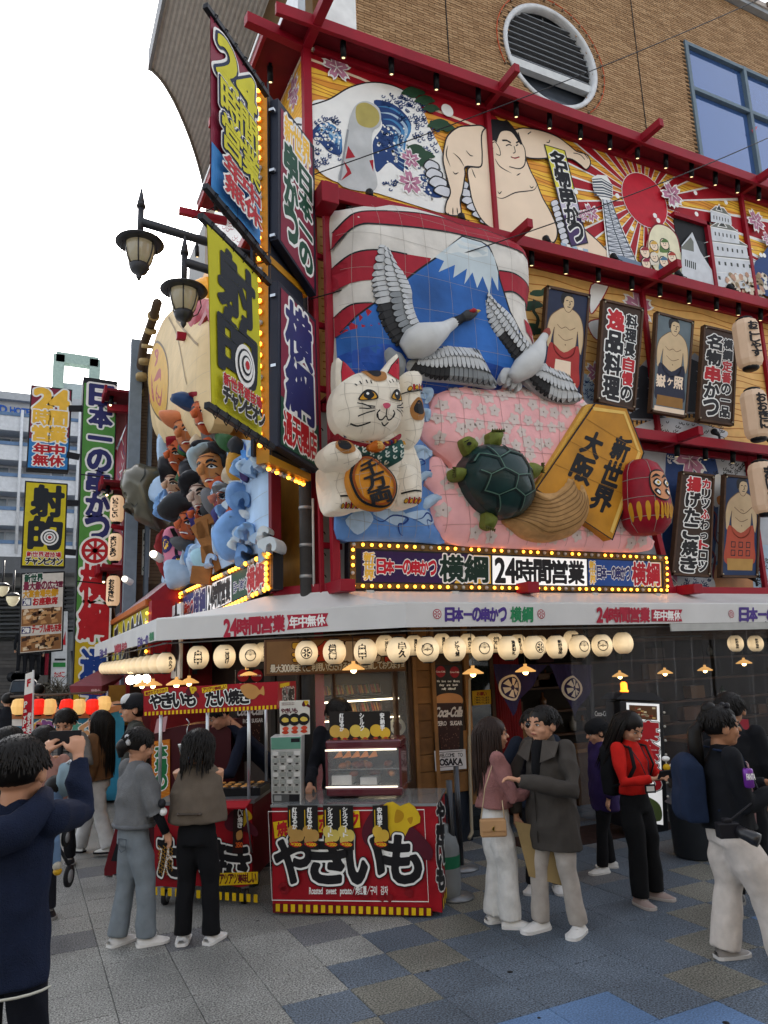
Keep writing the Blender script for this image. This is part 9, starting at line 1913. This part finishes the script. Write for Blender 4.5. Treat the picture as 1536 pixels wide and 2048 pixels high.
# cap man
ft=at_depth(268,1600,7.9);p=person('man in black and white cap and camouflage jacket standing left of the taiyaki banner',ft,tall(ft,1392),dirn(-.85,-.35),M('3c3d38',.8,var=.45,ns=11),fabric('14151a'),DSH,('cap',M('14151a',.7)),hem=.48,loose=1.2);extra(p,'glasses',lambda m:[m.tube([p['hd'](s*.6,.82,.05),p['hd'](s*.15,.98,.05)],.004,BLK,4) for s in (-1,1)])
# plaid man
ft=at_depth(124,1600,8.3);p=person('man in black and white plaid shirt looking down with a hand on his chest',ft,tall(ft,1422),dirn(.1,-1),fabric('6a6866'),fabric('101116'),DSH,('short',HAIR),hp=-.55,hem=.46,loose=1.18,el=((-.18,.02,.66),(.19,.02,.66)),ha=((-.02,.12,.7),(.03,.12,.68)))
m=MB()
for k in range(11):z=.47+k*.033;m.tube([p['J']((.112*math.sin(t),.084*math.cos(t),z)) for t in np.linspace(-1.4,1.4,11)],.006,(M('1c1c1f'),M('a8a6a2'))[k%2],4)
for x in (-.08,-.05,.05,.08):m.tube([p['J']((x,.075,z)) for z in (.47,.6,.7,.78)],.006,M('1c1c1f'),4)
m.tube([p['J']((0,.082,z)) for z in (.47,.6,.7,.8)],.03,M('101116'),6);m.build('plaid_band',p['rt'])['kind']='stuff'
# woman pushing the stroller, child, stroller
ft=at_depth(82,1600,6.6);p=person('woman in pink jumper bending over a stroller behind the man in navy fleece',ft,tall(ft,1458),dirn(.25,-.9),fabric('9c7468'),fabric('22242c'),DSH,('short',HAIR),hp=-.6,el=((-.15,.05,.66),(.15,.06,.66)),ha=((-.1,.17,.6),(.1,.17,.6)),hem=.52)
ft=at_depth(118,1650,6.2);st=root('stroller',(ft.x,ft.y,0),0,'pale stroller with pale blue canopy and yellow-green bag beside the man in navy fleece','stroller');PSt=Plane(ft,VR);q=lambda x,y,h=0:PSt.px(x,y,h)
m=MB();m.tube([q(130,1530),q(140,1522),q(158,1535),q(150,1560),q(128,1625),q(118,1665)],.013,M('b4b6b8',.3),8);m.tube([q(112,1590),q(132,1640),q(110,1680),q(140,1735)],.013,M('2a2c30'),8);m.build('frame_tube',st)
m=MB();puff(m,PSt,spl([PSt.at(*c_) for c_ in ((120,1532),(140,1530),(152,1560),(140,1588),(118,1590))],4),.16,M('7c929c',.8),s=.05,rim=.2,raw=True);m.build('canopy',st);m=MB();puff(m,PSt,spl([PSt.at(*c_) for c_ in ((150,1548),(168,1550),(166,1585),(148,1590))],4),.1,M('9a9c5a',.8),s=.05,rim=.1,raw=True);m.build('bag',st)
for (x,y,rr) in ((138,1752,.085),(132,1675,.07)):c_=q(x,y);m=MB();m.tube([c_-VR*.012+VF*0,c_+VR*.012],rr,M('1b1c1f'),20);m.tube([c_-VR*.014,c_+VR*.014],rr*.6,M('8d9092',.4),16);m.build('wheel',st)
m=MB();m.tube([q(100,1650),q(128,1640)],.05,M('1f2024'),8);m.build('seat',st)
b=MB();rt=root('person',(ft.x,ft.y,.3),0,'small child in pale blue trousers and yellow-toed shoes sitting in the stroller','person');b.tube([q(112,1600,.02),q(108,1640,.02),q(112,1655,.06)],[.08,.09,.07],'fff000',12);b.tube([q(108,1652,.06),q(122,1680,.14),q(128,1718,.14)],[.065,.055,.04],'fff000',10);b.sph(q(112,1580,0),.09,'fff000',12,8);blend(b,'body',rt,.012,M('6b87a8',.8),3)
m=MB();m.sph(q(130,1722,.15),(.035,.06,.04),M('b9b4a4',.6),10,8);m.build('sock',rt);m=MB();m.sph(q(132,1732,.16),(.035,.06,.03),M('c79a1c',.5),10,8);m.build('shoe',rt);m=MB();m.sph(q(112,1573,0),.095,HAIR,12,8);m.build('hair',rt)
# far left people
ft=at_depth(8,1600,5.6);p=person('person in dark jacket with grey backpack at the far left edge',ft,tall(ft,1460),dirn(.3,1),fabric('15181f'),fabric('14151a'),DSH,('short',HAIR),loose=1.2);m=MB();m.sph(p['J']((0,-.12,.68)),(.16,.12,.24),M('3a3d42',.8,bump=.3,bs=60),14,10,Matrix((p['r'],p['f'],(0,0,1))).transposed());own(m,'backpack','grey backpack worn by the person at the far left edge','backpack')
for x,y,d_,c_,lb in ((10,1388,14.5,'1a1c22','distant person in dark coat and cap beyond the goldfish stall'),(28,1402,15.5,'2a2224','distant person raising a phone left of the first stall lantern'),(71,1370,17,'18191d','distant dark figure standing behind the red stall lanterns')):
 ft=at_depth(x,1500,d_);person(lb,ft,tall(ft,y),dirn(-.4,.8),fabric(c_),fabric('15161a'),DSH,('short',HAIR),fine=.5,loose=1.2)
for x,y,c_,lb in ((42,1344,'1a1c20','tiny figure in black on the station stairs, left one'),(55,1350,'2c3a4c','tiny figure with blue bag on the station stairs, middle one'),(70,1352,'8d8c8a','tiny figure in white coat on the station stairs, right one')):
 P=Plane((0,31,0),(1,0,0));a=P.px(x,y);sp=person(lb,a,1.65,(0,1),fabric(c_),fabric('15161a'),DSH,('short',HAIR),fine=.5);sp['rt']['group']='tiny people on the station stairs'
m=MB();[m.bb((P.px(30,1353)[0],30.6,P.px(30,1353+k)[2]-.3),(P.px(95,1353)[0],31.4,P.px(30,1353+k)[2]),M('55534f')) for k in (0,)];own(m,'stair_landing','stone stair landing carrying the tiny figures','stairs',kind='structure')
# vendor leaning over the griddle
ft=O1+U1*(aL_*-.02)+N1*1.15;ft=Vector((ft.x+.02,ft.y,0));p=person('vendor in navy shirt and blue gloves bending over the taiyaki griddle',ft,1.72,-U1*.8-N1*.6,fabric('101728'),fabric('101116'),DSH,('short',HAIR),lean=(0,.95),hp=-.6,el=((-.14,.3,.6),(.14,.3,.6)),ha=((-.08,.44,.58),(.1,.42,.58)),hem=.52,skin=SKIN)
for i in (0,1):extra(p,'glove',lambda m:m.sph(p['HA'][i]+(p['HA'][i]-p['EL'][i]).normalized()*.06,(.045,.045,.035),M('3a7ab8',.5),10,8))
# couple
ft=GP.px(1005,1850);p=person('woman in dusty pink sweater and white trousers holding hands with the man in grey-brown coat',ft,tall(ft,1440),dirn(.95,.12),fabric('8a5f5c',.5,90),fabric('cbcac6',.3,90),WSH,('long',HAIRB),el=((-.13,.09,.64),(.15,.06,.63)),ha=((-.05,.24,.7),(.07,.24,.685)),hem=.565,loose=1.2,leg=1.32,feet=((-.05,-.03),(.05,.03)),fat=1.14);pk=p
c=p['J']((.17,-.06,.5));rt=root('shoulder_bag',c,0,'small quilted beige shoulder bag hanging at the hip of the pink sweater woman','bag');RB=Matrix((VR,VF,(0,0,1))).transposed();m=MB();m.box(c,(.2,.07,.13),M('a8835c',.5,bump=.2,bs=30),R=RB);m.build('bag_body',rt,bev=.015);m=MB();m.box(c+VF*-.038+Vector((0,0,.02)),(.19,.012,.08),M('b08a62',.5),R=RB);m.build('flap',rt,bev=.005);m=MB();m.lathe(c-VF*.046,[(.012,0),(.018,.004),(.018,0)],M('b89a4c',.3,.8),12,R=Matrix.Rotation(math.pi/2,3,'X'));m.build('clasp',rt)
m=MB();m.tube([c-VR*.09+Vector((0,0,.06)),p['J']((.13,-.08,.68)),p['SH'][1]+Vector((0,0,.07))],.005,M('b09a7c'),5);m.tube([c+VR*.09+Vector((0,0,.06)),p['J']((.15,.0,.62))],.005,M('b09a7c'),5);m.build('strap',rt)
ft=GP.px(1122,1862);p=person('smiling man in grey-brown coat over black turtleneck facing the pink sweater woman',ft,tall(ft,1417),dirn(-.72,-.62),fabric('3d3935',.15,140),fabric('a39c94',.15,140),WSH,('short',HAIR),el=((-.17,.05,.64),(.19,.04,.64)),ha=((.0,.23,.695),(.17,.06,.5)),hem=.36,loose=1.34,leg=1.12,feet=((-.08,-.03),(.075,.05)),hy=.15,turtle=True,fat=1.14)
extra(p,'coat_seam',lambda m:m.tube([p['J']((.012,.103,z)) for z in (.4,.5,.6,.7,.76)],.004,fabric('2b2825'),4));extra(p,'turtleneck',lambda m:(m.tube([p['J']((0,.066,.6)),p['J']((0,.082,.72)),p['J']((0,.06,.82)),p['J']((0,.012,.87))],[.035,.055,.07,.062],fabric('0d0e12'),10,ell=.7)));extra(p,'coat_collar',lambda m:[m.ext([p['J'](q_) for q_ in ((s*.03,.06,.86),(s*.1,.03,.85),(s*.11,.085,.79),(s*.035,.1,.76))],p['f'],.012,fabric('46413c')) for s in (-1,1)])['kind']='stuff';cm=p
e0=p['HA'][1];m=MB();d_=VR*.93-VF*.1;e0=e0-VF*.16;m.ext([e0+Vector((0,0,-.02))-VR*.04,e0+Vector((0,0,-.08))+VR*.22,e0+Vector((0,0,-.5))+VR*.3,e0+Vector((0,0,-.42))+VR*.04],VF,-.006,M('8f7a52',.6));own(m,'paper_envelope','flat kraft paper envelope held low by the man in grey-brown coat','envelope')
m=MB();m.box((cm['HA'][0]+pk['HA'][0])/2+Vector((0,0,.06)),(.075,.01,.14),DARK,R=Matrix.Rotation(.4,3,'Y'));own(m,'phone','dark phone between the hands of the couple','phone')
ft=GP.px(1092,1780);p=person('man in round sunglasses and navy puffer jacket behind the smiling man',ft,tall(ft,1422),dirn(-.25,-.95),fabric('141b28',.2,30),fabric('101218'),WSH,('short',HAIR),loose=1.35,hem=.46,el=((-.19,.03,.65),(.2,-.03,.65)),tfold=.009);extra(p,'sunglasses',lambda m:[m.lathe(p['hd'](s*.34,.95,.02),[(.001,0),(.027,0),(.027,.006),(.001,.007)],M('101012',.1),14,R=p['HR']@Matrix.Rotation(-math.pi/2,3,'X')) for s in (-1,1)])
ft=GP.px(1222,1740);p=person('person in black beanie and purple quilted coat looking left beside the illuminated sign',ft,tall(ft,1442),dirn(-.95,-.1),fabric('2a1c48',.2,30),fabric('0f1014'),WSH,('beanie',M('121316',.9,bump=.4,bs=80)),loose=1.32,hem=.4,hp=-.3,tfold=.009,feet=((-.06,.08),(.06,-.03)))
ft=GP.px(1290,1800);p=person('woman in bright red turtleneck and black trousers looking down at her phone',ft,tall(ft,1428),dirn(.55,-.8),fabric('b81a12',.2,160),fabric('08090c'),(M('8f7e78',.6),M('a8a09a',.6)),('long',HAIR),hp=-.5,el=((-.15,.05,.64),(.16,.06,.64)),ha=((-.03,.18,.675),(.06,.18,.665)),hem=.565,leg=1.25,turtle=True,feet=((-.07,.02),(.09,.04)),fat=1.12)
rp=p;m=MB();m.box((p['HA'][0]+p['HA'][1])/2+p['f']*.08+Vector((0,0,.03)),(.15,.012,.075),DARK,R=Matrix.Rotation(.5,3,'X'));own(m,'phone','dark phone in the hands of the woman in red','phone');m=MB();c=(p['HA'][0]+p['HA'][1])/2+p['f']*.05+VR*.04+Vector((0,0,.08));m.sph(c,.03,M('c9a01c',.6),10,8);m.sph(c+Vector((0,0,.07)),(.035,.03,.022),WHT,10,8);m.tube([c,c+Vector((0,0,.07))],.004,WHT,4);m.sph(c+VR*.05+Vector((0,0,.015)),(.03,.02,.018),WHT,8,6);own(m,'plush_charm','small yellow and white plush charm dangling from the phone','charm')
m=MB();c=p['J']((-.0,.11,.6));m.ext([c+VR*a*.045+Vector((0,0,b_*.035)) for a,b_ in ((-1,-1),(1,-1),(1,1),(-1,1))],VF,-.006,DARK);m.ext([c-VF*.004+VR*a*.033+Vector((0,0,b_*.02)) for a,b_ in ((-1,-1),(1,-1),(1,1),(-1,1))],VF,-.006,WHT);[m.tube([c+Vector((0,0,.035)),p['J']((s*.035,.09,.74)),p['J']((s*.05,.03,.83))],.005,M('2a3038'),4) for s in (-1,1)];own(m,'name_badge','black badge holder on a lanyard worn by the woman in red','badge')
def pack(p,col,sz,z,lb,back=-.115):
 rt=root('backpack',p['J']((0,back,z)),0,lb,'backpack');Rr=Matrix((p['r'],p['f'],(0,0,1))).transposed();c=p['J']((0,back,z));b=MB();b.box(c,sz,'fff000',R=Rr);b.sph(c+Vector((0,0,sz[2]*.45)),(sz[0]*.5,sz[1]*.5,sz[2]*.2),'fff000',12,8,Rr);b.box(c-p['f']*sz[1]*.5-Vector((0,0,sz[2]*.2)),(sz[0]*.75,sz[1]*.35,sz[2]*.4),'fff000',R=Rr);blend(b,'pack_body',rt,.016,fabric(col,.2,80),22,.005)
 m=MB();[m.tube([p['J']((s*.06,-.05,.84)),p['J']((s*.07,.055,.82)),p['J']((s*.085,.085,.72)),p['J']((s*.1,.04,.64)),p['J']((s*.09,-.07,.6))],.02,fabric(col,.2,80),6,ell=.4) for s in (-1,1)];m.build('strap',rt)
pack(p,'0f1013',(.28,.14,.42),.68,'black backpack on the woman in red')
ft=GP.px(1492,1925);p=person('woman in black jacket and cream trousers with sunglasses on her head, holding a drink can',ft,tall(ft,1418),dirn(.98,-.05),fabric('0f1116'),fabric('c4bcb4',.15,140),(M('8a8682',.6),M('c4c2be',.6)),('pony',HAIR),el=((-.12,.03,.64),(.15,.03,.63)),ha=((-.02,.19,.69),(.08,.2,.68)),hem=.52,loose=1.22,leg=1.42,fat=1.26,feet=((-.05,-.06),(.06,.13)),skin=SKD)
extra(p,'sunglasses',lambda m:[m.sph(p['hd'](s*.36,.35,1.18),(.03,.012,.022),DARK,10,6) for s in (-1,1)]);extra(p,'striped_shirt',lambda m:[m.tube([p['J']((x,.098-abs(x)*.3,z)) for z in (.53,.6,.7,.78)],[.012,.02,.018,.012],M('b4a6a4' if k%2 else '8f6f70',.7),6) for k,x in enumerate(np.linspace(-.06,.07,9))])
pack(p,'16233a',(.3,.15,.4),.67,'navy blue backpack on the woman in black jacket at the right',-.15)
rp_=lambda x,y,dd:EYE+(_F+_R*((x-768)/FPX)-_U*((y-1024)/FPX))*((ft-EYE).dot(_F)-dd)
c=rp_(1497,1556,.1);rt=root('drink_can',c,0,'purple and pink soda can in the hand of the woman at the right','can');m=MB();m.lathe(c,[(.024,-.06),(.032,-.052),(.032,.05),(.026,.06)],M('6a2a8c',.25,.3),18);m.build('can',rt);A=Art(Plane(c-VF*.034,VR),.002,metric=True);A.text('FANTA',(-.028,.03,.028,-.005),WHT,w=.05,res=14);A.build('can_print',rt)
c=rp_(1455,1660,.34);rt=root('camera',c,0,'black camera with long lens hanging at the hip of the woman at the right','camera');Rr=Matrix((VR,VF,(0,0,1))).transposed();m=MB();m.box(c,(.13,.07,.09),DARK,R=Rr);m.box(c+Vector((0,0,.055)),(.05,.05,.03),DARK,R=Rr);m.build('camera_body',rt,bev=.008);m=MB();a=c+VR*.05-VF*.02;d_=(VR*.7-VF*.6+Vector((0,0,-.35))).normalized();m.tube([a,a+d_*.06,a+d_*.1,a+d_*.13],[.036,.036,.042,.04],M('1b1b1e',.3),20);m.build('lens',rt);m=MB();m.tube([c+Vector((0,0,.04)),p['J']((.11,.1,.66)),p['J']((.06,.08,.78)),p['J']((-.04,0,.85))],.007,DARK,5);m.build('strap',rt)
ft=at_depth(1482,1600,6.2);p=person('person in black jacket standing behind the woman at the right edge',ft,1.66,dirn(.5,.8),fabric('0d0f14'),fabric('0d0f14'),DSH,('short',HAIR),loose=1.25)
ft=P2.pt(.38,0,-1.0);ft.z=0;person('vendor in dark clothes half hidden behind the white ticket machine',ft,1.68,-NC,fabric('12141a'),fabric('12141a'),DSH,('short',HAIR),loose=1.1,hp=-.5,el=((-.14,.05,.64),(.15,.06,.62)),ha=((-.12,.2,.56),(.12,.24,.56)))
